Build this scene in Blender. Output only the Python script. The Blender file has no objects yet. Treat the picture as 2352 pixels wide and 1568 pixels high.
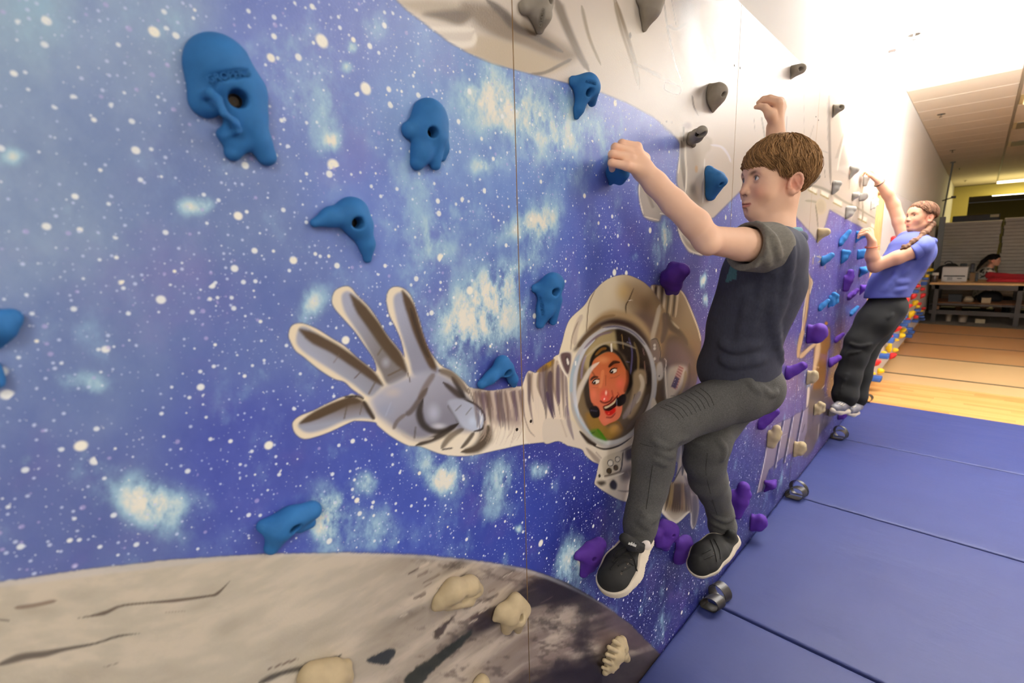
import bpy, bmesh, math, random
import numpy as np
from mathutils import Vector, Matrix
random.seed(7); np.random.seed(7)
SC = bpy.context.scene
COL = SC.collection
f32 = np.float32

# ------------------------------------------------------------------ camera
# world: wall face at X=0 (room towards +X), Y runs along the wall away from the camera, Z up, mat top Z=0
IMW, IMH = 2352, 1568
CC = np.array([1176.0, 784.0])
VP1 = np.array([2255.0, 556.5]); VP2 = np.array([30.0, 622.0])
FPX = math.sqrt(-float(np.dot(VP1 - CC, VP2 - CC)))
def _d(v):
    a = np.array([v[0] - CC[0], -(v[1] - CC[1]), FPX]); return a / np.linalg.norm(a)
_Y = _d(VP1); _X = -_d(VP2); _Z = np.cross(_Y, _X)
if _Z[1] < 0: _Z = -_Z
_Z /= np.linalg.norm(_Z)
MW = np.stack([_X, _Y, _Z])
CAM = np.array([0.73, 0.0, 1.515])
cam = bpy.data.cameras.new('camera'); camo = bpy.data.objects.new('camera', cam); COL.objects.link(camo)
cam.sensor_width = 36.0; cam.lens = FPX * 36.0 / IMW; cam.clip_start = 0.02; cam.clip_end = 200
_m = np.eye(4); _m[:3, 0] = MW[:, 0]; _m[:3, 1] = MW[:, 1]; _m[:3, 2] = -MW[:, 2]; _m[:3, 3] = CAM
camo.matrix_world = Matrix(_m.tolist())
cam.dof.use_dof = True; cam.dof.focus_distance = 1.45; cam.dof.aperture_fstop = 3.2
SC.camera = camo
vs = SC.view_settings
vs.view_transform = 'Standard'; vs.look = 'None'; vs.gamma = 1.0; vs.exposure = -0.17; vs.use_curve_mapping = False

def ray(px, py):
    return MW @ np.array([px - CC[0], -(py - CC[1]), FPX])
def at(px, py, X=None, Y=None, Z=None):
    r = ray(px, py)
    t = (X - CAM[0]) / r[0] if X is not None else (Y - CAM[1]) / r[1] if Y is not None else (Z - CAM[2]) / r[2]
    return CAM + r * t
def proj(P):
    q = (np.asarray(P, float) - CAM) @ MW
    return CC[0] + FPX * q[..., 0] / q[..., 2], CC[1] - FPX * q[..., 1] / q[..., 2], q[..., 2]
def depth(P): return float((np.asarray(P) - CAM) @ MW[:, 2])
def B(px, py, r, X=None, Y=None):
    """a ball seen at this spot of the photograph, r in photo pixels, standing at that X or Y"""
    p = at(px, py, X=X, Y=Y); return (p, r * depth(p) / FPX)

# ------------------------------------------------------------------ light
w = bpy.data.worlds.new('world'); SC.world = w; w.use_nodes = True
w.node_tree.nodes['Background'].inputs[0].default_value = (1.0, 0.93, 0.84, 1)
w.node_tree.nodes['Background'].inputs[1].default_value = 0.10

def add_light(name, typ, loc, power, color, target=None, **kw):
    L = bpy.data.lights.new(name, typ); L.energy = power; L.color = color
    for k, v in kw.items(): setattr(L, k, v)
    o = bpy.data.objects.new(name, L); COL.objects.link(o); o.location = loc
    if target is not None:
        o.rotation_euler = (Vector(target) - Vector(loc)).to_track_quat('-Z', 'Y').to_euler()
    return o
WARM = (1.0, 0.96, 0.915)
# the photographer's flash, bounced off the ceiling; lamp placed close below it for brightness
add_light('flash', 'SPOT', (2.2, 4.9, 2.45), 3200, (1.0, 0.985, 0.97), (2.1, 5.3, 3.25), spot_size=math.radians(120), spot_blend=1.0, shadow_soft_size=0.05)
add_light('wall_fill_spot', 'SPOT', (0.95, 4.1, 2.5), 2600, (1.0, 0.985, 0.97), (0.15, 4.6, 3.25), spot_size=math.radians(140), spot_blend=1.0, shadow_soft_size=0.05)  # unseen second spot, added to brighten the white wall
# fluorescent ceiling panels of the hall (out of the frame)
for yy in (-1.5, 2.2, 5.8):
    for xx in (2.6, 5.2):
        add_light('troffer_light', 'AREA', (xx, yy, 3.2), {-1.5: 85, 2.2: 55, 5.8: 25}[yy], WARM, (xx, yy, 0), shape='RECTANGLE', size=1.1, size_y=0.55)

# ------------------------------------------------------------------ helpers
def lin(c):
    c = np.asarray(c, float) / 255.0
    return np.where(c <= 0.04045, c / 12.92, ((c + 0.055) / 1.055) ** 2.4)
def rgba(c): return tuple(float(v) for v in lin(c)) + (1.0,)

class NT:
    def __init__(s, m): s.t = m.node_tree; s.n = s.t.nodes; s.l = s.t.links; s.b = s.n['Principled BSDF']
    def new(s, t, **kw):
        n = s.n.new(t)
        for k, v in kw.items(): setattr(n, k, v)
        return n
    def link(s, a, b): s.l.new(a, b)
    def math(s, op, a, b=None, clamp=False):
        n = s.new('ShaderNodeMath', operation=op, use_clamp=clamp)
        for i, v in enumerate((a, b)):
            if v is None: continue
            if isinstance(v, (int, float)): n.inputs[i].default_value = v
            else: s.link(v, n.inputs[i])
        return n.outputs[0]
    def mix(s, f, a, b, blend='MIX'):
        n = s.new('ShaderNodeMix', data_type='RGBA', blend_type=blend)
        for i, v in ((0, f), (6, a), (7, b)):
            if isinstance(v, (int, float)): n.inputs[i].default_value = v
            elif isinstance(v, tuple): n.inputs[i].default_value = v
            else: s.link(v, n.inputs[i])
        return n.outputs[2]
    def ramp(s, f, stops, interp='LINEAR'):
        n = s.new('ShaderNodeValToRGB'); n.color_ramp.interpolation = interp
        e = n.color_ramp.elements
        while len(e) < len(stops): e.new(0.5)
        for el, (p, c) in zip(e, stops): el.position = p; el.color = c if len(c) == 4 else tuple(c) + (1,)
        s.link(f, n.inputs[0]); return n.outputs[0]
    def noise(s, scale, detail=3, rough=0.55, vec=None, dim='3D'):
        n = s.new('ShaderNodeTexNoise', noise_dimensions=dim)
        n.inputs['Scale'].default_value = scale; n.inputs['Detail'].default_value = detail; n.inputs['Roughness'].default_value = rough
        if vec is not None: s.link(vec, n.inputs['Vector'])
        return n.outputs[0]
    def coord(s, scale=(1, 1, 1), rot=(0, 0, 0), which='Object'):
        c = s.new('ShaderNodeTexCoord'); m = s.new('ShaderNodeMapping')
        m.inputs['Scale'].default_value = scale; m.inputs['Rotation'].default_value = rot
        s.link(c.outputs[which], m.inputs['Vector']); return m.outputs[0]
    def bump(s, h, strength=0.3, dist=0.01):
        n = s.new('ShaderNodeBump'); n.inputs['Strength'].default_value = strength; n.inputs['Distance'].default_value = dist
        s.link(h, n.inputs['Height']); s.link(n.outputs[0], s.b.inputs['Normal'])

MATS = {}
def mat(name, color=(200, 200, 200), rough=0.6, metal=0.0, var=0.06, vscale=8.0, bump=0.0, bscale=60.0, bdist=0.002, spec=0.5, coat=0.0, emit=None, estr=0.0, attr=None, sss=0.0, stretch=(1, 1, 1)):
    if name in MATS: return MATS[name]
    m = bpy.data.materials.new(name); m.use_nodes = True; MATS[name] = m
    t = NT(m); b = t.b
    b.inputs['Roughness'].default_value = rough; b.inputs['Metallic'].default_value = metal
    b.inputs['Specular IOR Level'].default_value = spec
    if coat: b.inputs['Coat Weight'].default_value = coat; b.inputs['Coat Roughness'].default_value = 0.15
    v = t.coord(stretch)
    n = t.noise(vscale, 4, 0.6, v)
    if attr:
        a = t.new('ShaderNodeAttribute', attribute_name=attr); base = a.outputs['Color']
    else: base = rgba(color)
    f = t.math('MULTIPLY_ADD', n, 2 * var); t.n[-1].inputs[2].default_value = 1 - var
    mul = t.new('ShaderNodeMix', data_type='RGBA', blend_type='MULTIPLY'); mul.inputs[0].default_value = 1.0
    if isinstance(base, tuple): mul.inputs[6].default_value = base
    else: t.link(base, mul.inputs[6])
    t.link(f, mul.inputs[7]); t.link(mul.outputs[2], b.inputs['Base Color'])
    if bump: t.bump(t.noise(bscale, 3, 0.6, v), bump, bdist)
    if sss:
        b.inputs['Subsurface Weight'].default_value = sss
        b.inputs['Subsurface Radius'].default_value = (0.012, 0.005, 0.003); b.inputs['Subsurface Scale'].default_value = 0.6
    if emit is not None:
        b.inputs['Emission Color'].default_value = rgba(emit); b.inputs['Emission Strength'].default_value = estr
    return m

def mesh_obj(name, V, F, material=None, parent=None, smooth=False, mats=None, midx=None):
    me = bpy.data.meshes.new(name)
    V = np.asarray(V, f32).reshape(-1, 3)
    if isinstance(F, np.ndarray) and F.ndim == 2:
        n, k = F.shape
        me.vertices.add(len(V)); me.vertices.foreach_set('co', V.ravel())
        me.loops.add(n * k); me.loops.foreach_set('vertex_index', F.astype(np.int32).ravel())
        me.polygons.add(n); me.polygons.foreach_set('loop_start', np.arange(0, n * k, k, dtype=np.int32))
        me.update(calc_edges=True)
    else:
        me.from_pydata(V.tolist(), [], [list(map(int, f)) for f in F]); me.update()
    for mm in (mats or ([material] if material else [])): me.materials.append(mm)
    if midx is not None: me.polygons.foreach_set('material_index', np.asarray(midx, np.int32))
    if smooth: me.polygons.foreach_set('use_smooth', np.ones(len(me.polygons), bool))
    o = bpy.data.objects.new(name, me); COL.objects.link(o)
    if parent is not None: o.parent = parent; o.matrix_parent_inverse = Matrix.Translation(-parent.location)
    return o
def color_attr(o, name, rgb, alpha=None):
    me = o.data; a = me.color_attributes.new(name, 'FLOAT_COLOR', 'POINT')
    n = len(me.vertices); c = np.ones((n, 4), f32); c[:, :3] = rgb
    if alpha is not None: c[:, 3] = alpha
    a.data.foreach_set('color', c.ravel())
def empty(name, loc=(0, 0, 0), parent=None):
    o = bpy.data.objects.new(name, None); COL.objects.link(o); o.location = loc; o.empty_display_size = 0.05
    if parent is not None: o.parent = parent
    return o
def tag(o, label=None, cat=None, group=None, kind=None):
    if label: o['label'] = label
    if cat: o['category'] = cat
    if group: o['group'] = group
    if kind: o['kind'] = kind
    return o

class MB:
    """collects simple solids into one mesh"""
    def __init__(s): s.v = []; s.f = []
    def add(s, V, F):
        n = len(s.v); s.v += [tuple(map(float, p)) for p in V]; s.f += [[i + n for i in q] for q in F]; return s
    def box(s, a, b, bev=0.0, M=None):
        a = np.minimum(a, b); b2 = np.maximum(np.asarray(a), np.asarray(b)); a = np.asarray(a, float); b = b2
        if bev <= 0:
            V = [(x, y, z) for x in (a[0], b[0]) for y in (a[1], b[1]) for z in (a[2], b[2])]
            F = [(0, 1, 3, 2), (4, 6, 7, 5), (0, 4, 5, 1), (2, 3, 7, 6), (0, 2, 6, 4), (1, 5, 7, 3)]
        else:
            bm = bmesh.new(); bmesh.ops.create_cube(bm, size=1.0)
            for v in bm.verts: v.co = Vector(((a[i] + b[i]) / 2 + v.co[i] * (b[i] - a[i]) for i in range(3)))
            bmesh.ops.bevel(bm, geom=bm.edges[:], offset=bev, segments=2, affect='EDGES', profile=0.6)
            bm.verts.index_update(); V = [tuple(v.co) for v in bm.verts]; F = [[v.index for v in q.verts] for q in bm.faces]; bm.free()
        if M is not None: V = [tuple(M @ Vector(p)) for p in V]
        return s.add(V, F)
    def tube(s, pts, r, n=8, cap=True, closed=False):
        pts = [Vector(p) for p in pts]; m = len(pts)
        rs = r if hasattr(r, '__len__') else [r] * m
        V = []; F = []; prev = None
        for i, p in enumerate(pts):
            t = (pts[(i + 1) % m] - pts[i - 1]) if closed else (pts[min(i + 1, m - 1)] - pts[max(i - 1, 0)])
            if t.length < 1e-9: t = Vector((0, 0, 1))
            t.normalize()
            if prev is None: u = t.orthogonal().normalized()
            else:
                u = prev - t * prev.dot(t)
                u = u.normalized() if u.length > 1e-6 else t.orthogonal().normalized()
            prev = u; v = t.cross(u)
            for k in range(n):
                an = 2 * math.pi * k / n; V.append(p + (u * math.cos(an) + v * math.sin(an)) * rs[i])
        for i in range(m if closed else m - 1):
            j = (i + 1) % m
            for k in range(n): F.append((i * n + k, i * n + (k + 1) % n, j * n + (k + 1) % n, j * n + k))
        if cap and not closed: F.append(tuple(range(n))[::-1]); F.append(tuple((m - 1) * n + k for k in range(n)))
        return s.add(V, F)
    def cyl(s, a, b, r, n=20, r2=None): return s.tube([a, b], [r, r if r2 is None else r2], n)
    def strip(s, L, R, thick=0.002, nrm=(1, 0, 0)):
        """a solid ribbon between two polylines"""
        nrm = Vector(nrm) * thick; V = []; F = []
        for a, b in zip(L, R):
            a = Vector(a); b = Vector(b); V += [a, b, b + nrm, a + nrm]
        m = len(L)
        for i in range(m - 1):
            for k in range(4): F.append((i * 4 + k, i * 4 + (k + 1) % 4, i * 4 + 4 + (k + 1) % 4, i * 4 + 4 + k))
        F.append((0, 3, 2, 1)); e = (m - 1) * 4; F.append((e, e + 1, e + 2, e + 3)); return s.add(V, F)
    def lathe(s, prof, c, n=20):
        V = []; F = []; m = len(prof)
        for r, z in prof:
            for k in range(n):
                a = 2 * math.pi * k / n; V.append((c[0] + r * math.cos(a), c[1] + r * math.sin(a), c[2] + z))
        for i in range(m - 1):
            for k in range(n): F.append((i * n + k, i * n + (k + 1) % n, (i + 1) * n + (k + 1) % n, (i + 1) * n + k))
        F.append(tuple(range(n))[::-1]); F.append(tuple((m - 1) * n + k for k in range(n))); return s.add(V, F)
    def build(s, name, material, parent=None, smooth=False):
        o = mesh_obj(name, s.v, s.f, material, parent, False)
        bm = bmesh.new(); bm.from_mesh(o.data); bmesh.ops.recalc_face_normals(bm, faces=bm.faces[:]); bm.to_mesh(o.data); bm.free()
        if smooth:
            o.data.polygons.foreach_set('use_smooth', np.ones(len(o.data.polygons), bool))
            try: o.data.set_sharp_from_angle(angle=math.radians(42))
            except Exception: pass
        return o

def catmull(P, n=6, closed=False):
    P = [np.asarray(p, float) for p in P]; m = len(P); out = []
    rng = range(m) if closed else range(m - 1)
    for i in rng:
        p0 = P[(i - 1) % m] if closed or i > 0 else P[i]; p1 = P[i]; p2 = P[(i + 1) % m]
        p3 = P[(i + 2) % m] if closed or i + 2 < m else p2
        for k in range(n):
            t = k / n
            out.append(0.5 * ((2 * p1) + (-p0 + p2) * t + (2 * p0 - 5 * p1 + 4 * p2 - p3) * t * t + (-p0 + 3 * p1 - 3 * p2 + p3) * t ** 3))
    if not closed: out.append(P[-1])
    return np.array(out)

# ---------------------------------------------------------- value noise
_LAT = np.random.RandomState(3).rand(64, 64, 64).astype(f32)
def vnoise(x, y, z=None):
    x = np.asarray(x, f32); y = np.asarray(y, f32); z = np.zeros_like(x) if z is None else np.asarray(z, f32)
    xi, yi, zi = np.floor(x).astype(int), np.floor(y).astype(int), np.floor(z).astype(int)
    fx, fy, fz = x - xi, y - yi, z - zi
    fx = fx * fx * (3 - 2 * fx); fy = fy * fy * (3 - 2 * fy); fz = fz * fz * (3 - 2 * fz)
    g = lambda a, b, c: _LAT[(xi + a) & 63, (yi + b) & 63, (zi + c) & 63]
    def L(a, b, t): return a + (b - a) * t
    return L(L(L(g(0,0,0), g(1,0,0), fx), L(g(0,1,0), g(1,1,0), fx), fy), L(L(g(0,0,1), g(1,0,1), fx), L(g(0,1,1), g(1,1,1), fx), fy), fz)
def fbm(x, y, z=None, o=4):
    s = 0; a = 0.5; t = 0
    for i in range(o):
        s = s + a * vnoise(x * 2 ** i + 17.3 * i, y * 2 ** i + 5.1 * i, None if z is None else z * 2 ** i); t += a; a *= 0.55
    return s / t

# ---------------------------------------------------------- implicit solids
def cone(a, ra, b, rb, k=0.01, op='u'): return ('c', np.asarray(a, float), float(ra), np.asarray(b, float), float(rb), k, op)
def ball(p, r, k=0.01, op='u'): return cone(p, r, np.asarray(p, float) + 1e-5, r, k, op)
def ell(c, R, rad, k=0.01, op='u'): return ('e', np.asarray(c, float), np.asarray(R, float), np.asarray(rad, float), k, op)
def chain(pts, k=0.01, op='u'):
    return [cone(pts[i][0], pts[i][1], pts[i + 1][0], pts[i + 1][1], k, op) for i in range(len(pts) - 1)]
def _bb(p, pad):
    if p[0] == 'c':
        lo = np.minimum(p[1] - p[2], p[3] - p[4]); hi = np.maximum(p[1] + p[2], p[3] + p[4])
    else:
        r = float(max(p[3])); lo = p[1] - r; hi = p[1] + r
    return lo - pad, hi + pad
def field(prims, lo, hi, h, disp=None):
    n = np.ceil((hi - lo) / h).astype(int) + 1
    D = np.full(n, 1e3, f32)
    ax = [(lo[i] + h * np.arange(n[i])).astype(f32) for i in range(3)]
    for p in prims:
        k, op = p[-2], p[-1]
        a, b = _bb(p, k + 2.5 * h)
        i0 = np.maximum(np.floor((a - lo) / h).astype(int), 0); i1 = np.minimum(np.ceil((b - lo) / h).astype(int) + 1, n)
        if np.any(i1 <= i0): continue
        x = ax[0][i0[0]:i1[0], None, None]; y = ax[1][None, i0[1]:i1[1], None]; z = ax[2][None, None, i0[2]:i1[2]]
        if p[0] == 'c':
            A = p[1]; BA = p[3] - A; q = float(BA @ BA)
            px, py, pz = x - A[0], y - A[1], z - A[2]
            t = np.clip((px * f32(BA[0]) + py * f32(BA[1]) + pz * f32(BA[2])) / f32(q), 0, 1)
            d = np.sqrt((px - t * f32(BA[0])) ** 2 + (py - t * f32(BA[1])) ** 2 + (pz - t * f32(BA[2])) ** 2) - (p[2] + (p[4] - p[2]) * t).astype(f32)
        else:
            c, R, rad = p[1], p[2], p[3]
            px, py, pz = x - c[0], y - c[1], z - c[2]
            s = 0; s2 = 0
            for i in range(3):
                u = px * f32(R[i][0]) + py * f32(R[i][1]) + pz * f32(R[i][2])
                s = s + (u / f32(rad[i])) ** 2; s2 = s2 + (u / f32(rad[i] ** 2)) ** 2
            k0 = np.sqrt(s); k1 = np.sqrt(s2) + 1e-6
            d = (k0 * (k0 - 1) / k1).astype(f32)
        S = D[i0[0]:i1[0], i0[1]:i1[1], i0[2]:i1[2]]
        if op == 'u': e = np.maximum(k - np.abs(S - d), 0) / k; S[...] = np.minimum(S, d) - e * e * (k * 0.25)
        elif op == 's': d = -d; e = np.maximum(k - np.abs(S - d), 0) / k; S[...] = np.maximum(S, d) + e * e * (k * 0.25)
    if disp is not None: D += disp(ax[0][:, None, None], ax[1][None, :, None], ax[2][None, None, :]).astype(f32)
    return D
def surfnet(D, lo, h):
    n = np.array(D.shape); s = D < 0
    c = np.zeros(n - 1, np.uint8)
    for i in (0, 1):
        for j in (0, 1):
            for k in (0, 1): c += s[i:n[0]-1+i, j:n[1]-1+j, k:n[2]-1+k]
    I = np.argwhere((c > 0) & (c < 8))
    if len(I) == 0: return np.zeros((0, 3)), np.zeros((0, 4), int)
    idx = np.full(n - 1, -1, np.int32); idx[I[:, 0], I[:, 1], I[:, 2]] = np.arange(len(I))
    P = np.zeros((len(I), 3)); W = np.zeros(len(I))
    corners = [(a, b, d) for a in (0, 1) for b in (0, 1) for d in (0, 1)]
    val = {q: D[I[:, 0] + q[0], I[:, 1] + q[1], I[:, 2] + q[2]] for q in corners}
    for q in corners:
        for ax in range(3):
            if q[ax] == 0:
                r = list(q); r[ax] = 1; r = tuple(r); va, vb = val[q], val[r]
                m = (va < 0) != (vb < 0)
                t = np.where(m, va / np.where(m, va - vb, 1), 0)
                for d in range(3): P[:, d] += np.where(m, q[d] + (t if d == ax else 0), 0)
                W += m
    P = I + P / W[:, None]
    F = []
    for ax in range(3):
        u, v = (ax + 1) % 3, (ax + 2) % 3
        sl = [slice(1, -1)] * 3; a = [slice(1, -1)] * 3; b = [slice(1, -1)] * 3
        a[ax] = slice(0, n[ax] - 1); b[ax] = slice(1, n[ax])
        sa, sb = s[tuple(a)], s[tuple(b)]
        E = np.argwhere(sa != sb)
        if len(E) == 0: continue
        flip = sa[E[:, 0], E[:, 1], E[:, 2]]
        g = E.copy()
        for d in range(3):
            if d != ax: g[:, d] += 1
        du = np.zeros(3, int); du[u] = 1; dv = np.zeros(3, int); dv[v] = 1
        q = [g - du - dv, g - dv, g, g - du]
        ids = np.stack([idx[w_[:, 0], w_[:, 1], w_[:, 2]] for w_ in q], 1)
        ids[~flip] = ids[~flip][:, ::-1]
        F.append(ids)
    F = np.concatenate(F); F = F[(F >= 0).all(1)]
    return lo + P * h, F
def solid(prims, h, disp=None, plane=None, cuts=()):
    """mesh of the blended solid; plane=(axis, value): keep what lies above that value"""
    bbs = [_bb(p, p[-2] * 0.5) for p in prims if p[-1] == 'u']
    lo = np.min([b[0] for b in bbs], 0) - 3 * h; hi = np.max([b[1] for b in bbs], 0) + 3 * h
    if plane is not None: lo[plane[0]] = max(lo[plane[0]], plane[1] - 2.5 * h)
    D = field(prims, lo, hi, h, disp)
    if plane is not None:
        sh = [1, 1, 1]; sh[plane[0]] = -1
        g = (plane[1] - (lo[plane[0]] + h * np.arange(D.shape[plane[0]]))).reshape(sh).astype(f32)
        D = np.maximum(D, g)
    for p0, n0 in cuts:      # keep the side the normal points away from
        ax = [(lo[i] + h * np.arange(D.shape[i]) - p0[i]) * n0[i] for i in range(3)]
        D = np.maximum(D, (ax[0][:, None, None] + ax[1][None, :, None] + ax[2][None, None, :]).astype(f32))
    return surfnet(D, lo, h)
def solid_obj(name, prims, h, material, parent=None, disp=None, plane=None, cuts=()):
    V, F = solid(prims, h, disp, plane, cuts)
    return mesh_obj(name, V, F, material, parent, True)
def smooth_mesh(V, F, it=2, lam=0.5):
    e = np.concatenate([F[:, [0, 1]], F[:, [1, 2]], F[:, [2, 3]], F[:, [3, 0]]])
    for _ in range(it):
        S = np.zeros_like(V); c = np.bincount(e.ravel(), minlength=len(V)).astype(float)
        for d in range(3):
            S[:, d] = np.bincount(e[:, 0], V[e[:, 1], d], len(V)) + np.bincount(e[:, 1], V[e[:, 0], d], len(V))
        V = V + lam * (S / np.maximum(c, 1)[:, None] - V)
    return V
def text_mesh(name, body, size, M, material, parent, extrude=0.0006):
    cu = bpy.data.curves.new(name, 'FONT'); cu.body = body; cu.size = size; cu.extrude = extrude; cu.align_x = 'CENTER'; cu.align_y = 'CENTER'; cu.resolution_u = 3
    t = bpy.data.objects.new(name, cu); COL.objects.link(t); t.matrix_world = M
    bpy.context.view_layer.update()
    me = bpy.data.meshes.new_from_object(t.evaluated_get(bpy.context.evaluated_depsgraph_get()))
    bpy.data.objects.remove(t); bpy.data.curves.remove(cu)
    me.transform(M); me.materials.clear(); me.materials.append(material)
    o = bpy.data.objects.new(name, me); COL.objects.link(o)
    if parent is not None: o.parent = parent; o.matrix_parent_inverse = Matrix.Translation(-parent.location)
    return o
def frame_from(n, up):
    n = Vector(n).normalized(); u = Vector(up); u = (u - n * u.dot(n)).normalized(); x = u.cross(n)
    return Matrix((x, u, n)).transposed()
# ================================================================== the room
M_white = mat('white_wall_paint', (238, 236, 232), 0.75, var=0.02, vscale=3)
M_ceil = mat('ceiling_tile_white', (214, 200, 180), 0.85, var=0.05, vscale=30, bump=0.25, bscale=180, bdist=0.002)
M_grid = mat('ceiling_grid_metal', (150, 138, 118), 0.5, var=0.03)
M_yellow = mat('yellow_lit_paint', (186, 172, 96), 0.7, var=0.03)  # yellow lamplight on the partition, put into its colour
M_olive = mat('olive_paint', (120, 108, 50), 0.8, var=0.04)
M_plyedge = mat('plywood_edge', (196, 160, 112), 0.6, var=0.15, vscale=40)

CEIL = 3.25; FZ = -0.05; WX = -0.07
def structure(o, label=None): o['kind'] = 'structure'; (label and o.__setitem__('label', label)); return o
structure(MB().box((WX - 0.15, -3.5, FZ - 0.1), (WX, 21.0, CEIL + 0.1)).build('wall_left', M_white), 'white painted wall rising behind the climbing panels')
structure(MB().box((7.5, -3.5, FZ - 0.1), (7.65, 30, CEIL + 0.1)).build('wall_right', M_white), 'white painted wall across the hall')
structure(MB().box((WX, -3.65, FZ - 0.1), (7.5, -3.5, CEIL + 0.1)).build('wall_rear', M_white), 'white painted wall behind the photographer')
structure(MB().box((-3, 30.0, FZ), (7.65, 30.15, CEIL)).build('wall_back', M_olive), 'olive wall of the far room')
structure(MB().box((-3.1, 21.2, FZ), (-3, 30, CEIL)).build('wall_far_left', M_olive), 'olive side wall of the far room')
# partition with a wide opening into the far room
structure(MB().box((WX - .15, 21.0, FZ), (0.30, 21.2, CEIL)).box((0.30, 21.0, 2.92), (7.5, 21.2, CEIL)).build('wall_partition', M_yellow), 'yellow-lit wall with a wide opening at the back')

# floor -------------------------------------------------------------
def wood(name, c0, c1, plank, axis, rough=0.45):
    m = bpy.data.materials.new(name); m.use_nodes = True; t = NT(m)
    sc = (9, 1.2, 1) if axis == 'Y' else (1.2, 26, 1)
    n = t.noise(2.2, 6, 0.65, t.coord(sc)); n2 = t.noise(1.1, 2, 0.5, t.coord((1, 1, 1)))
    col = t.mix(t.math('MULTIPLY', t.math('ADD', n, n2), 0.5), rgba(c0), rgba(c1))
    t.link(col, t.b.inputs['Base Color']); t.b.inputs['Roughness'].default_value = rough
    t.bump(n, 0.08, 0.002); return m
M_bamboo = [wood('bamboo_plank_%d' % i, c0, c1, 0.1, 'X', 0.4) for i, (c0, c1) in enumerate([((206, 140, 72), (232, 178, 108)), ((214, 152, 84), (238, 190, 122)), ((196, 130, 66), (224, 166, 98))])]
M_sheet_lt = wood('pale_floor_sheet', (208, 168, 116), (222, 186, 136), 1, 'X', 0.38)
M_sheet_dk = wood('brown_floor_sheet', (186, 132, 82), (204, 152, 100), 1, 'X', 0.38)
M_conc = mat('grey_concrete', (118, 106, 92), 0.8, var=0.1, vscale=5)
flo = structure(MB().box((WX - .1, -3.5, FZ - 0.1), (7.5, 30, FZ - 0.006)).build('floor', M_conc), 'grey concrete floor of the hall')
yy = 5.60; k = 0
rnd = random.Random(4)
while yy < 6.93:
    d = min(0.064, 6.935 - yy); x0 = WX + 0.01; off = rnd.uniform(0.2, 1.2)
    xs = [x0] + [off + 1.25 * q for q in range(7)]; xs = [x for x in xs if x < 7.4] + [7.45]
    for a, b in zip(xs[:-1], xs[1:]):
        MB().box((a + .0008, yy + .0008, FZ - 0.006), (b - .0008, yy + d - .0008, FZ - rnd.uniform(0, .0006))).build('plank', rnd.choice(M_bamboo), flo)
    yy += d
ys = [6.935, 7.40, 8.685, 9.93, 11.25, 12.5]
for i, (a, b) in enumerate(zip(ys[:-1], ys[1:])):
    for x0, x1 in ((WX + .01, 2.40), (2.41, 4.84), (4.85, 7.4)):
        MB().box((x0, a + 0.012, FZ - 0.006), (x1, b - 0.012, FZ), 0.003).build('floor_sheet', M_sheet_lt if i < 2 else M_sheet_dk, flo)
M_strip = mat('metal_floor_strip', (96, 90, 84), 0.28, metal=0.9, var=0.15, vscale=20)
for i, b in enumerate(ys[1:-1]):
    o = MB(); n = 24; L = []; R = []
    for q in range(n + 1):
        x = WX + 0.03 + 7.3 * q / n
        L.append((x, b - 0.013, FZ + 0.001)); R.append((x, b + 0.013, FZ + 0.001))
    structure(o.strip(L, R, 0.005 + 0.0, (0, 0, 1)).build('trim_%d' % (i + 1), M_strip), 'metal strip over floor joint number %d from the mats' % (i + 1))

# ceiling -----------------------------------------------------------
cei = structure(MB().box((WX - .1, -3.5, CEIL + 0.012), (7.6, 30, CEIL + 0.1)).build('ceiling', M_grid), 'suspended ceiling of pale mineral tiles')
tiles = {}
yt = 7.45 - 0.635 * 17
row = 0
while yt < 20.6:
    for (a, b) in ((WX + .004, 0.855), (0.885, 2.09), (2.10, 3.31), (3.32, 4.53), (4.54, 5.75), (5.76, 7.4)):
        key = (round(b - a, 3), yt < 7.3)
        if (abs(a - 0.885) < .01 and row in (19, 22, 25)): continue
        if key not in tiles:
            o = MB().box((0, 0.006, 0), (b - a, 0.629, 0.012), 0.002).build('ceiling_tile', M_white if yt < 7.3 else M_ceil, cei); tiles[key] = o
        else:
            o = tiles[key].copy(); COL.objects.link(o)
        o.location = (a, yt, CEIL); 
    yt += 0.635; row += 1
MB().box((0.856, -3.4, CEIL - 0.004), (0.884, 21.0, CEIL + 0.012)).build('ceiling_runner', M_grid, cei)
# recessed troffers in the first wide bay
M_lens = mat('fluorescent_lens', (255, 236, 190), 0.4, emit=(255, 226, 170), estr=1.6)
M_lens_off = mat('unlit_lens', (120, 104, 76), 0.4)
for j, (r_, lit) in enumerate(((19, True), (22, False), (25, False))):
    y0 = 7.45 - 0.635 * 17 + 0.635 * r_
    t = empty('ceiling_light', (1.48, y0 + .3, CEIL)); MB().box((0.89, y0 + .01, CEIL + 0.0), (2.085, y0 + 0.625, CEIL + 0.012)).build('housing', mat('troffer_white', (214, 196, 150), 0.4), t)
    MB().box((0.93, y0 + .05, CEIL - 0.012), (2.045, y0 + 0.585, CEIL)).build('lens', M_lens if lit else M_lens_off, t)
    tag(t, ['ceiling light panel with a glowing lens, closest to the mural wall end', 'unlit ceiling light panel in the middle of the tiled ceiling', 'unlit ceiling light panel next to the glowing tubes'][j], 'ceiling light', 'light panels set in the tiled ceiling')
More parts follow.
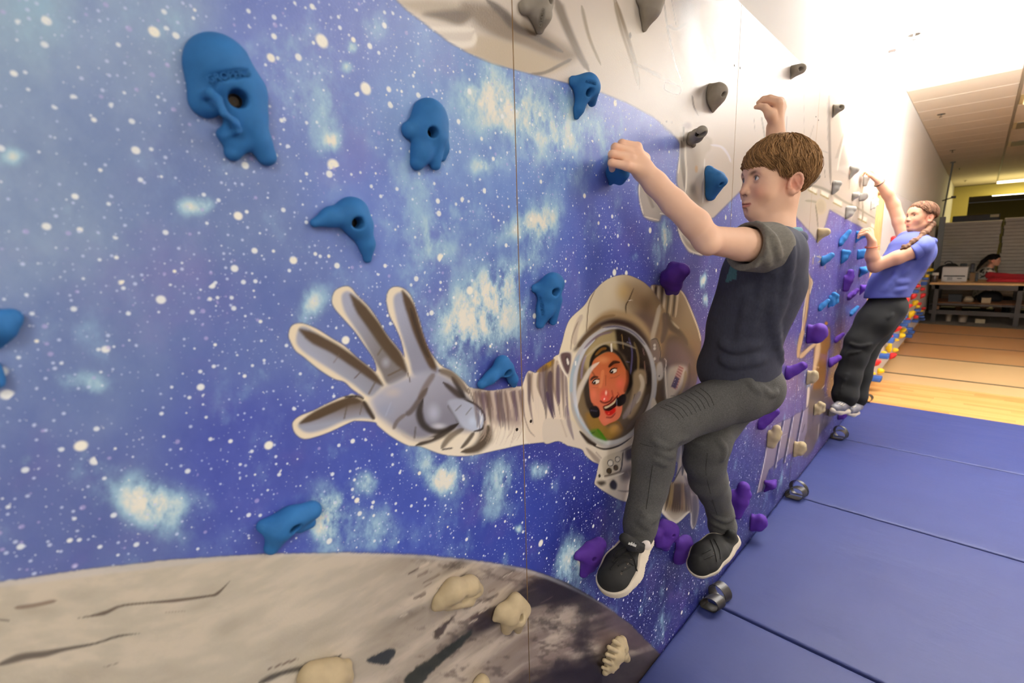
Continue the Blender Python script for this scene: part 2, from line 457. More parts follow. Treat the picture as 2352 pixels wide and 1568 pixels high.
# hanging tubes at the back
M_tube = mat('lit_tube', (255, 250, 225), 0.4, emit=(255, 240, 200), estr=9.0)
M_fix = mat('fixture_white', (220, 210, 180), 0.5)
TUBES = [(2296, 398, 18.4, 'topmost'), (2290, 420, 20.4, 'middle'), (2279, 449, 25.5, 'lowest')]
for px, py, Y, wd in TUBES:
    p = at(px, py, Y=Y); t = empty('strip_light', (p[0] + 1.2, Y, p[2]))
    MB().box((p[0], Y - .045, p[2] - .02), (p[0] + 2.4, Y + .045, p[2] + .045), 0.01).build('lit_tube', M_tube, t)
    MB().box((p[0], Y - .10, p[2] + .045), (p[0] + 2.4, Y + .10, p[2] + .09)).build('housing', M_fix, t)
    for xx in (p[0] + .3, p[0] + 2.1): MB().cyl((xx, Y, p[2] + .09), (xx, Y, CEIL), 0.008, 8).build('hanger', M_grid, t)
    tag(t, 'glowing fluorescent strip light at the back, %s of the three' % wd, 'strip light', 'strip lights at the back')
    add_light('strip_glow', 'AREA', (p[0] + 1.2, Y, p[2] - .05), 45 if Y < 22 else 14, (1.0, 0.86, 0.38), (p[0] + 1.2, Y, 0), shape='RECTANGLE', size=2.3, size_y=0.1)
add_light('strip_glow_up', 'AREA', (1.8, 19.3, 2.55), 30, (1.0, 0.86, 0.36), (1.8, 19.3, 4), shape='RECTANGLE', size=2.6, size_y=1.6)
# sprinklers
M_chrome = mat('chrome', (150, 145, 140), 0.25, metal=1.0)
for (px, py, wd) in ((2100, 79, 'nearest the photographer'), (2162, 262, 'second from the climbing wall end'), (2188, 345, 'third along the ceiling'), (2204, 386, 'beside the top of the thin pole'), (2217, 414, 'above the opening at the back')):
    p = at(px, py, Z=CEIL); t = empty('sprinkler_head', (p[0], p[1], CEIL))
    MB().lathe([(0.045, -0.004), (0.045, -0.001), (0.03, 0.0)], (p[0], p[1], CEIL), 16).build('escutcheon', M_chrome, t)
    MB().cyl((p[0], p[1], CEIL - .035), (p[0], p[1], CEIL - .003), 0.008, 8).lathe([(0.018, -0.042), (0.018, -0.037)], (p[0], p[1], CEIL), 12).build('nozzle', M_chrome, t)
    tag(t, 'small chrome sprinkler head in the ceiling, %s' % wd, 'sprinkler', 'ceiling sprinklers')
p = at(2044, 115, Z=CEIL)
tag(MB().box((p[0] - .01, p[1] - .012, CEIL - .022), (p[0] + .045, p[1] + .012, CEIL), .002).build('ceiling_clip', mat('dark_clip', (50, 40, 34), .5)), 'small dark clip on the overexposed white ceiling', 'clip')

# mats ---------------------------------------------------------------
def vinyl():
    m = bpy.data.materials.new('blue_vinyl'); m.use_nodes = True; t = NT(m)
    n = t.noise(3, 3, 0.5, t.coord()); 
    t.link(t.mix(n, rgba((35, 43, 90)), rgba((43, 52, 100))), t.b.inputs['Base Color'])
    t.b.inputs['Roughness'].default_value = 0.55; t.b.inputs['Specular IOR Level'].default_value = 0.3
    wr = t.noise(2.2, 4, 0.55, t.coord((1.6, 3.2, 1), (0, 0, 0.5))); fi = t.noise(420, 2, 0.5, t.coord())
    t.bump(t.math('MULTIPLY_ADD', fi, 0.012, None) if False else t.math('ADD', t.math('MULTIPLY', fi, 0.02), wr), 0.22, 0.02)
    return m
M_vinyl = vinyl()
M_strap = mat('black_webbing', (38, 34, 30), 0.4, var=0.1, vscale=60, bump=0.3, bscale=300)
SEAMS = [-0.60, 0.655, 1.91, 3.17, 4.425, 5.69]
ORD = ['under the boy, nearest the camera', 'below the boy on the climbing holds', 'in the middle of the row', 'beside the wood floor at the far end']
MATX = 0.003; MATW = 1.85
for i in range(5):
    y0, y1 = SEAMS[i] + 0.0055, SEAMS[i + 1] - 0.0055
    nx, ny = 46, 32
    xs = np.concatenate([[0, .003, .007, .013], np.linspace(.05, MATW - .05, nx - 8), [MATW - .013, MATW - .007, MATW - .003, MATW]]); Ln = y1 - y0
    ysv = np.concatenate([[0, .003, .007, .013], np.linspace(.05, Ln - .05, ny - 8), [Ln - .013, Ln - .007, Ln - .003, Ln]])
    Xg, Yg = np.meshgrid(xs, ysv, indexing='ij')
    ex = np.minimum(Xg, MATW - Xg); ey = np.minimum(Yg, Ln - Yg); e = np.minimum(ex, ey)
    def rd(e_): return -0.006 * np.clip(1 - e_ / 0.0125, 0, 1) ** 2.0
    Zg = rd(ex) + rd(ey) + 0.004 * (fbm(Xg * 3 + 9 * i, Yg * 5 + 3 * i) - 0.5) * np.clip(e / 0.1, 0, 1)
    V = np.stack([Xg + MATX, Yg + y0, Zg], -1).reshape(-1, 3); nX, nY = len(xs), len(ysv)
    a = (np.arange(nX - 1)[:, None] * nY + np.arange(nY - 1)[None]).ravel()
    F = np.stack([a, a + nY, a + nY + 1, a + 1], 1).tolist()
    # skirt down to the floor
    ring = [r * nY for r in range(nX)] + [(nX - 1) * nY + c for c in range(1, nY)] + [r * nY + nY - 1 for r in range(nX - 2, -1, -1)] + [c for c in range(nY - 2, 0, -1)]
    n0 = len(V); low = V[ring].copy(); low[:, 2] = FZ - 0.005; V = np.concatenate([V, low]); m_ = len(ring)
    for q in range(m_): F.append([ring[q], n0 + q, n0 + (q + 1) % m_, ring[(q + 1) % m_]])
    F.append([n0 + q for q in range(m_)])
    o = mesh_obj('floor_mat', V, F, M_vinyl, None, True)
    try: o.data.set_sharp_from_angle(angle=math.radians(50))
    except Exception: pass
    lab = ['blue vinyl floor mat under the photographer', 'blue vinyl floor mat in the bottom corner, nearest the camera', 'blue vinyl floor mat between the two pairs of nearer black strap loops', 'blue vinyl floor mat third from the camera, in the middle of the row', 'blue vinyl floor mat beside the bamboo floor, furthest from the camera'][i]
    tag(o, lab, 'floor mat', 'blue floor mats along the climbing wall')
# black strap loops at the mat joints
def loop(name, c, yd, w_, rx, rz, tilt):
    """a folded webbing loop; c its foot, opening seen along Y"""
    n = 22; Lp = []; Rp = []
    for q in range(n + 1):
        a = math.pi * (-0.55 + 2.1 * q / n) - math.pi / 2 * 0
        x = c[0] + rx * (1 - math.cos(a)) * 0.9; z = c[2] + rz * (0.75 + math.sin(a - tilt))
        Lp.append((x, c[1] + yd, max(z, c[2] + .003))); Rp.append((x + 0.012, c[1] + yd + w_, max(z, c[2] + .003)))
    V = []; F = []
    for q in range(n + 1):
        a = math.pi * (-0.55 + 2.1 * q / n)
        for P_, s_ in ((Lp[q], 0), (Rp[q], 0)): V.append(P_)
        ctr = (c[0] + rx * 0.9, 0, c[2] + rz * 0.75)
        for P_ in (Rp[q], Lp[q]):
            dx, dz = P_[0] - ctr[0], P_[2] - ctr[2]; l = math.hypot(dx, dz) + 1e-6
            V.append((P_[0] - dx / l * .0025, P_[1], P_[2] - dz / l * .0025))
    for q in range(n):
        for k_ in range(4): F.append((q * 4 + k_, q * 4 + (k_ + 1) % 4, q * 4 + 4 + (k_ + 1) % 4, q * 4 + 4 + k_))
    F.append((0, 3, 2, 1)); F.append((n * 4, n * 4 + 1, n * 4 + 2, n * 4 + 3))
    return MB().add(V, F)
for i, (sy, nm) in enumerate(((1.91, 'nearest'), (3.17, 'second'), (4.425, 'third'), (5.69, 'fourth'))):
    sc_ = 1.0 if i == 0 else 1.25
    o = loop('strap', (0.012, sy, 0.0), -0.062, 0.05, 0.044 * sc_, 0.036 * sc_, 0.25).build('strap_loop', M_strap, None, True)
    tag(o, ['wide black webbing loop at the mat joint below the right shoe', 'black webbing loop on the camera side of the second mat joint', 'black webbing loop on the camera side of the third mat joint', 'black webbing loop at the far mat edge beside the wood floor'][i], 'strap', 'black webbing loops along the mats')
    if i == 3: continue
    o = loop('strap', (0.014, sy, 0.0), 0.022, 0.045 if i == 0 else 0.016, 0.042 * sc_, 0.042 * sc_, -0.2).build('strap_loop', M_strap, None, True)
    tag(o, ['black webbing loop just beyond the nearest one, upright against the wall', 'thin upright black webbing loop at the second mat joint', 'thin upright black webbing loop at the third mat joint'][i], 'strap', 'black webbing loops along the mats')
# ================================================================== climbing wall panels with the printed mural
WTOP = 2.41; WBOT = FZ
PSEAM = [-1.70, -0.465, 0.777, 2.02, 3.25, 4.49, 5.60]
GAP = 0.0014
def lines(lo, hi, step): n = max(2, int(math.ceil((hi - lo) / step)) + 1); return np.linspace(lo, hi, n)
panels = []
for i in range(6):
    a, b = PSEAM[i] + GAP, PSEAM[i + 1] - GAP
    if i == 0: ysv = lines(a, b, 0.03); zs = lines(WBOT, WTOP, 0.012)
    else:
        # columns about two photo pixels apart, rows a few millimetres
        step_px = {1: 2.2, 2: 1.9, 3: 2.0, 4: 1.8, 5: 1.8}[i]
        yy = np.linspace(a, b, 4000); pxs = proj(np.stack([0 * yy, yy, 0 * yy + 1.4], -1))[0]
        vis = np.maximum(pxs, -20)
        n = int((vis[-1] - vis[0]) / step_px) + 2
        ysv = np.interp(np.linspace(vis[0], vis[-1], n), vis, yy) if i > 1 else np.concatenate([np.linspace(a, -0.12, 40)[:-1], np.interp(np.linspace(proj(np.array([0, -.12, 1.4]))[0], vis[-1], n), pxs, yy)])
        ysv[0] = a; ysv[-1] = b
        if i == 1: zs = np.concatenate([lines(WBOT, 0.45, 0.008)[:-1], lines(0.45, 1.02, 0.0034)[:-1], lines(1.02, 1.62, 0.0017)[:-1], lines(1.62, 2.05, 0.0034)[:-1], lines(2.05, WTOP, 0.006)])
        else: zs = lines(WBOT, WTOP, {2: 0.0022, 3: 0.0035, 4: 0.005, 5: 0.006}[i])
    Yg, Zg = np.meshgrid(ysv, zs, indexing='ij')
    panels.append([Yg, Zg])
N = [p[0].size for p in panels]
PY = np.concatenate([p[0].ravel() for p in panels]); PZ = np.concatenate([p[1].ravel() for p in panels])
_px, _py, _dep = proj(np.stack([0 * PY, PY, PZ], -1))
_bad = PY < -0.50
_q = proj(np.stack([0 * PY[_bad], 0 * PY[_bad] - 0.50, PZ[_bad]], -1)); _px[_bad] = _q[0]; _py[_bad] = _q[1]
PX = _px.astype(f32); PYY = _py.astype(f32)          # where each point of the print appears in the photograph
NV = len(PX)
paint = np.zeros((NV, 3), f32); cover = np.zeros(NV, f32)

class Fr:
    def __init__(s, x, y, k): s.x, s.y, s.k = x, y, k
    def __call__(s, P): return [(s.x + u / s.k, s.y + v / s.k) for u, v in P]
ID = Fr(0, 0, 1.0); FA = Fr(600, 600, 3.357); FB = Fr(1200, 600, 4.694); FC = Fr(1250, 900, 4.694)
FD = Fr(1400, 0, 3.92); FE = Fr(1850, 330, 4.681); FG = Fr(1720, 760, 5.6); FH = Fr(1780, 560, 6.532); FI = Fr(1380, 200, 4.519); FJ = Fr(700, 0, 2.94); FK = Fr(700, 1100, 2.613); FL = Fr(0, 1100, 2.94); FM = Fr(1850, 220, 4.9)

def _apply(ix, a, col):
    a = a.astype(f32)[:, None]
    paint[ix] = paint[ix] * (1 - a) + col * a
    cover[ix] = cover[ix] + (1 - cover[ix]) * a[:, 0]
def _col(c, x, y):
    """plain colour or a gradient (c0, c1, p0, p1)"""
    if len(c) == 4 and hasattr(c[0], '__len__'):
        c0, c1, p0, p1 = c; d = np.array(p1, float) - np.array(p0, float)
        t = np.clip(((x - p0[0]) * d[0] + (y - p0[1]) * d[1]) / (d @ d), 0, 1)[:, None]
        return (lin(c0) * (1 - t) + lin(c1) * t).astype(f32)
    return lin(c).astype(f32)
def _sub(x0, y0, x1, y1): return np.nonzero((PX > x0) & (PX < x1) & (PYY > y0) & (PYY < y1))[0]
def poly(P, c, fr=ID, soft=1.3, alpha=1.0, smooth=True, only_covered=False, ragged=0.0):
    P = np.array(fr(P))
    if smooth: P = catmull(P, 5, True)
    if len(c) == 4 and hasattr(c[0], '__len__'): c = (c[0], c[1], fr([c[2]])[0], fr([c[3]])[0])
    s = max(soft, 1.0) + ragged
    ix = _sub(P[:, 0].min() - s, P[:, 1].min() - s, P[:, 0].max() + s, P[:, 1].max() + s)
    if len(ix) == 0: return
    x, y = PX[ix], PYY[ix]
    if ragged:
        x = x + ragged * 2 * (fbm(x / 9, y / 9) - .5); y = y + ragged * 2 * (fbm(x / 9 + 50, y / 9 + 9) - .5)
    ins = np.zeros(len(ix), bool); dist = np.full(len(ix), 1e9, f32)
    Q = np.roll(P, -1, 0)
    for (ax_, ay), (bx, by) in zip(P.astype(f32), Q.astype(f32)):
        if ay != by:
            m = ((y > ay) != (y > by)) & (x < (bx - ax_) * (y - ay) / (by - ay) + ax_); ins ^= m
        dx, dy = bx - ax_, by - ay; q = dx * dx + dy * dy + 1e-9
        t = np.clip(((x - ax_) * dx + (y - ay) * dy) / q, 0, 1)
        np.minimum(dist, (x - ax_ - t * dx) ** 2 + (y - ay - t * dy) ** 2, out=dist)
    d = np.sqrt(dist); d = np.where(ins, d, -d)
    a = np.clip(d / (2 * s - 2 * ragged) + 0.5, 0, 1); a = a * a * (3 - 2 * a) * alpha
    if only_covered: a = a * cover[ix]
    k = a > 0.003
    cc = _col(c, PX[ix][k], PYY[ix][k]); _apply(ix[k], a[k], cc)
def stroke(P, wd, c, fr=ID, soft=None, alpha=1.0, taper=True, smooth=True, only_covered=True):
    P = np.array(fr(P)); wd = np.atleast_1d(np.asarray(wd, float)) / fr.k
    if smooth and len(P) > 2: P = catmull(P, 5)
    n = len(P); W_ = np.interp(np.linspace(0, 1, n), np.linspace(0, 1, len(wd)), wd) * 0.5 if len(wd) > 1 else np.full(n, wd[0] * 0.5)
    if taper: W_ = W_ * np.clip(np.minimum(np.linspace(0, 1, n), np.linspace(1, 0, n)) * 5 + 0.35, 0, 1)
    sf = (soft / fr.k if soft is not None else None)
    mx = W_.max() + (sf if sf else W_.max() * 0.6) + 1
    ix = _sub(P[:, 0].min() - mx, P[:, 1].min() - mx, P[:, 0].max() + mx, P[:, 1].max() + mx)
    if len(ix) == 0: return
    x, y = PX[ix], PYY[ix]; a = np.zeros(len(ix), f32)
    for i in range(n - 1):
        (ax_, ay), (bx, by) = P[i].astype(f32), P[i + 1].astype(f32); dx, dy = bx - ax_, by - ay; q = dx * dx + dy * dy + 1e-9
        t = np.clip(((x - ax_) * dx + (y - ay) * dy) / q, 0, 1)
        d = np.sqrt((x - ax_ - t * dx) ** 2 + (y - ay - t * dy) ** 2); w_ = W_[i] + (W_[i + 1] - W_[i]) * t
        s_ = sf if sf else np.maximum(w_ * 0.6, 0.8)
        np.maximum(a, np.clip((w_ + s_ - d) / (2 * s_), 0, 1), out=a)
    a = a * a * (3 - 2 * a) * alpha
    if only_covered: a = a * cover[ix]
    k = a > 0.003; _apply(ix[k], a[k], _col(c, x[k], y[k]))
def blob(p, rx, ry, c, fr=ID, ang=0.0, alpha=1.0, hard=0.0, only_covered=True):
    p = fr([p])[0]; rx /= fr.k; ry /= fr.k; m = max(rx, ry)
    ix = _sub(p[0] - m, p[1] - m, p[0] + m, p[1] + m)
    if len(ix) == 0: return
    x, y = PX[ix] - p[0], PYY[ix] - p[1]; ca, sa = math.cos(ang), math.sin(ang)
    r = np.sqrt(((x * ca + y * sa) / rx) ** 2 + ((-x * sa + y * ca) / ry) ** 2)
    a = np.clip((1 - r) / max(1 - hard, 0.02), 0, 1); a = a * a * (3 - 2 * a) * alpha
    if only_covered: a = a * cover[ix]
    k = a > 0.003; _apply(ix[k], a[k], _col(c, PX[ix][k], PYY[ix][k]))
def spiky(P, n, jit, rnd=random.Random(11)):
    return P
_apply0 = _apply
CREAM = (238, 228, 206); TAN = (176, 152, 118); BROWN = (108, 90, 70); DARK = (52, 42, 36); GREYB = (172, 176, 192); PURP = (112, 92, 122); PALE = (246, 240, 228)

# ---- the sky of the print: broad colours, some wall sheen and light falloff painted in -------------------------------------------------
SKY = [(-300,-100,150,160,205),(0,0,166,180,208),(300,100,156,168,206),(700,80,126,136,206),(100,500,152,164,198),(500,480,130,142,190),(900,430,118,134,208),(1000,300,140,165,218),(1250,430,122,150,214),
 (1360,470,98,108,198),(-300,800,124,134,184),(200,800,122,134,184),(600,720,110,122,184),(600,1050,84,92,178),(200,1200,106,114,172),(900,1150,80,94,186),(1200,1180,62,76,170),(1350,1230,40,42,126),(1500,560,82,84,172),
 (1600,650,86,78,144),(1450,1420,38,38,112),(1700,1000,44,42,112),(1750,880,104,86,150),(1850,690,82,70,134),(1950,620,78,64,134),(1560,380,140,146,214),(1660,480,120,118,190),(1850,560,112,98,165),(1960,540,100,84,160),
 (1900,760,56,52,128),(1760,940,132,96,140),(1720,1120,44,44,110),(1950,900,46,46,116),(2000,700,78,62,124),(1600,1300,38,38,108),(1300,1000,58,62,152)]
SKY = np.array(SKY, float); SKY[:, 2] *= .96; SKY[:, 3] = SKY[:, 3] * 1.02 + 1
sky = np.zeros((NV, 3), f32); ws = np.zeros(NV, f32)
for q in SKY:
    w_ = 1.0 / (((PX - q[0]) / 260) ** 2 + ((PYY - q[1]) / 260) ** 2 + 0.06) ** 2
    sky += w_[:, None] * lin(q[2:5]).astype(f32); ws += w_
sky /= ws[:, None]
glow = np.zeros(NV, f32); warmth = np.zeros(NV, f32)
def gl(x, y, r, a, warm=0.0, ry=None, ang=0.0, p=2.0):
    ry = ry or r; dx, dy = PX - x, PYY - y; ca, sa = math.cos(ang), math.sin(ang)
    q = np.exp(-np.abs(((dx * ca + dy * sa) / r) ** 2 + ((-dx * sa + dy * ca) / ry) ** 2) ** (p / 2))
    global glow, warmth
    glow += (a * q).astype(f32); warmth += (warm * a * q).astype(f32)
for a in [(1110,720,95,.85,.9,80),(1060,760,50,.4,.9),(1150,640,60,.6,.8,40,-.6),(1200,520,70,.5,.6,26,-.35),(1240,560,30,.5,.7,70,.5),(1190,250,140,.55,.3,90,.5),(1100,220,80,.3,.3),(1010,900,70,.4,.3),(960,340,60,.2,.2),
          (1010,1090,60,.5,.4,40,.6),(1150,1090,40,.35,.3),(760,250,60,.22,.2),(190,880,75,.5,.9,28,.05),(30,360,34,.7,.9,22),(440,475,38,.55,.9,22),(480,470,20,.4,.5),(340,1155,52,.9,1.0,38,.3),(330,1145,120,.35,.3,60,.4),(748,1180,30,.9,1.0,48),(760,1190,60,.4,.5,80),
          (840,1110,30,.55,.7,26),(1015,1100,24,.6,.9),(880,1230,60,.3,.3),(1310,1290,34,.55,.5,60,.3),(1330,1280,20,.5,.7),(1060,1000,80,.3,.2),(1240,1080,24,.5,.5),(1190,1215,10,.7,.7),(700,200,160,.16,.1),(60,60,120,.2,.2),(720,690,34,.5,.6),(700,730,30,.3,.4),
          (1530,545,10,.9,.9,26),(1615,645,8,.8,.9,18),(1620,690,7,.7,.9,16),(1455,590,10,.5,.5),(1600,760,7,.6,.8,14),(765,325,16,.7,.9),(755,330,36,.3,.5),(810,110,14,.8,.9),(800,155,12,.8,.9),(1860,880,26,.3,.2),(1230,490,40,.35,.5),(1100,380,22,.5,.5),(1130,375,20,.5,.6),
          (640,1000,90,.12,.1),(300,600,120,.1,.1),(530,620,60,.12,.2),(860,60,40,.25,.3),(990,560,60,.25,.2),(1280,330,90,.25,.2),(1050,480,90,.25,.2),(920,1010,60,.15,.1),(1140,1160,50,.3,.2),(430,1230,90,.15,.1),(60,1060,20,.5,.7)]:
    gl(*a)
# ---- planet along the bottom -------------------------------------------------------------
PLAN = [(-9000,5200),(-4000,2750),(-1800,1860),(-1000,1560),(-600,1440),(-200,1372),(0,1336),(200,1306),(400,1284),(600,1272),(800,1268),(980,1274),(1120,1290),(1220,1308),(1300,1338),(1380,1384),(1450,1436),(1520,1508),(1600,1620),(1600,9000),(-9000,9000)]
poly(PLAN, ((196,188,170), (140,124,114), (700,1300), (1330,1420)), soft=3.2, smooth=False, ragged=2.0)
# surface marks of the planet, running along the curve
ixp = np.nonzero((PYY > 1250) & (PX < 1620) & (PX > -9000) & (cover > 0.01))[0]
xp, yp = PX[ixp].astype(f32), PYY[ixp].astype(f32)
u = xp + 0.55 * yp; v = yp + 0.30 * xp * np.clip((xp - 300) / 900, 0, 1)
n1 = fbm(u / 95, v / 36, o=5); n2 = fbm(u / 260 + 7, v / 60 + 3, o=4); n3 = fbm(xp / 26, yp / 13 + 40, o=4)
t = np.clip((xp + 0.15 * (yp - 1400) - 820) / 560, 0, 1)
dk = np.clip((n2 - 0.60 + 0.34 * t) * 5, 0, 1) * np.clip(t * 2.2, 0, 1)
m1 = np.clip((n1 - 0.54) * 5, 0, 1) * (0.16 + 0.55 * t)
sp = np.clip((n3 - 0.56) * 7, 0, 1) * np.clip((t - 0.12) * 5, 0, 1) * 0.55
hi = np.clip((n1 - 0.5) * -5, 0, 1) * (0.40 + .2 * t)
for a_, c_ in ((hi, (226, 212, 192)), (m1, (128, 112, 98)), (sp, (74, 60, 54)), (dk * 0.92, (42, 32, 32))): _apply(ixp, np.clip(a_, 0, 1) * cover[ixp], lin(c_).astype(f32))
for P, w_, c in (([(520,940),(700,905),(820,855),(1000,835),(1180,820),(1400,790),(1470,770),(1560,680)], [6,26,14,12,22,14,20,4], (92,76,66)), ([(0,1250),(150,1200),(300,1180),(430,1150),(640,1110),(800,1060),(960,1040)], [60,50,44,26,14,16,4], (88,80,74)),
                 ([(100,870),(240,850),(380,820)], 26, (140,122,108)), ([(0,950),(60,955)], 30, (100,90,84)), ([(700,1270),(800,1240)], 16, (130,112,104)), ([(1120,900),(1250,890)], 10, (140,120,104)), ([(1750,1376),(1900,1310),(2060,1270),(2200,1240),(2310,1185)], [50,30,40,46,10], (62,58,54)), ([(1790,1290),(1960,1230),(2020,1210)], [6,14,6], (110,90,80))):
    stroke(P, w_, c, FL, alpha=0.85)
for P, c in (([(370,1090),(470,1030),(530,1010),(550,1040),(520,1080),(480,1110)], (36,48,56)), ([(100,1130),(150,1080),(215,1060),(160,1120),(110,1150)], (40,48,58)), ([(600,1190),(680,1120),(780,1060),(900,970),(1010,900),(960,980),(850,1080),(760,1160),(690,1230),(610,1230)], (44,52,44)),
             ([(770,950),(800,890),(880,830),(910,800),(860,880),(810,950)], (70,58,52)), ([(990,830),(1080,780),(1170,760),(1160,800),(1050,850)], (60,48,44)), ([(0,1110),(100,1090),(220,1080),(120,1130),(0,1150)], (70,60,52))):
    poly(P, c, FK, soft=3, alpha=.9, ragged=5, only_covered=True)
for P in ([(1420,640),(1560,600),(1690,640),(1800,720),(1820,770),(1700,830),(1600,760),(1480,800),(1450,720)], [(1650,800),(1720,860),(1700,980),(1760,1100),(1820,1223),(1600,1223),(1660,1080),(1600,960)], [(1360,850),(1480,850),(1620,900),(1700,940),(1560,900),(1440,890)], [(1480,1100),(1600,1080),(1700,1200),(1640,1223),(1500,1223)]):
    poly(P, (40, 30, 30), FK, soft=16, alpha=.8, ragged=14, only_covered=True)
for P in ([(1780,760),(1900,740),(2000,840),(2100,960),(2060,1060),(1940,1000),(1840,900)], [(1740,930),(1800,900),(1880,960),(1860,1060),(1780,1020)]):
    poly(P, (98, 82, 82), FK, soft=22, alpha=.85, ragged=10, only_covered=True)
for q in range(34):
    a0 = random.uniform(0, 1); x0 = 560 + 900 * a0; y0 = random.uniform(480, 900) ; L = random.uniform(30, 110)
    stroke([(x0, y0), (x0 + L * .6, y0 - L * .3), (x0 + L, y0 - L * .55)], random.uniform(5, 18), random.choice([(90,74,64),(220,206,186),(70,56,50),(120,100,88)]), FK, alpha=.55)
poly([(0,1336),(300,1294),(600,1272),(900,1270),(1120,1290),(1260,1322),(1400,1398),(1380,1384),(1220,1318),(1000,1284),(600,1280),(0,1348)], (206, 206, 210), soft=4, alpha=.35)

# ---- white spacecraft, upper right -------------------------------------------------------
SHIP = [(760,-2600),(800,-900),(850,-350),(880,-120),(900,-10),(935,25),(985,62),(1030,96),(1080,124),(1130,146),(1190,162),(1260,180),(1320,196),(1380,212),(1440,236),(1500,268),(1540,298),(1562,330),(1560,420),(1590,520),(1640,500),(1700,440),(1760,440),(1800,468),(1830,500),(1862,536),(1880,560),
        (1895,520),(1906,482),(1940,502),(1975,520),(2010,545),(2060,560),(2060,200),(1900,-200),(1900,-2600)]
poly(SHIP, ((224,216,204), (204,194,184), (1000,100), (1950,250)), soft=3.5, smooth=False)
blob((1560,230), 330, 190, (240,236,230), alpha=.8); blob((1420,90), 170, 150, (240,234,222), alpha=.8); blob((1800,280), 150, 130, (236,230,224), alpha=.7)
S = lambda P, w_, c, fr=FD, **k: stroke(P, w_, tuple(v * (.84 if sum(c) < 690 else 1.0) for v in c), fr, **k)
poly([(640,20),(740,0),(900,0),(1100,40),(1080,120),(1000,150),(800,100)], (196,184,164), FJ, soft=12, only_covered=True)
poly([(800,95),(950,70),(1110,70),(1120,120),(1050,165),(920,130)], (122,106,86), FJ, soft=9, only_covered=True, alpha=.9)
poly([(1060,20),(1250,30),(1400,110),(1600,220),(1780,320),(1830,380),(1740,420),(1500,330),(1300,260),(1150,160)], (150,134,112), FJ, soft=16, only_covered=True, alpha=.85)
poly([(1150,240),(1300,260),(1500,330),(1700,410),(1780,430),(1700,480),(1560,510),(1380,470),(1200,400),(1050,340),(1140,320)], (206,194,172), FJ, soft=10, only_covered=True)
S([(1230,0),(1340,90),(1420,180),(1560,250),(1740,350)], [40,60,50,40], (112,96,78), FJ, alpha=.75); S([(1500,505),(1620,490),(1740,430),(1800,400)], 22, (130,114,92), FJ, alpha=.8)
S([(880,260),(1010,300),(1130,290),(1150,230)], [20,50,40,30], PALE, FJ, alpha=.8); S([(820,190),(960,200),(1140,200)], 36, PALE, FJ, alpha=.7)
S([(1700,0),(1760,160),(1850,360),(1920,480)], [70,56,44,30], (150,134,112), FJ, alpha=.85); S([(1870,40),(1920,250),(2000,440)], [26,20,14], (214,202,180), FJ)
S([(2100,0),(2170,220),(2230,420),(2260,600)], [22,26,18], (190,174,146), FJ); S([(2200,420),(2352,500)], 24, (200,186,164), FJ, alpha=.7); blob((2198,240),8,26,(120,110,96),FJ,hard=.5)
# struts and shades of the hull
poly([(570,0),(800,0),(830,280),(900,680),(800,860),(740,700),(640,420),(600,180)], (150,136,122), FD, soft=14, only_covered=True, alpha=.8)
poly([(640,40),(780,20),(800,260),(860,640),(780,560),(700,320)], (122,110,100), FD, soft=14, only_covered=True, alpha=.7)
S([(490,0),(520,240),(590,560),(660,760)], [16,18,14], (170,156,136)); S([(560,0),(600,230)], 16, (140,126,108)); S([(530,230),(600,260),(700,200)], 26, (150,138,122), alpha=.7)
poly([(830,0),(1150,0),(1700,540),(1600,560),(1300,330),(1100,160),(900,60)], (136,121,106), FD, soft=22, only_covered=True, alpha=.8)
poly([(860,120),(1160,180),(1300,300),(1500,480),(1320,560),(1100,480),(960,380)], (190,174,160), FD, soft=40, only_covered=True, alpha=.7)
S([(880,330),(940,500),(1010,720)], [40,30,10], PALE, alpha=.8); S([(1090,240),(1085,520)], [16,26], PALE, alpha=.7)
S([(1290,160),(1300,480),(1330,700),(1360,900)], [22,18,12], (176,164,158)); S([(1240,0),(1440,200),(1620,400),(1720,530)], [30,40,36], (150,134,118), alpha=.7)
S([(1380,380),(1480,450)], 30, (196,184,176), alpha=.8); blob((1410,520),28,80,(255,252,244),FD); blob((1410,598),12,44,(180,172,170),FD,hard=.6); blob((1525,680),42,80,(222,212,208),FD,hard=.5); S([(1515,470),(1520,560)], 16, PALE)
S([(210,560),(400,660),(600,770)], [10,34,20], (196,186,174), alpha=.8); S([(40,0),(110,280),(190,520),(260,780)], [30,26,16], (210,196,172)); blob((186,318),14,36,(150,140,126),FD,hard=.4)
poly([(500,740),(630,780),(620,850),(500,810)], (232,226,220), FD, soft=6, only_covered=True); S([(500,740),(630,780),(620,850),(500,810),(500,740)], 8, (196,188,182))
poly([(470,1060),(560,1050),(660,1100),(740,1110),(780,1160),(720,1230),(640,1240),(560,1200),(490,1140)], (236,230,222), FD, soft=8)
blob((514,1094),10,14,(176,168,164),FD,hard=.4); blob((562,1100),10,16,(176,168,164),FD,hard=.4); blob((700,1130),60,50,(200,192,190),FD,hard=.2)
S([(745,860),(760,960),(800,1040)], 14, (214,206,198)); S([(1300,1060),(1310,1180)], 12, (200,190,184)); S([(1370,1060),(1400,1250)], [40,30], (176,170,160), alpha=.8); S([(1600,1050),(1590,1200)], 16, (220,214,210))
S([(1750,600),(1752,1200)], 8, (226,218,212)); S([(1980,860),(1982,1560)], [18,22], (196,188,182)); S([(2050,1420),(2100,1260),(2160,1120)], [26,20], (206,196,184), alpha=.8); S([(2190,1100),(2210,1400)], [14,18], PALE)
S([(1800,1250),(1840,1130)], 20, (214,204,196), alpha=.7); S([(2290,1130),(2300,1400)], [40,60], (206,192,176), alpha=.7)
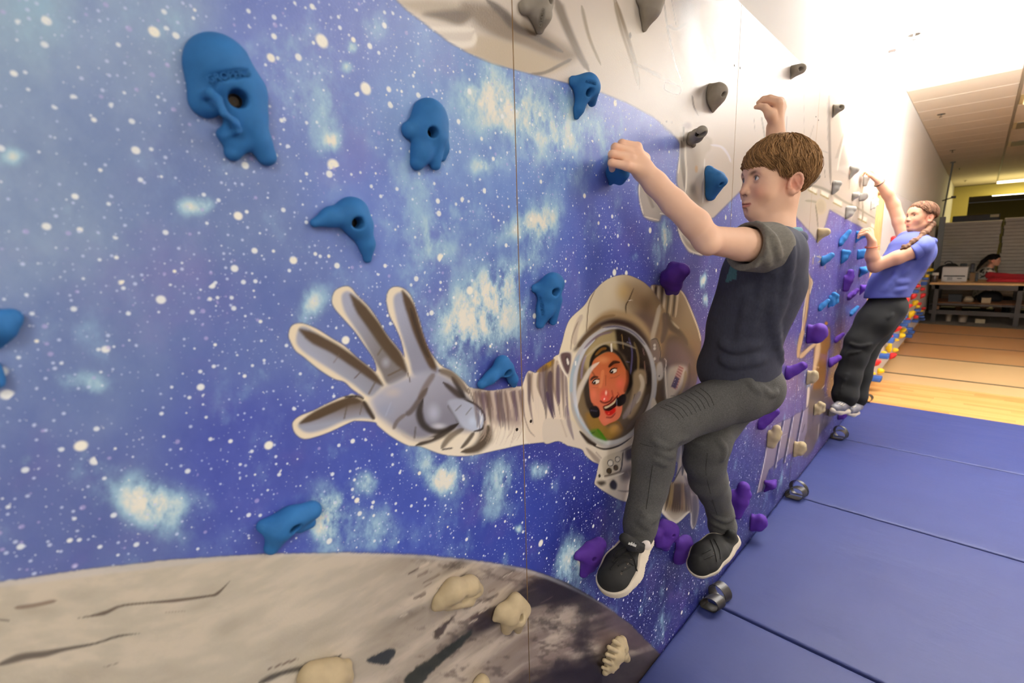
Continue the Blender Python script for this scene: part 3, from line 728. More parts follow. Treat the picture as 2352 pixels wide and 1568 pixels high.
poly([(270,60),(860,540),(860,700),(700,820),(600,500),(420,300),(290,200)], (196,178,156), FM, soft=40, only_covered=True, alpha=.55)
S([(265,0),(268,300),(275,700),(285,1000)], [26,30,24], (160,148,138), FM, alpha=.85); S([(245,80),(250,500)], 20, (206,200,196), FM); S([(480,340),(400,620),(360,840)], [22,18,12], (240,232,222), FM); S([(540,290),(545,560),(560,740)], [20,24,16], (244,238,230), FM)
S([(440,400),(340,700)], 46, (206,192,176), FM, alpha=.6); S([(655,340),(640,700),(620,1000)], [26,30,24], (200,186,170), FM); S([(690,420),(672,700)], 16, (244,238,228), FM); S([(790,640),(750,800)], 18, (240,234,226), FM)
S([(600,560),(604,700)], 10, (170,158,146), FM); S([(216,830),(220,920)], [14,18,14], (120,110,104), FM); S([(505,930),(492,1050)], [20,10], (150,136,120), FM); S([(170,610),(250,640)], 50, (200,194,190), FM, alpha=.6)
S([(20,1000),(160,1030),(280,1085),(420,1180),(560,1250),(800,1390)], [26,30,26,20], (176,166,148), FM, alpha=.8)
for a in ((40,1010),(175,1060),(320,1150),(600,1330),(735,1430)):
    q = [(a[0],a[1]),(a[0]+95,a[1]+45),(a[0]+85,a[1]+100),(a[0]-5,a[1]+52)]
    poly(q, (246,240,228), FM, soft=3, smooth=False, only_covered=True); stroke([q[3],q[2]], 16, (170,150,92), FM, taper=False); stroke([q[3],q[0]], 7, (190,176,130), FM); stroke([q[2],q[1]], 7, (180,164,120), FM)
S([(0,1180),(100,1190),(180,1230)], 26, (206,196,176), FM); blob((174,1248),66,98,(206,194,172),FM,hard=.85); S([(112,1220),(130,1350),(140,1480)], [12,16,12], (168,156,136), FM)
blob((174,1248),54,84,(196,184,164),FM,hard=.6); S([(300,1280),(420,1330),(560,1420)], 30, (226,216,200), FM); S([(640,1180),(646,1340),(630,1420)], [14,18,14], (196,184,166), FM)
# lower flank and struts round the boy's arm
poly([(820,500),(870,470),(1130,520),(1140,640),(1080,720),(1070,1000),(1060,1250),(960,1210),(880,1120),(790,1010),(800,800),(840,640)], (206,198,186), FI, soft=4)
poly([(400,990),(520,980),(700,1100),(760,1320),(640,1330),(600,1400),(450,1350),(395,1150)], (190,182,174), FI, soft=4)
S([(835,560),(845,720),(860,900),(885,1080)], [40,44,30], (160,150,138), FI, alpha=.8); S([(860,420),(860,560)], [60,30], (170,162,150), FI); S([(820,560),(815,760),(800,900)], 16, PALE, FI); S([(880,560),(880,740),(890,900),(880,1100)], 18, PALE, FI)
blob((992,850),22,50,(206,178,140),FI,hard=.5); S([(440,1340),(600,1380)], 22, PALE, FI); S([(400,1000),(400,1150),(440,1320)], 14, PALE, FI); S([(620,1310),(740,1340)], 40, (236,232,226), FI, alpha=.8); S([(470,1060),(540,1240)], 90, (160,150,140), FI, alpha=.5)
S([(1140,600),(1250,620),(1320,700),(1350,780)], [20,26,16], (232,230,236), FI, only_covered=False, alpha=.8); S([(1080,740),(1070,900),(1060,1200)], 12, (236,232,226), FI); blob((950,1060),60,110,(150,142,132),FI,alpha=.7)
poly([(790,1440),(830,1568),(900,1700),(960,1730),(1060,1750),(980,1640),(900,1568),(860,1500)], (224,216,204), FI, soft=4); S([(800,1460),(850,1600),(940,1700),(1060,1740)], 14, PALE, FI, only_covered=False); poly([(850,1540),(930,1620),(1040,1700),(960,1700),(880,1640)], (150,138,126), FI, soft=5, alpha=.7)

# ---- astronaut: arm and glove -------------------------------------------------------------
GLOVE = [(2400,1390),(2290,1385),(2040,1410),(1850,1450),(1600,1500),(1400,1490),(1230,1430),(1130,1420),(1000,1350),(900,1270),(870,1240),(740,1230),(690,1240),(540,1310),(430,1350),(330,1370),(265,1330),(240,1270),(250,1230),(300,1190),(400,1150),(500,1100),(640,1040),(740,1030),(785,1045),(700,985),(640,930),(560,905),(440,830),(330,740),(265,690),(225,620),(210,570),(225,510),(265,480),(330,480),(430,520),(540,590),(640,650),(740,740),(830,810),(885,848),(870,760),(790,640),(720,540),(640,450),(570,370),(545,310),(560,240),(600,205),(660,190),(700,210),(740,260),(830,350),(900,450),(960,550),(1040,650),(1080,700),(1104,735),(1080,620),(1040,520),(990,420),(970,340),(965,280),(985,220),(1030,195),(1090,205),(1140,245),(1170,300),(1190,360),(1220,450),(1250,560),(1290,670),(1350,760),(1400,810),(1480,850),(1560,920),(1610,970),(1680,982),(1760,995),(1850,985),(1960,965),(2010,960),(2020,930),(2060,845),(2130,855),(2250,760),(2300,730),(2500,900)]
stroke(GLOVE[10:75], 9, (60, 60, 80), FA, taper=False, only_covered=False, alpha=.45)
poly(GLOVE, ((240,230,208), (246,238,222), (300,600), (2000,1300)), FA, soft=2.0)
G = lambda P, w_, c, **k: stroke(P, w_, c, FA, **k)
poly([(290,520),(350,510),(480,590),(620,680),(740,780),(850,860),(930,940),(900,1000),(830,1040),(700,940),(560,850),(420,760),(320,690),(270,620)], ((168,170,180),(186,190,204),(600,650),(450,780)), FA, soft=5, only_covered=True)
G([(300,528),(420,600),(560,672),(700,765),(830,860),(935,955)], [50,86,80,80,70,40], (112,96,78), soft=16); G([(720,900),(770,850)], 30, (120,104,90), alpha=.7); G([(830,1020),(880,930)], 44, (130,118,104), alpha=.7); G([(560,780),(600,720)], 34, (140,128,116), alpha=.5)
poly([(620,270),(660,230),(720,260),(800,360),(900,490),(1000,620),(1080,720),(1130,850),(1100,900),(980,950),(920,850),(860,740),(780,600),(700,480),(640,380)], ((186,190,206),(150,146,146),(640,400),(1000,640)), FA, soft=5, only_covered=True)
G([(690,258),(780,380),(870,500),(950,620),(1030,720),(1115,845)], [40,90,96,90,90,50], (112,96,76), soft=16); G([(900,720),(930,670)], 40, (130,118,104), alpha=.7); blob((960,780),50,60,(190,192,204),FA,alpha=.8); G([(980,880),(1080,830)], 40, (128,112,96), alpha=.8)
poly([(1020,290),(1060,240),(1120,250),(1160,330),(1210,470),(1260,620),(1330,770),(1380,850),(1300,900),(1180,880),(1140,760),(1090,600),(1040,430)], ((186,190,206),(170,172,186),(1040,400),(1240,640)), FA, soft=5, only_covered=True)
G([(1090,230),(1150,360),(1200,520),(1250,650),(1310,780),(1345,850)], [40,76,72,64,60,40], (110,92,72), soft=14); G([(1150,360),(1200,520),(1240,640),(1290,740)], 26, (80,66,52), alpha=.8)
poly([(290,1250),(400,1170),(540,1100),(680,1060),(780,1070),(830,1140),(870,1210),(760,1210),(640,1230),(500,1290),(380,1320),(310,1300)], ((130,114,98),(180,184,198),(560,1110),(580,1240)), FA, soft=5, only_covered=True)
G([(300,1248),(430,1185),(560,1125),(680,1075),(760,1078)], [30,66,70,60,40], (112,96,76), soft=12); G([(640,1210),(660,1120)], 34, (120,106,92), alpha=.7); G([(790,1080),(830,1150),(870,1215)], [30,40,30], (92,80,68)); G([(640,1045),(740,1040),(790,1060)], 16, (70,60,54)); G([(760,1180),(780,1100)], 26, (128,116,104), alpha=.7)
poly([(850,1060),(970,960),(1150,880),(1330,850),(1460,900),(1560,1000),(1640,1090),(1710,1180),(1700,1280),(1600,1310),(1400,1300),(1300,1360),(1180,1370),(1060,1310),(950,1230),(880,1160)], ((192,194,206),(160,160,172),(1000,1000),(1200,1330)), FA, soft=12, only_covered=True)
blob((1010,1010),110,60,(214,206,200),FA,alpha=.7); blob((960,1150),110,90,(176,182,200),FA,alpha=.8)
for P, w_, c, a in (([(1130,860),(1150,930)],26,(120,106,92),.8), ([(1330,870),(1270,960),(1220,1060)],44,(140,126,116),.7), ([(1280,980),(1210,1080),(1160,1150),(1120,1180)],40,(118,106,98),.8), ([(1250,1060),(1220,1160),(1250,1260),(1340,1310),(1440,1290),(1520,1250)],[26,60,50,40,26],(70,62,56),.9), ([(1110,1180),(1050,1230),(1020,1290)],30,(140,130,124),.8), ([(1190,1280),(1180,1370)],40,(120,112,108),.7),
                    ([(1400,930),(1500,1010),(1590,1080),(1650,1110)],[20,50,40,16],(84,72,62),.9), ([(1470,890),(1540,1000),(1570,1060)],[30,40,16],(66,58,52),.9), ([(1370,840),(1460,870),(1540,940),(1600,1020)],[40,60,44,20],(120,106,92),.8), ([(1600,980),(1640,1080)],30,(96,82,74),.7), ([(1440,1110),(1500,1190),(1520,1240)],26,(110,102,100),.8), ([(1520,1250),(1400,1330),(1300,1380),(1190,1420)],[20,50,40,20],(70,58,46),.9),
                    ([(1560,1290),(1460,1350),(1390,1440)],[30,50,30],(96,80,60),.7), ([(1640,1320),(1580,1400),(1540,1440)],[30,30,14],(80,66,50),.8), ([(1750,1270),(1730,1360),(1660,1440),(1540,1470)],[50,100,70,20],(92,76,56),.9), ([(1400,1450),(1470,1440)],36,(60,50,44),.8), ([(1080,1330),(1200,1380),(1330,1360)],20,(214,206,196),.8), ([(1000,1090),(960,1190)],30,(190,196,212),.7)):
    G(P, w_, c, alpha=a)
poly([(1440,1080),(1560,1062),(1660,1110),(1718,1190),(1705,1285),(1640,1308),(1560,1280),(1500,1200)], ((190,194,208),(204,212,226),(1500,1100),(1640,1260)), FA, soft=5, only_covered=True)
G([(1560,1062),(1660,1108),(1722,1190),(1708,1286),(1642,1310)], 16, (84,74,62)); G([(1500,1150),(1540,1110)], 30, (130,122,120), alpha=.6); G([(1580,1180),(1620,1130)], 26, (140,132,130), alpha=.6); blob((1630,1230),50,60,(216,226,240),FA,alpha=.9); blob((1330,1170),80,110,(206,210,224),FA,alpha=.8); blob((1370,1270),90,36,(226,226,232),FA,alpha=.8); G([(1660,1150),(1700,1200),(1670,1290)], 14, (250,250,250), alpha=.7)
# forearm folds
poly([(1620,985),(1760,1000),(1990,975),(2010,1150),(2000,1260),(1860,1250),(1760,1230),(1720,1150)], (160,140,136), FA, soft=14, only_covered=True, alpha=.75)
for q in range(26):
    x0 = 1640 + q * 15; y0 = 990 + random.uniform(-5, 20); y1 = random.uniform(1120, 1330); c = random.choice([PURP, (132,110,100), (98,80,92), (110,92,80), (226,212,196)])
    G([(x0, y0), (x0 + 18 + random.uniform(-6, 6), (y0 + y1) / 2), (x0 + 30, y1)], [random.uniform(14, 30), 22, 4], c, alpha=.55)
for q in range(14):
    x0 = 1700 + q * 24 + random.uniform(-14, 14); G([(x0 + 20, 1230), (x0 + 10, random.uniform(1290, 1340)), (x0 - 30, random.uniform(1360, 1440))], [random.uniform(8, 24), 12, 4], (206,190,176), alpha=random.uniform(.2, .6))
# upper sleeve
poly([(2060,850),(2130,858),(2250,765),(2400,720),(2400,1380),(2290,1380),(2060,1400),(2030,1180),(2025,960)], (238,226,208), FA, soft=3, only_covered=True)
poly([(2120,850),(2190,790),(2262,752),(2250,800),(2180,848)], (196,160,40), FA, soft=3)
for q in range(30):
    x0 = 2060 + q * 14; y0 = 860 - (60 if x0 > 2150 else 0) - (50 if x0 > 2230 else 0); y1 = random.uniform(1050, 1260); c = random.choice([(120,100,112), (140,118,96), (98,80,100), (160,140,120), (90,74,70), (232,220,204)])
    G([(x0, y0), (x0 + random.uniform(-8, 14), (y0 + y1) / 2), (x0 + random.uniform(-6, 34), y1)], [random.uniform(16, 34), 26, 4], c, alpha=.6)
G([(2230,850),(2225,980),(2265,1200)], [40,44,6], (88,70,92), alpha=.8); G([(2290,800),(2290,1000),(2300,1100)], [30,34,8], (104,84,110), alpha=.8); G([(2022,960),(2024,1150),(2060,1290),(2110,1350)], 8, (150,132,118), alpha=.7)

# ---- helmet -----------------------------------------------------------------------------
H = lambda P, w_, c, **k: stroke(P, w_, c, FB, **k)
poly([(1380,275),(1480,255),(1600,262),(1690,298),(1735,335),(1790,440),(1850,580),(1900,720),(1930,870),(1900,1100),(1860,1350),(1700,1560),(1450,1800),(1300,1700),(1400,900),(1500,500)], ((196,176,146),(120,100,76),(1500,300),(1800,1100)), FB, soft=2)
for x0, c in ((1400,CREAM),(1440,(70,60,56)),(1470,CREAM),(1510,(110,96,80)),(1540,CREAM),(1580,(90,76,62)),(1615,(220,206,180)),(1650,(100,84,68)),(1680,(226,212,188))):
    H([(x0, 265), (x0 - 10, 420), (x0 - 30, 600)], [26, 24, 16], c, alpha=.9)
H([(1700,310),(1760,390),(1840,580),(1900,740),(1925,860)], 18, (236,224,202)); H([(1600,640),(1680,720)], 60, (226,214,194), alpha=.8); H([(1560,560),(1600,700),(1700,780),(1780,900)], [60,70,60,40], (76,62,50), alpha=.85); poly([(1560,820),(1700,790),(1790,900),(1880,1100),(1860,1380),(1700,1500),(1560,1560),(1480,1400),(1540,1000)], (88,76,70), FB, soft=10, only_covered=True, alpha=.9)
poly([(1560,880),(1650,860),(1720,900),(1780,1010),(1820,1120),(1700,1150),(1600,1180),(1560,1300),(1545,1050)], (110,96,104), FB, soft=12, only_covered=True); poly([(1560,1200),(1620,1130),(1760,1140),(1740,1300),(1640,1450),(1560,1500),(1545,1350)], (214,204,190), FB, soft=8, only_covered=True)
poly([(1690,1120),(1738,1150),(1662,1385),(1603,1352)], (150,26,30), FB, soft=1.5, smooth=False); 
for q in range(6):
    t = (q + .5) / 6; a = np.array((1690,1120)) * (1 - t) + np.array((1738,1150)) * t; b = np.array((1603,1352)) * (1 - t) + np.array((1662,1385)) * t; stroke([tuple(a), tuple(b)], 4, (235,215,205), FB, taper=False)
poly([(1648,1240),(1690,1262),(1650,1370),(1603,1350)], (44,48,110), FB, soft=1.5, smooth=False)
for q in range(3): 
    for r_ in range(3): blob((1634 + q * 12 - r_ * 9, 1270 + r_ * 28 + q * 6), 3.5, 3.5, (230,230,235), FB, hard=.4)
H([(1760,1180),(1740,1330),(1680,1460)], 30, (150,134,80), alpha=.7); H([(1800,1100),(1800,1300),(1740,1440)], 26, (40,32,34), alpha=.8); H([(1600,1450),(1640,1450)], 16, (60,52,50)); H([(1540,1150),(1545,1300),(1560,1480)], 18, (240,232,220), alpha=.8)
HEL = [(330,1040),(390,1000),(400,960),(430,860),(460,740),(500,640),(560,570),(640,500),(690,440),(730,370),(790,300),(860,230),(950,175),(1060,145),(1150,150),(1250,190),(1330,240),(1400,310),(1450,380),(1500,460),(1535,540),(1550,640),(1530,760),(1500,880),(1500,1040),(1490,1200),(1430,1400),(1380,1560),(1300,1800),(1100,1960),(850,2010),(640,1960),(560,1850),(500,1560),(480,1260),(420,1160),(390,1080)]
poly(HEL, ((240,230,206), (172,150,118), (700,400), (1450,560)), FB, soft=1.4)
poly([(1100,230),(1250,240),(1380,340),(1480,500),(1500,640),(1440,800),(1330,700),(1220,560),(1120,440)], (150,126,98), FB, soft=26, only_covered=True, alpha=.75)
blob((1090,330),130,150,(206,178,120),FB,alpha=.55); blob((1330,470),110,160,(118,94,72),FB,alpha=.5); poly([(1230,560),(1360,560),(1450,620),(1440,780),(1360,760),(1290,680)], (118,98,100), FB, soft=16, only_covered=True, alpha=.7)
H([(690,760),(700,600),(720,450),(780,320)], 9, (150,128,104)); H([(1120,600),(1115,480),(1150,410),(1200,290)], 14, (120,100,78)); H([(1140,420),(1190,420)], 12, PALE); H([(1116,470),(1112,610)], 8, (70,56,46)); H([(560,900),(580,720),(640,580)], 50, (190,172,160), alpha=.5); H([(520,960),(540,800),(600,650)], 16, (160,140,124), alpha=.6)
# brow of the helmet opening
poly([(690,760),(760,650),(860,560),(980,520),(1100,540),(1220,590),(1320,680),(1380,800),(1400,960),(1360,860),(1270,740),(1150,670),(1000,630),(860,650),(750,730)], (196,174,140), FB, soft=7, only_covered=True)
poly([(560,950),(640,830),(740,720),(860,640),(1000,610),(1140,640),(1250,710),(1340,820),(1390,950),(1360,1000),(1280,860),(1160,740),(1000,690),(860,710),(720,800),(600,940)], (66,40,44), FB, soft=8, only_covered=True, alpha=.95); H([(600,920),(700,800),(840,690)], 50, (120,98,70), alpha=.8); H([(720,720),(860,610),(1000,580)], 30, (150,124,84), alpha=.6)
# right strap and clips
H([(1480,470),(1450,620),(1410,780),(1400,860)], [40,50,50,40], (206,194,176)); H([(1530,560),(1540,720),(1500,880)], [60,70,40], (96,82,82), alpha=.85); poly([(1385,850),(1450,840),(1490,980),(1480,1080),(1420,1080),(1380,900)], (150,136,128), FB, soft=3, only_covered=True); H([(1385,850),(1450,840),(1490,980),(1475,1080)], 8, (60,50,48))
for y in (905, 940, 1050): blob((1425, y), 18, 22, (226,220,214), FB, hard=.5)
poly([(1480,1050),(1530,1040),(1552,1080),(1540,1170),(1500,1180)], (110,98,98), FB, soft=3, only_covered=True); poly([(1450,1120),(1500,1090),(1520,1220),(1490,1280),(1450,1260)], (206,198,190), FB, soft=3, only_covered=True); blob((1475,1236),10,14,(30,26,26),FB,hard=.5); H([(1400,1090),(1390,1170),(1410,1240)], 26, (210,200,190)); H([(1430,1100),(1425,1180),(1440,1240)], 14, (80,68,62)); H([(1530,1045),(1552,1090),(1530,1190)], 7, (230,226,220))
# left hinge
poly([(400,1000),(520,970),(540,1000),(520,1200),(490,1250),(430,1160)], (226,216,200), FB, soft=2.5, only_covered=True); poly([(415,1000),(505,985),(525,1040),(505,1180),(480,1210),(430,1110)], (124,102,104), FB, soft=2.5, only_covered=True); blob((485,1075),26,66,(96,80,82),FB,ang=-.2,hard=.7); blob((488,1080),16,48,(240,234,226),FB,ang=-.2,hard=.6); H([(385,1020),(430,1160),(490,1250)], 12, (250,244,232))
# ---- visor ------------------------------------------------------------------------------
VIS = [(1308,885),(1316,832),(1338,790),(1370,762),(1405,748),(1440,752),(1470,772),(1494,806),(1506,848),(1508,895),(1496,942),(1470,986),(1435,1014),(1395,1024),(1355,1007),(1328,967),(1312,925)]
poly(VIS, (206, 204, 204), soft=2)
VI2 = [(1316,885),(1324,836),(1345,796),(1374,769),(1406,756),(1438,760),(1464,778),(1486,810),(1496,850),(1497,895),(1486,938),(1462,978),(1431,1003),(1396,1011),(1360,995),(1336,958),(1320,920)]
poly(VI2, ((150,132,104), (96,80,64), (1330,850), (1480,850)), soft=2.5, only_covered=True)
V_ = lambda P, w_, c, **k: stroke(P, w_, c, **k)
poly([(1380,768),(1415,762),(1418,800),(1400,800),(1375,830),(1352,850),(1340,830),(1352,798)], (196,180,140), soft=6, only_covered=True, alpha=.9)
poly([(1415,758),(1440,762),(1470,785),(1490,830),(1494,880),(1470,890),(1450,880),(1446,850),(1436,820),(1420,800)], (48,38,32), soft=5, only_covered=True, alpha=.95)
for P, w_, c in (([(1428,768),(1432,800)],6,(176,150,100)),([(1444,775),(1452,810),(1448,860)],4,(110,104,140)),([(1456,785),(1466,820),(1464,870)],5,(150,130,90)),([(1440,785),(1448,788)],3,(190,190,220)),([(1438,830),(1446,832)],3,(160,160,190)),([(1480,830),(1484,880)],8,(150,120,110)),([(1476,800),(1480,815)],5,(180,150,150))): V_(P, w_, c, alpha=.85)
poly([(1456,855),(1480,850),(1484,880),(1470,930),(1450,960),(1440,950),(1452,900)], (176,156,128), soft=5, only_covered=True, alpha=.9); V_([(1470,860),(1476,885),(1462,925)], 9, (226,214,196), alpha=.8); V_([(1458,905),(1447,950)], 6, (96,80,84))
V_([(1432,960),(1452,930),(1470,900)], 12, (160,150,150), alpha=.8); V_([(1440,985),(1470,950),(1490,905)], 9, (120,108,104), alpha=.8)
poly([(1345,950),(1372,955),(1400,985),(1430,985),(1420,1002),(1395,1008),(1360,992)], (168,138,78), soft=6, only_covered=True); blob((1412,985),20,18,(196,160,100),hard=.2); V_([(1395,975),(1418,968),(1430,985)], 5, (150,116,60))
poly([(1350,992),(1372,985),(1385,1000),(1396,1014),(1378,1018),(1358,1006)], (110,150,60), soft=5, only_covered=True, alpha=.85); V_([(1372,985),(1384,1000),(1392,1014)], 5, (90,150,40)); V_([(1352,998),(1366,992)], 6, (80,110,60))
# hood
poly([(1354,832),(1366,806),(1384,792),(1398,794),(1404,806),(1392,808),(1374,820),(1362,846),(1354,880)], (44,36,26), soft=2.5, only_covered=True); V_([(1368,815),(1382,802),(1392,800)], 6, (150,110,40))
poly([(1404,800),(1424,812),(1438,838),(1452,870),(1450,890),(1438,905),(1442,870),(1432,836),(1418,814)], (38,30,26), soft=3, only_covered=True); poly([(1340,880),(1352,870),(1356,905),(1366,935),(1356,945),(1345,925)], (70,56,46), soft=4, only_covered=True)
# ---- face -------------------------------------------------------------------------------
FACE = [(1353,872),(1357,850),(1363,828),(1381,814),(1400,808),(1417,815),(1430,834),(1438,851),(1442,873),(1437,892),(1430,925),(1428,945),(1420,962),(1400,972),(1387,977),(1376,962),(1372,942),(1358,922),(1354,895)]
poly(FACE, ((206,128,78), (222,140,112), (1400,815), (1395,950)), soft=1.5, only_covered=True)
blob((1386,826),26,14,(236,176,130),alpha=.7); blob((1412,838),22,14,(170,92,50),alpha=.7); blob((1424,880),16,22,(232,132,110),alpha=.8); blob((1363,905),12,20,(236,150,120),alpha=.8); V_([(1440,850),(1441,875),(1434,900)], 7, (150,80,46), alpha=.8); V_([(1357,850),(1366,862)], 10, (150,96,60), alpha=.6)
V_([(1398,843),(1410,832),(1424,832)], [5,8,4], (88,48,28)); V_([(1356,873),(1364,866),(1374,866)], [4,6,3], (96,56,34)); V_([(1385,850),(1382,870),(1378,890)], 8, (230,160,116), alpha=.8); V_([(1392,862),(1391,885)], 5, (170,96,60), alpha=.7)
for (x, y, rx, ry, an) in ((1409,852,9,5.5,-.35),(1369,877,9,5.5,-.35)):
    blob((x, y), rx + 3, ry + 3, (130,72,44), ang=an, hard=.3, alpha=.9); blob((x, y), rx, ry, (238,226,210), ang=an, hard=.75); blob((x - 4, y + 1.5), 4.4, 4.6, (40,30,28), hard=.7); blob((x - 5, y), 1.4, 1.4, (255,255,255), hard=.5); V_([(x - rx, y + 3), (x - 3, y - ry), (x + rx, y - ry - 1)], 2.6, (50,30,22)); V_([(x - rx + 2, y + ry), (x + rx, y + 3)], 2, (120,66,44), alpha=.8)
V_([(1400,868),(1414,866),(1424,860)], 3, (196,120,86)); V_([(1362,890),(1372,890)], 3, (190,116,84))
blob((1390,908),17,21,(222,112,92),hard=.35); blob((1388,915),12,11,(236,120,104),hard=.3); blob((1392,902),4,9,(255,226,206),alpha=.9); blob((1388,916),2.5,4,(255,240,230)); V_([(1378,920),(1388,925),(1402,920),(1407,910)], 4, (120,44,36), alpha=.8); V_([(1405,895),(1409,912),(1415,915)], 4, (176,84,60), alpha=.7)
poly([(1386,934),(1398,930),(1410,922),(1418,910),(1419,926),(1410,938),(1398,944),(1388,942)], (70,26,26), soft=1.3, only_covered=True); poly([(1388,934),(1399,930),(1410,922),(1416,914),(1412,925),(1400,934),(1391,938)], (214,200,170), soft=1.2, only_covered=True)
V_([(1384,934),(1398,928),(1412,916),(1420,906)], 3, (140,44,36)); poly([(1389,944),(1400,944),(1412,936),(1414,944),(1404,953),(1394,953)], (206,50,44), soft=2, only_covered=True); blob((1398,949),4,2.5,(240,130,110)); V_([(1392,958),(1404,958),(1414,948)], 4, (150,66,60), alpha=.7); blob((1394,966),14,9,(226,150,130),alpha=.7); V_([(1418,900),(1424,912),(1420,930)], 3, (176,80,60), alpha=.8)
poly([(1416,917),(1430,905),(1438,908),(1436,924),(1424,933),(1416,930)], (40,32,32), soft=1.5, only_covered=True); V_([(1417,918),(1417,930)], 2, (170,170,190)); poly([(1354,938),(1366,932),(1376,938),(1377,955),(1364,960),(1356,952)], (34,28,34), soft=1.5, only_covered=True); V_([(1356,942),(1372,944)], 3, (120,116,140)); V_([(1357,924),(1372,934)], 3, (50,40,40))
# reflections on the visor
for P, w_, c, a in (([(1324,935),(1330,900),(1344,870),(1358,846),(1376,832)],[7,12,10,6],(240,232,220),.75), ([(1330,960),(1320,905),(1324,850),(1342,805),(1366,780)],[5,9,8,5],(226,230,236),.8), ([(1312,905),(1314,860),(1330,815)],7,(180,200,210),.8), ([(1335,870),(1338,840),(1346,815)],5,(170,160,196),.6), ([(1342,800),(1372,772),(1405,762)],5,(150,130,150),.7), ([(1345,820),(1372,796),(1400,786),(1430,788),(1460,800)],5,(206,196,176),.55), ([(1405,806),(1404,790)],10,(255,250,240),.9), ([(1500,850),(1500,900),(1485,945),(1455,985)],6,(214,208,200),.7), ([(1330,965),(1355,1000),(1395,1016),(1435,1006),(1468,975)],7,(214,214,210),.8), ([(1315,925),(1332,968),(1360,1002)],6,(190,210,222),.8), ([(1322,830),(1322,838)],8,(255,252,245),.9), ([(1384,752),(1420,750),(1455,764),(1482,792)],4,(90,84,120),.7)): V_(P, w_, c, alpha=a)
# ---- neck ring, chest pack ----------------------------------------------------------------
Cc = lambda P, w_, c, **k: stroke(P, w_, c, FC, **k)
poly([(150,530),(260,580),(400,620),(440,680),(520,750),(600,790),(640,900),(1000,760),(1300,520),(1240,220),(1170,60),(1100,330),(900,500),(700,580),(560,560),(420,470),(320,320),(200,300),(0,300),(0,550)], (228,218,202), FC, soft=1.5)
Cc([(290,0),(310,180),(370,330),(460,450),(560,540),(680,590),(820,560),(960,470)], [30,34,40,40,30,24], (196,190,184), alpha=.9); Cc([(380,420),(480,530),(560,570)], [20,50,26], (86,72,64)); Cc([(500,560),(640,615),(800,580),(940,490)], [10,20,18,10], (70,58,54)); Cc([(450,600),(560,720),(620,780)], [20,60,30], (160,144,134), alpha=.7); Cc([(560,650),(640,740)], 40, (190,176,166), alpha=.8); Cc([(640,740),(760,690),(900,620),(1000,560)], [20,40,40,30], (110,96,88), alpha=.85); Cc([(30,0),(60,150),(100,290)], [40,44,8], (100,82,108)); Cc([(130,0),(150,140)], 40, (150,130,140), alpha=.8); Cc([(240,150),(270,350),(320,520)], [40,44,12], (160,146,150), alpha=.8); Cc([(240,60),(260,250)], 30, (130,116,146), alpha=.6); Cc([(180,300),(240,480)], 50, (210,196,180), alpha=.7)
poly([(590,770),(640,700),(840,640),(1000,560),(1100,600),(1050,1200),(920,1190),(800,1160),(640,1070),(560,1010),(540,980),(560,900),(570,850)], (226,216,200), FC, soft=1.5)
poly([(640,710),(840,640),(825,800),(800,850),(650,900),(635,860)], (214,204,186), FC, soft=2.5, only_covered=True); 
for (x, y, r_, c) in ((714,765,30,(240,234,224)),(790,725,25,(226,218,204)),(700,850,26,(110,92,58)),(772,815,24,(116,98,64))): blob((x, y), r_ + 7, r_ + 11, (70,58,50), FC, hard=.8); blob((x, y), r_, r_ + 2, c, FC, hard=.8)
Cc([(850,640),(835,800),(815,860)], 14, (90,78,70)); Cc([(640,910),(760,880),(830,850)], 20, (150,138,124)); poly([(880,620),(960,600),(970,700),(900,740),(870,690)], (50,42,50), FC, soft=6, only_covered=True, alpha=.9); poly([(830,850),(1000,790),(1000,900),(850,960)], (110,98,88), FC, soft=10, only_covered=True, alpha=.8); blob((596,903),16,24,(46,38,34),FC,hard=.6)
poly([(570,970),(640,960),(660,985),(610,1010)], (90,78,66), FC, soft=5, only_covered=True); poly([(705,990),(745,945),(785,990),(770,1050),(720,1040)], (52,42,36), FC, soft=3, only_covered=True); Cc([(790,1060),(900,1070),(980,1020)], [10,20,20], (150,136,124), alpha=.8); Cc([(640,900),(650,940),(780,900),(860,870)], 16, (240,232,218), alpha=.8); Cc([(900,850),(950,1000)], 40, (170,156,142), alpha=.6)
# strap between the knees and the other glove
poly([(1500,500),(1420,600),(1400,720),(1440,780),(1400,960),(1330,970),(1280,1130),(1240,1250),(1330,1370),(1410,1420),(1480,1380),(1570,1300),(1575,1420),(1600,1480),(1640,1420),(1670,1250),(1655,1100),(1640,1040),(1560,900),(1520,600)], (214,204,186), FC, soft=1.5)
poly([(1410,600),(1480,560),(1470,660),(1440,770),(1405,740)], (150,148,150), FC, soft=4, only_covered=True); Cc([(1500,520),(1500,700),(1490,900)], [30,36,20], (60,50,40)); Cc([(1380,990),(1440,880),(1480,800)], 14, (80,66,56)); poly([(1510,900),(1580,960),(1650,1090),(1600,1100),(1540,1000)], (128,116,110), FC, soft=5, only_covered=True)
poly([(1340,1000),(1400,970),(1500,970),(1560,1060),(1570,1180),(1560,1290),(1480,1300),(1380,1300),(1300,1200),(1290,1130)], (120,98,66), FC, soft=12, only_covered=True, alpha=.9)
for q in range(12):
    x0 = 1360 + q * 17; Cc([(x0, 980), (x0 - 20 + q * 4, 1120), (x0 - 60 + q * 9, 1290)], [12, 26, 10], random.choice([(84,66,46),(150,122,80),(180,160,120),(96,78,60)]), alpha=.7)
poly([(1590,1130),(1650,1120),(1668,1250),(1640,1410),(1605,1465),(1590,1330)], (110,100,98), FC, soft=6, only_covered=True); Cc([(1580,1300),(1585,1420),(1602,1470)], 12, (240,234,222)); Cc([(1250,1250),(1330,1350),(1410,1405),(1490,1360),(1560,1290)], 40, (242,236,222), alpha=.85)

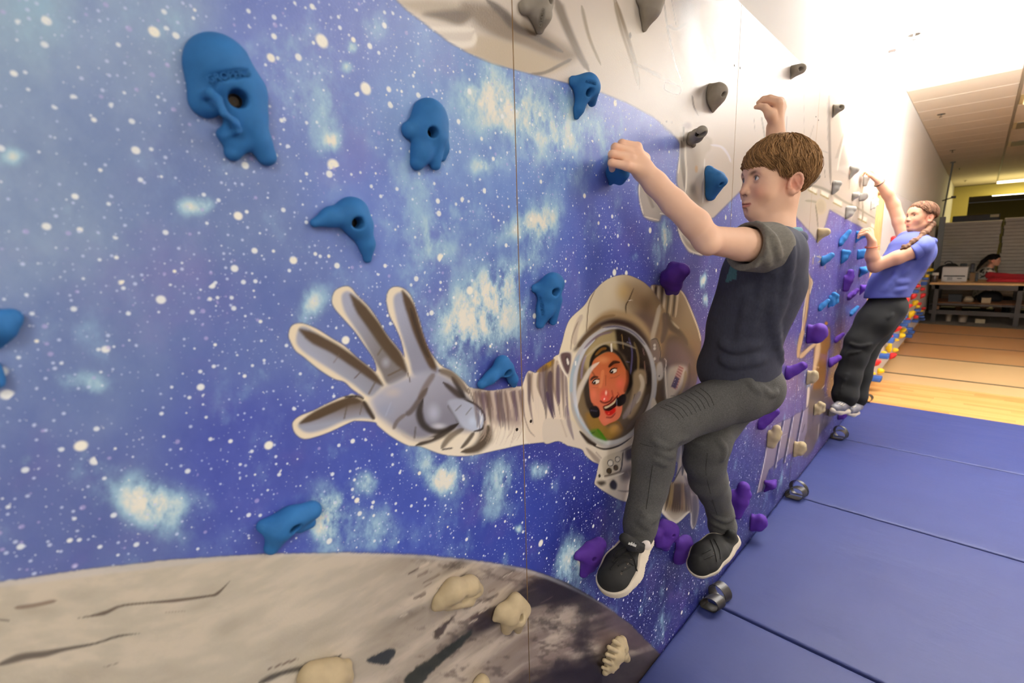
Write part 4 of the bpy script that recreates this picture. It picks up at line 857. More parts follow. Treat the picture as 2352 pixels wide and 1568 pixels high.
# ---- instruments and trusses beyond the boy --------------------------------------------------
Tn = lambda P, w_, c, fr=FH, **k: stroke(P, w_, c, fr, only_covered=False, **k)
poly([(360,600),(400,480),(440,430),(500,430),(540,500),(565,560),(550,640),(500,760),(440,740),(400,680)], (196,172,140), FH, soft=3)
Tn([(440,440),(430,560),(440,700)], 22, (236,216,190)); Tn([(540,510),(562,580),(540,680),(520,760)], 14, (240,222,196)); Tn([(470,440),(490,560),(500,680)], 40, (120,98,74), alpha=.7); Tn([(350,640),(400,670)], 30, (240,226,206))
Tn([(500,720),(480,900),(460,1100),(420,1300),(370,1568)], [60,44,44,50,50], (206,178,142)); Tn([(470,740),(440,980),(400,1300),(355,1568)], 14, (246,230,206)); Tn([(520,740),(500,930),(470,1130),(420,1400)], 12, (140,112,80)); Tn([(435,940),(420,1100)], 16, (246,232,210)); Tn([(660,0),(675,170)], 16, (206,186,160))
Tn([(575,200),(570,300)], 46, (196,180,160)); Tn([(610,180),(720,220),(640,280)], [26,30,20], (206,190,170)); Tn([(750,330),(755,370)], 44, (196,176,156)); Tn([(1050,940),(1040,1200),(1020,1450)], 9, (150,140,130), alpha=.8)
poly([(640,1568),(700,1430),(790,1250),(830,1280),(820,1568)], (150,116,72), FH, soft=4); blob((770,1190), 34, 40, (186,140,40), FH, hard=.5, only_covered=False)
poly([(620,1700),(640,1520),(720,1380),(800,1290),(760,1450),(700,1600),(680,1750)], (236,214,180), FH, soft=4)
poly([(870,120),(950,60),(1030,0),(1040,60),(1000,500),(980,680),(930,760),(860,790),(810,720),(850,560),(830,300)], (150,114,72), FG, soft=4); Tn([(900,120),(880,300),(850,430),(830,560),(800,700)], [70,60,50,40,30], (226,200,164), FG); Tn([(860,160),(760,240),(660,340)], [40,60,70], (220,196,164), FG); Tn([(830,330),(740,370)], 16, (236,220,196), FG); Tn([(700,0),(660,120),(630,340)], [60,56,50], (210,182,142), FG); Tn([(980,690),(900,780),(820,780)], 12, (240,226,206), FG); Tn([(840,520),(830,680)], 26, (196,150,120), FG); Tn([(840,450),(900,470)], 30, (236,210,176), FG)
poly([(790,720),(830,760),(960,740),(990,850),(1060,820),(1110,900),(1060,1150),(930,1300),(860,1450),(800,1568),(700,1620),(690,1400),(740,1000)], (126,112,104), FG, soft=4); Tn([(770,720),(760,840),(745,980)], [40,36,20], (240,226,210), FG); Tn([(900,1200),(880,1400)], 14, (226,216,206), FG); Tn([(980,1080),(960,1180)], 40, (160,146,140), FG, alpha=.7); Tn([(975,855),(1040,830)], 14, (246,240,230), FG); Tn([(720,1200),(700,1420)], [30,40], (250,248,246), FG)
# solar array
q = [(205,1640),(215,1560),(250,1300),(330,1210),(440,1155),(560,1105),(610,1060),(690,1030),(765,985),(745,1300),(690,1460),(560,1560),(420,1640),(260,1780),(170,2060),(100,2090)]
poly(q, ((182,168,172),(150,138,150),(300,1200),(560,1560)), FG, soft=1.8, smooth=False)
for a, b in (((440,1155),(330,1760)),((560,1105),(450,1690)),((690,1030),(590,1560))):
    Tn([a, b], 26, (70,66,104), FG, taper=False); Tn([(a[0] + 16, a[1] + 4), (b[0] + 16, b[1])], 8, (232,226,230), FG, taper=False)
    for t in (.35, .5, .65, .8): p_ = np.array(a) * (1 - t) + np.array(b) * t; blob(tuple(p_), 16, 16, (50,46,60), FG, hard=.6)
Tn([(250,1300),(215,1600),(110,2080)], 10, (236,230,230), FG); Tn([(440,1340),(490,1320)], 10, (220,214,216), FG); Tn([(720,1200),(690,1300)], [20,24], (90,80,84), FG)

paint = paint ** np.where(PYY > 1262, 1.12, 1.38)[:, None].astype(f32); paint *= np.where(PYY > 1250, 1.0, 1.0)[:, None].astype(f32)
M_mural = bpy.data.materials.new('printed_mural'); M_mural.use_nodes = True
t = NT(M_mural)
def smt(a, lo, hi):
    n = t.new('ShaderNodeMapRange', interpolation_type='SMOOTHSTEP'); t.link(a, n.inputs[0]); n.inputs[1].default_value = lo; n.inputs[2].default_value = hi; return n.outputs[0]
aS = t.new('ShaderNodeAttribute', attribute_name='sky'); aP = t.new('ShaderNodeAttribute', attribute_name='paint')
co = t.coord()
nA = t.noise(3.2, 6, 0.6, co); nB = t.noise(11, 5, 0.65, t.coord((1, 1.2, 0.8), (0.6, 0, 0))); nC = t.noise(6.0, 5, 0.62, t.coord((1, 1, 1), (0.3, 0.2, 1.0)))
nW = t.noise(22, 6, 0.7, t.coord((1, 1.1, 0.75), (0.7, 0, 0)))
dark = t.mix(1.0, aS.outputs['Color'], (0.68, 0.72, 0.86, 1), 'MULTIPLY')
base = t.mix(smt(t.math('ADD', t.math('MULTIPLY', nA, 0.45), t.math('ADD', t.math('MULTIPLY', nB, 0.35), t.math('MULTIPLY', nW, 0.28))), 0.38, 0.68), dark, aS.outputs['Color'])
base = t.mix(t.math('MULTIPLY', smt(nC, 0.52, 0.8), 0.22), base, rgba((150, 116, 190)))
base = t.mix(t.math('MULTIPLY', smt(nB, 0.55, 0.85), 0.7), base, rgba((150, 190, 220)))
gl_ = aS.outputs['Alpha']
wisp = t.math('MULTIPLY', t.math('ADD', gl_, t.math('MULTIPLY', smt(nA, 0.48, 0.78), 0.34)), t.math('ADD', t.math('MULTIPLY', smt(t.math('ADD', t.math('MULTIPLY', nB, 0.6), t.math('MULTIPLY', nW, 0.4)), 0.34, 0.66), 1.25), 0.12))
base = t.mix(smt(wisp, 0.05, 0.55), base, rgba((164, 206, 224)))
base = t.mix(smt(wisp, 0.32, 0.85), base, rgba((238, 236, 222)))
nD = t.noise(5.5, 3, 0.6, t.coord((1, 1, 1), (1.3, 0, 0)))
def stars(scale, size, seed, dens, bright):
    v = t.new('ShaderNodeTexVoronoi', feature='F1', voronoi_dimensions='2D'); v.inputs['Scale'].default_value = scale; v.inputs['Randomness'].default_value = 1.0
    m = t.new('ShaderNodeMapping'); c = t.new('ShaderNodeTexCoord'); s = t.new('ShaderNodeSeparateXYZ'); k = t.new('ShaderNodeCombineXYZ')
    t.link(c.outputs['Object'], s.inputs[0]); t.link(s.outputs[1], k.inputs[0]); t.link(s.outputs[2], k.inputs[1]); t.link(k.outputs[0], m.inputs[0]); m.inputs['Location'].default_value = (seed, seed * 1.7, 0)
    t.link(m.outputs[0], v.inputs['Vector'])
    sp = t.new('ShaderNodeSeparateColor'); t.link(v.outputs['Color'], sp.inputs[0])
    rad = t.math('MULTIPLY', t.math('POWER', sp.outputs[0], 3.6), size * scale)
    on = t.math('GREATER_THAN', t.math('ADD', sp.outputs[1], t.math('MULTIPLY', t.math('SUBTRACT', nD, 0.5), 1.3)), 1 - dens)
    e = t.math('SUBTRACT', 1.0, t.math('DIVIDE', v.outputs['Distance'], t.math('ADD', rad, 0.0005 * scale)))
    return t.math('MULTIPLY', t.math('MULTIPLY', smt(e, 0.0, 0.45), on), bright)
for sc_, sz, sd, de, br, c in ((15, 0.0115, 3.1, .42, 1.0, (246, 244, 230)), (34, 0.0064, 9.7, .46, .95, (240, 244, 242)), (62, 0.0036, 14.7, .5, .9, (232, 240, 246)), (120, 0.0021, 21.3, .4, .75, (206, 218, 244)), (60, 0.0036, 33.3, .22, .5, (196, 184, 232))):
    base = t.mix(stars(sc_, sz, sd, de, br), base, rgba(c))
fin = t.mix(aP.outputs['Alpha'], base, aP.outputs['Color'])
t.link(fin, t.b.inputs['Base Color']); t.b.inputs['Roughness'].default_value = 0.34; t.b.inputs['Specular IOR Level'].default_value = 0.42
t.bump(t.noise(260, 2, 0.5, t.coord()), 0.12, 0.002)

cw = empty('wall_climbing', (0, 0, 0)); structure(cw, 'climbing wall of tall panels printed with a space mural')
off = 0
for i, (Yg, Zg) in enumerate(panels):
    n = N[i]; r, c = Yg.shape
    V = np.stack([0 * Yg, Yg, Zg], -1).reshape(-1, 3)
    a = (np.arange(r - 1)[:, None] * c + np.arange(c - 1)[None]).ravel()
    F = np.stack([a, a + c, a + c + 1, a + 1], 1)
    y0, y1 = Yg[0, 0], Yg[-1, 0]; th = -0.019
    ex = np.array([(0, y0, WBOT), (0, y1, WBOT), (0, y1, WTOP), (0, y0, WTOP), (th, y0, WBOT), (th, y1, WBOT), (th, y1, WTOP), (th, y0, WTOP)], float)
    e = np.array([[0, 4, 5, 1], [1, 5, 6, 2], [2, 6, 7, 3], [3, 7, 4, 0], [4, 7, 6, 5]]) + n
    o = mesh_obj('panel', np.concatenate([V, ex]), np.concatenate([F, e]), None, cw, False, mats=[M_mural, M_plyedge], midx=np.concatenate([np.zeros(len(F)), np.ones(5)]))
    P4 = np.zeros((n + 8, 3), f32); P4[:n] = paint[off:off + n]; A4 = np.zeros(n + 8, f32); A4[:n] = cover[off:off + n]
    color_attr(o, 'paint', P4, A4)
    P4 = np.zeros((n + 8, 3), f32); P4[:n] = sky[off:off + n]; A4 = np.zeros(n + 8, f32); A4[:n] = np.clip(glow[off:off + n], 0, 1.5)
    color_attr(o, 'sky', P4, A4)
    off += n
# wooden studs between the panels and the building wall
M_stud = mat('pine_stud', (204, 160, 104), 0.6, var=0.2, vscale=12, stretch=(8, 8, 1))
for y in PSEAM[1:]:
    MB().box((WX + .001, y - 0.03, WBOT), (-0.0195, y + (0.03 if y < 5.5 else 0.0), WTOP - .01)).build('stud', M_stud, cw)
# small tee-nut screws printed/left beside the joints
M_screw = mat('dark_screw', (60, 50, 44), .4, metal=.6)
for (px, py) in ((1187,986),(1219,967),(1687,150),(1700,156),(1880,276),(1874,268)):
    p = at(px, py, X=0); MB().lathe([(0.004, 0), (0.004, 0.0012), (0.002, 0.0016)], (0, 0, 0), 10).build('screw', M_screw, cw).matrix_world = Matrix.Translation(p) @ Matrix.Rotation(math.pi / 2, 4, 'Y')
# ================================================================== climbing holds
def sdf(prims, P):
    P = np.asarray(P, float).reshape(-1, 3); D = np.full(len(P), 1e3)
    for p in prims:
        k, op = p[-2], p[-1]
        if p[0] == 'c':
            BA = p[3] - p[1]; q = P - p[1]; t = np.clip(q @ BA / (BA @ BA), 0, 1)
            d = np.linalg.norm(q - t[:, None] * BA, axis=1) - (p[2] + (p[4] - p[2]) * t)
        else:
            u = (P - p[1]) @ p[2].T; k0 = np.linalg.norm(u / p[3], axis=1); k1 = np.linalg.norm(u / p[3] ** 2, axis=1) + 1e-9; d = k0 * (k0 - 1) / k1
        if op == 'u': e = np.maximum(k - np.abs(D - d), 0) / k; D = np.minimum(D, d) - e * e * k / 4
        else: d = -d; e = np.maximum(k - np.abs(D - d), 0) / k; D = np.maximum(D, d) + e * e * k / 4
    return D
def hit(prims, px, py, d0=0.2, d1=8.0):
    """first point of the solid met by the sight line through this photo pixel, and its normal"""
    r = ray(px, py); r = r / np.linalg.norm(r)
    t = np.linspace(d0, d1, 3000); D = sdf(prims, CAM + t[:, None] * r)
    i = np.argmax(D < 0) if (D < 0).any() else np.argmin(D)
    a, b = t[max(i - 1, 0)], t[i]
    for _ in range(18):
        m = (a + b) / 2
        if sdf(prims, [CAM + m * r])[0] < 0: b = m
        else: a = m
    p = CAM + a * r; e = 1e-3
    n = np.array([sdf(prims, [p + e * np.eye(3)[j]])[0] - sdf(prims, [p - e * np.eye(3)[j]])[0] for j in range(3)]); n /= np.linalg.norm(n) + 1e-9
    return p, n

def keep_largest(V, F):
    lab = np.arange(len(V))
    for _ in range(400):
        m = lab[F].min(1); new = lab.copy(); np.minimum.at(new, F.ravel(), np.repeat(m, F.shape[1])); new = new[new]
        if (new == lab).all(): break
        lab = new
    big = np.bincount(lab).argmax(); keep = lab == big; idx = np.cumsum(keep) - 1
    return V[keep], idx[F[keep[F[:, 0]]]]
def hold_mat(name, c, rough=0.72):
    m = bpy.data.materials.new(name); m.use_nodes = True; t = NT(m); MATS[name] = m
    n = t.noise(30, 4, 0.6, t.coord()); w_ = t.noise(7, 3, 0.6, t.coord())
    c2 = tuple(min(255, v * 1.12 + 5) for v in c)
    col = t.mix(n, rgba(tuple(v * 0.93 for v in c)), rgba(c2))
    t.link(t.mix(t.math('MULTIPLY', w_, 0.25), col, rgba(tuple(v * .75 + 30 for v in c))), t.b.inputs['Base Color'])
    t.b.inputs['Roughness'].default_value = rough; t.b.inputs['Specular IOR Level'].default_value = 0.3
    t.bump(t.noise(900, 2, 0.5, t.coord()), 0.25, 0.0012); return m
HM = dict(blue=hold_mat('hold_blue', (38, 104, 164)), grey=hold_mat('hold_grey', (146, 138, 124)), purple=hold_mat('hold_purple', (74, 34, 132)), tan=hold_mat('hold_tan', (178, 160, 126)), lite=hold_mat('hold_light_grey', (158, 154, 146)))
M_bolt = mat('bolt_steel', (70, 62, 54), 0.3, metal=0.9); M_bore = mat('bolt_dark', (14, 12, 12), 0.6)
TEXTM = {}
def make_hold(color, label, chains, hole=None, cell=0.0026, k=0.011, text=None, cuts=(), ribs=(), group=None, hr=0.0085):
    pr = []
    for ch in chains:
        pts = [B(q[0], q[1], q[2], X=q[3]) if len(q) == 4 else q for q in ch]
        pr += [ball(pts[0][0], pts[0][1], k)] if len(pts) == 1 else chain(pts, k)
    for ch in ribs: pr += chain([B(x, y, r, X=X) for x, y, r, X in ch], 0.004)
    for ch in cuts: pr += chain([B(x, y, r, X=X) for x, y, r, X in ch], 0.006, 's')
    tx = None
    if text:
        x0, y0, x1, y1, hpx = text
        p0, n0 = hit(pr, x0, y0); p1, n1 = hit(pr, x1, y1); pm, nm = hit(pr, (x0 + x1) / 2, (y0 + y1) / 2)
        rr = hpx * depth(pm) / FPX
        tx = (p0, p1, pm, nm, rr)
        q0, q1 = p0 + (pm - p0) * 0.12, p1 + (pm - p1) * 0.12
        pr += chain([(q0 + n0 * rr * .35, rr * 0.62), (pm + nm * rr * .28, rr * 0.78), (q1 + n1 * rr * .35, rr * 0.62)], 0.0015, 's')
    if hole:
        hp, hn = hit(pr, *hole); hx = np.array((0.75, 0, 0)) + 0.45 * hn; hx /= np.linalg.norm(hx); dp = min(0.022, (hp[0] - 0.004) / hx[0])
        hb = hp - hx * dp
        pr.append(cone(hb, hr, hp + hx * 0.03, hr * 1.15, 0.004, 's'))
    ctr = np.mean([p[1] for p in pr if p[-1] == 'u'], 0)
    root = empty('climbing_hold', (0.0, ctr[1], ctr[2]))
    V, F = keep_largest(*solid(pr, cell, None, (0, 0.0008))); mesh_obj('body', V, F, HM[color], root, True)
    if hole:
        m = MB(); n = 18; V = []; F = []; hu = np.cross(hx, (0, 0, 1)); hu /= np.linalg.norm(hu); hv = np.cross(hx, hu); hb = hb - hx * hr * .9
        prof = [(0.0005, 0.0), (hr * .98, 0.0), (hr * .98, 0.004), (hr * .62, 0.0045), (hr * .55, 0.001), (0.0005, 0.001)]
        for r_, dx in prof:
            for q in range(n): a_ = 2 * math.pi * q / n; V.append(hb + hx * dx + (hu * math.cos(a_) + hv * math.sin(a_)) * r_)
        for i in range(len(prof) - 1):
            for q in range(n): F.append((i * n + q, i * n + (q + 1) % n, (i + 1) * n + (q + 1) % n, (i + 1) * n + q))
        m.add(V, F).build('bolt', M_bolt, root, True)
    if tx:
        p0, p1, pm, nm, rr = tx
        xd = Vector(p1 - p0).normalized(); nn = Vector(nm); nn = (nn - xd * nn.dot(xd)).normalized(); ud = nn.cross(xd)
        L = (p1 - p0); L = np.linalg.norm(L)
        Mx = Matrix((xd, ud, nn)).transposed().to_4x4(); Mx.translation = Vector(pm - nm * rr * 0.30)
        text_mesh('lettering', 'GROPERZ', L * 0.245, Mx, HM[color], root, 0.0014)
    tag(root, label, 'climbing hold', group)
    return root
GB = 'blue holds on the space mural'; GG = 'grey holds on the white spacecraft'; GP = 'purple holds on the space mural'; GT = 'tan holds low on the mural'
make_hold('blue', 'largest blue hold, skull-like, alone high above the painted glove', [[(505,158,72,.004),(548,215,58,.006),(570,262,40,.010)], [(470,175,38,.002),(470,235,34,.004)], [(568,262,36,.012),(592,320,25,.010),(612,358,22,.008)], [(560,272,34,.012),(548,322,22,.008),(535,350,19,.006)], [(555,285,30,.014),(522,312,15,.010),(508,308,8,.004)]],
          hole=(549,226), cuts=[[(462,240,9,.030),(490,262,13,.036),(515,292,11,.034),(520,300,8,.03)]], ribs=[[(466,222,9,.020),(482,214,10,.036),(500,228,9,.042),(512,260,9,.044),(538,282,10,.036),(543,298,9,.03),(515,312,9,.016)]], text=(480,181,572,165,15), cell=.0022, group=GB, hr=.0105)
make_hold('blue', 'blue octopus-shaped hold between the skull-like hold and the panel joint', [[(985,272,43,.006),(988,300,40,.008)], [(940,300,20,.004),(975,290,36,.006)], [(985,310,36,.010),(968,350,24,.008),(958,374,17,.006)], [(995,320,28,.012),(1000,378,13,.008)], [(1005,290,24,.008),(1018,340,12,.006),(1016,362,9,.004)]], hole=(997,303), cell=.0022, group=GB, cuts=[[(1008,360,5,.03),(1010,320,5,.045)]])
make_hold('blue', 'blue two-horned hold just above the painted fingers', [[(812,490,36,.010),(822,515,32,.010)], [(800,494,34,.008),(760,498,20,.010),(722,512,10,.008)], [(826,520,28,.010),(842,560,17,.008),(844,594,10,.005)]], hole=(825,512), cell=.0022, group=GB, cuts=[[(775,516,3,.03),(800,535,3,.036)]])
make_hold('blue', 'blue beaked hold under the white spacecraft, right of the panel joint', [[(1352,196,25,.030),(1345,205,24,.02)], [(1316,188,13,.004),(1345,195,24,.02)], [(1340,215,20,.022),(1330,250,11,.012),(1324,268,7,.004)], [(1362,205,16,.034),(1360,235,10,.014)]], hole=(1357,212), group=GB, text=(1346,186,1369,192,7))
make_hold('blue', 'blue hold with vertical lettering beside the painted helmet', [[(1270,652,27,.030),(1262,668,27,.022)], [(1228,662,10,.004),(1258,662,24,.018)], [(1260,680,25,.022),(1252,710,20,.014),(1240,744,11,.006)], [(1276,690,16,.026),(1270,738,9,.010)]], hole=(1279,671), group=GB, text=(1239,681,1246,724,9))
make_hold('blue', 'blue arched hold perched on the painted forearm', [[(1155,832,17,.020),(1160,850,16,.02)], [(1152,842,18,.018),(1128,866,14,.014),(1106,882,11,.006)], [(1166,845,15,.02),(1178,870,11,.012),(1180,882,8,.006)]], hole=(1170,858), cell=.0022, k=.01, group=GB, cuts=[[(1150,890,16,.0),(1150,886,12,.05)]])
make_hold('blue', 'blue bone-shaped hold just above the painted planet', [[(716,1172,22,.014),(668,1192,27,.016),(640,1212,28,.012)], [(640,1206,26,.010),(606,1207,16,.006)], [(642,1218,27,.010),(624,1256,17,.005)], [(712,1200,13,.004),(690,1205,18,.006)]], hole=(682,1217), cell=.0022, group=GB)
make_hold('blue', 'blue hold cut by the left picture edge, upper one', [[(-5,740,36,.010),(25,730,22,.008)], [(0,760,28,.006),(-10,785,18,.004)]], group=GB, cell=.003)
make_hold('blue', 'blue hold at the left picture edge, only a sliver showing below the other', [[(-16,875,22,.008),(-30,850,26,.008)]], group=GB, cell=.003)
make_hold('blue', "blue hold gripped by the boy's left hand", [[(1422,388,20,.040),(1412,395,20,.025)], [(1412,398,18,.022),(1402,420,6,.004)], [(1432,400,14,.050),(1424,412,13,.030)], [(1408,366,14,.006),(1425,372,16,.035)]], group=GB, cell=.003)
make_hold('blue', "pointed blue hold facing the boy's nose", [[(1628,396,14,.008),(1644,412,20,.030)], [(1644,418,22,.032),(1632,448,13,.010)], [(1626,390,8,.003),(1624,445,8,.003)], [(1650,412,15,.045),(1662,416,9,.060)]], hole=(1659,423), group=GB, cell=.003, hr=.006, cuts=[[(1640,436,4,.062),(1648,452,4,.05)]])
# grey, on the ship
make_hold('grey', 'grey three-pointed hold cut by the top edge beside the panel joint', [[(1240,8,34,.014),(1242,30,26,.016)], [(1203,18,15,.005),(1230,10,28,.012)], [(1242,40,22,.016),(1240,68,10,.008)]], group=GG, text=(1248,20,1240,62,8), hole=(1268,-4))
make_hold('grey', 'grey tooth-shaped hold cut by the top edge', [[(1500,-6,28,.030),(1494,20,24,.024),(1480,66,7,.004)], [(1470,-4,14,.006),(1498,-6,26,.03)]], group=GG, cell=.003)
make_hold('grey', "grey heart-shaped hold above the boy's raised hand and the round bolt holes", [[(1652,212,19,.044),(1644,220,20,.025)], [(1630,200,8,.004),(1645,208,18,.03)], [(1645,225,19,.030),(1637,254,5,.003)], [(1626,215,6,.003),(1640,220,16,.02)]], hole=(1665,216), group=GG, cell=.003, hr=.007)
make_hold('grey', "grey finger-shaped hold directly right of the boy's left hand", [[(1612,302,13,.075),(1600,312,14,.045),(1588,322,11,.010)], [(1586,312,10,.004),(1592,332,7,.004)]], hole=(1619,309), group=GG, cell=.003, hr=.008, cuts=[[(1598,326,2.4,.045),(1606,320,2.4,.06)]])
def bx(kind, x0, y0, x1, y1, hh):
    """hold outline from its box in the photo; the wall side is on the left"""
    w_, h_ = x1 - x0, y1 - y0
    T = {'wedge': [[(.62,.36,.30,1.0),(.40,.40,.28,.5)],[(.22,.20,.13,.1),(.5,.34,.26,.7)],[(.45,.5,.26,.5),(.24,.93,.07,.06)]],
         'knob': [[(.22,.66,.30,.12),(.5,.48,.24,.55),(.78,.27,.22,1.0)],[(.2,.5,.22,.06),(.3,.85,.14,.08)]],
         'finger': [[(.18,.72,.26,.1),(.45,.5,.2,.5),(.8,.2,.17,1.0)]],
         'cup': [[(.3,.22,.2,.3),(.72,.26,.2,.9)],[(.3,.22,.2,.2),(.3,.75,.2,.2)],[(.7,.3,.22,.8),(.5,.6,.24,.5),(.3,.88,.12,.1)]],
         'lump': [[(.55,.35,.32,.8),(.5,.6,.34,.6)],[(.25,.3,.2,.1),(.25,.75,.2,.1)],[(.72,.5,.22,1.0)]],
         'slab': [[(.55,.18,.22,.7),(.45,.5,.26,.6),(.35,.84,.2,.4)],[(.25,.4,.2,.1),(.2,.85,.14,.05)],[(.75,.35,.16,.9)]],
         'horn': [[(.25,.3,.16,.2),(.5,.45,.3,.7),(.3,.92,.08,.1)],[(.5,.42,.26,.7),(.85,.2,.13,1.0)]],
         'ring': [[(.4,.2,.15,.6),(.7,.3,.15,.9),(.75,.6,.15,.9),(.45,.75,.14,.5),(.3,.5,.16,.4),(.4,.2,.15,.6)],[(.2,.4,.2,.05),(.2,.85,.12,.05)]]}[kind]
    # a compact solid at one place of the wall: outward reach from the width seen, height from the height seen
    cx, cy = (x0 + x1) / 2, (y0 + y1) / 2
    Yc = at(cx, cy, X=.03)[1]; pm = np.array((.03, Yc, at(cx, cy, X=.03)[2]))
    ppm = (proj(pm + (.03, 0, 0))[0] - proj(pm)[0]) / .03; reach = min(max(w_ * .80 / ppm, .02), .10)
    Yc = at(x0 + .12 * w_, cy, X=.004)[1]; k_ = depth((0.03, Yc, pm[2])) / FPX
    out = []
    for ch in T:
        o = []
        for u, v, r, X in ch:
            z = at(cx, y0 + v * h_, X=.03)[2]; o.append((np.array((max(.003, X * reach * .82), Yc + (u - .4) * .05, z)), r * min(h_ * k_, reach * 1.5)))
        out.append(o)
    return out
FAR = [
 ('grey','wedge',1815,143,1849,181,.075,'grey hold at the top edge of the mural, nearer of the two there','hole',(1842,157)), ('grey','wedge',1912,231,1939,270,.085,'grey hold at the top edge of the mural next to the dark upright bar','hole',(1934,245)), ('lite','wedge',2004,315,2024,350,.07,'small grey hold in the far top corner of the mural',None,None),
 ('grey','knob',1856,394,1884,431,.09,"dark grey knob peeking out behind the boy's hair",None,None), ('lite','horn',1950,369,1977,414,.09,'grey heart-topped hold left of the upper hand of the girl',None,None), ('lite','cup',1911,410,1935,448,.08,'grey crooked hold right of the tall panel joint, above the painted hatches',None,None), ('lite','horn',1957,436,1976,461,.07,'small grey hooked hold, left one of a close pair',None,None), ('lite','lump',1973,440,1994,463,.07,'small grey rounded hold, right one of a close pair',None,None),
 ('lite','ring',2000,447,2021,485,.07,'grey hold with a round opening at the far end of the mural',None,None), ('lite','cup',1941,471,1969,504,.09,'grey scooped hold on the lower edge of the white spacecraft',None,None), ('lite','slab',1983,384,2004,431,.06,'grey hold gripped by the upper hand of the girl',None,None), ('tan','wedge',1876,519,1905,558,.08,'beige cone hold below the painted round dish',None,None),
 ('blue','finger',1927,522,1956,572,.09,'long blue finger hold left of the lower hand of the girl',None,None), ('blue','wedge',1964,527,1992,558,.07,'blue hold under the lower hand of the girl',None,None), ('blue','knob',1886,577,1916,612,.09,'blue knob on the small painted instrument beside the boy\'s back',None,None), ('blue','cup',1931,570,1956,607,.08,'blue scooped hold, left one of the pair below the finger hold',None,None), ('blue','lump',1968,568,1992,599,.07,'blue dimpled hold, right one of the pair below the finger hold',None,None), ('blue','horn',1972,608,1998,636,.07,'blue star-shaped hold beside the elbow of the girl',None,None),
 ('blue','finger',1880,685,1907,717,.09,'blue knob, lower one of the touching pair near the shirt hem of the girl',None,None), ('blue','ring',1902,667,1930,709,.09,'blue curled hold, upper one of the touching pair near the shirt hem of the girl',None,None), ('blue','finger',1952,700,1974,729,.07,"dim blue hold beside the black trousers of the girl",None,None),
 ('purple','wedge',1787,727,1818,766,.085,"purple knob peeking out behind the boy's lower back",None,None), ('purple','lump',1851,736,1900,787,.11,'large round purple hold with a dimple, right of the painted truss',None,None), ('purple','knob',1803,822,1854,867,.12,"purple hook-shaped hold just right of the boy's shirt hem",None,None), ('purple','lump',1780,794,1799,829,.07,"sliver of purple hold touching the boy's shirt hem",None,None),
 ('purple','slab',1936,614,1966,672,.09,'tall dark purple hold left of the waist of the girl',None,None), ('purple','finger',1946,660,1975,690,.09,'dark purple hold under the tall purple one by the waist of the girl',None,None), ('purple','wedge',1974,651,1995,678,.07,'purple hold touching the shirt hem of the girl',None,None), ('purple','finger',1917,763,1941,789,.09,"small purple peg left of the knee of the girl",None,None), ('purple','knob',1903,812,1932,843,.09,"purple knob left of the shins of the girl",None,None),
 ('purple','finger',1742,930,1790,984,.11,"purple peg under the boy's thigh, above the painted solar array",None,None), ('purple','slab',1676,1096,1730,1183,.075,"long oblong purple hold right of the boy's straight leg",None,None), ('purple','lump',1723,1174,1761,1222,.065,'ribbed purple hold close to the mat edge',None,None), ('purple','horn',1753,1099,1786,1131,.06,'small purple hold at the foot of the painted solar array',None,None), ('purple','lump',1924,942,1945,967,.06,"purple hold under the sneakers of the girl",None,None),
 ('tan','slab',1762,974,1800,1027,.06,'smooth beige hold at the corner of the painted solar array',None,None), ('tan','lump',1822,1006,1852,1055,.05,'rough beige hold on the painted solar array',None,None), ('tan','ring',1869,919,1899,954,.055,'beige hold with an oval dish, on the grey hull near the mat',None,None), ('tan','lump',1852,844,1880,889,.06,'beige knobbly hold on the painted truss',None,None), ('grey','lump',1902,939,1924,958,.05,"small grey foothold under the toes of the girl",None,None)]
for c, kd, x0, y0, x1, y1, hh, lb, _, ho in FAR:
    big = (y1 - y0) > 40 and x0 < 1860
    make_hold(c, lb, bx(kd, x0, y0, x1, y1, hh), hole=ho, cell=.0032 if big else .0042, k=.013, hr=.008, group={'b': GB, 'g': GG, 'l': GG, 'p': GP, 't': GT}[c[0]],
              cuts=([[(x0 + .3 * (x1 - x0), y0 + .38 * (y1 - y0), .14 * (x1 - x0), hh * 1.0)] * 2] if False else ()))
make_hold('purple', "dark purple pointed hold above the painted helmet", [[(1570,622,15,.075),(1550,632,22,.045),(1530,640,20,.010)], [(1545,612,12,.03),(1565,616,12,.07)], [(1545,650,20,.030),(1536,668,10,.008)], [(1550,655,16,.04),(1552,670,8,.02)]], cell=.003, group=GP)
make_hold('purple', "purple hold between the boy's shoes with a small bolt hole", [[(1522,1208,17,.008),(1537,1215,19,.022)], [(1537,1222,20,.022),(1524,1240,18,.010),(1528,1254,11,.010)], [(1548,1215,11,.034),(1550,1235,10,.030)], [(1508,1225,14,.004),(1512,1245,12,.004)]], hole=(1549,1231), cell=.003, group=GP, hr=.005)
make_hold('purple', "purple disc-shaped hold beside the boy's right shoe", [[(1573,1250,19,.018),(1562,1272,20,.012)], [(1556,1280,15,.006),(1580,1262,13,.028)], [(1560,1248,14,.006),(1578,1240,12,.016)]], cell=.003, group=GP)
make_hold('purple', "purple hold under the boy's left shoe, above the planet", [[(1376,1250,17,.020),(1358,1268,26,.014)], [(1326,1275,11,.004),(1350,1270,24,.012)], [(1352,1285,24,.012),(1340,1314,12,.005)], [(1366,1270,17,.022),(1356,1298,15,.010)]], hole=(1367,1285), cell=.0026, group=GP, hr=.005)
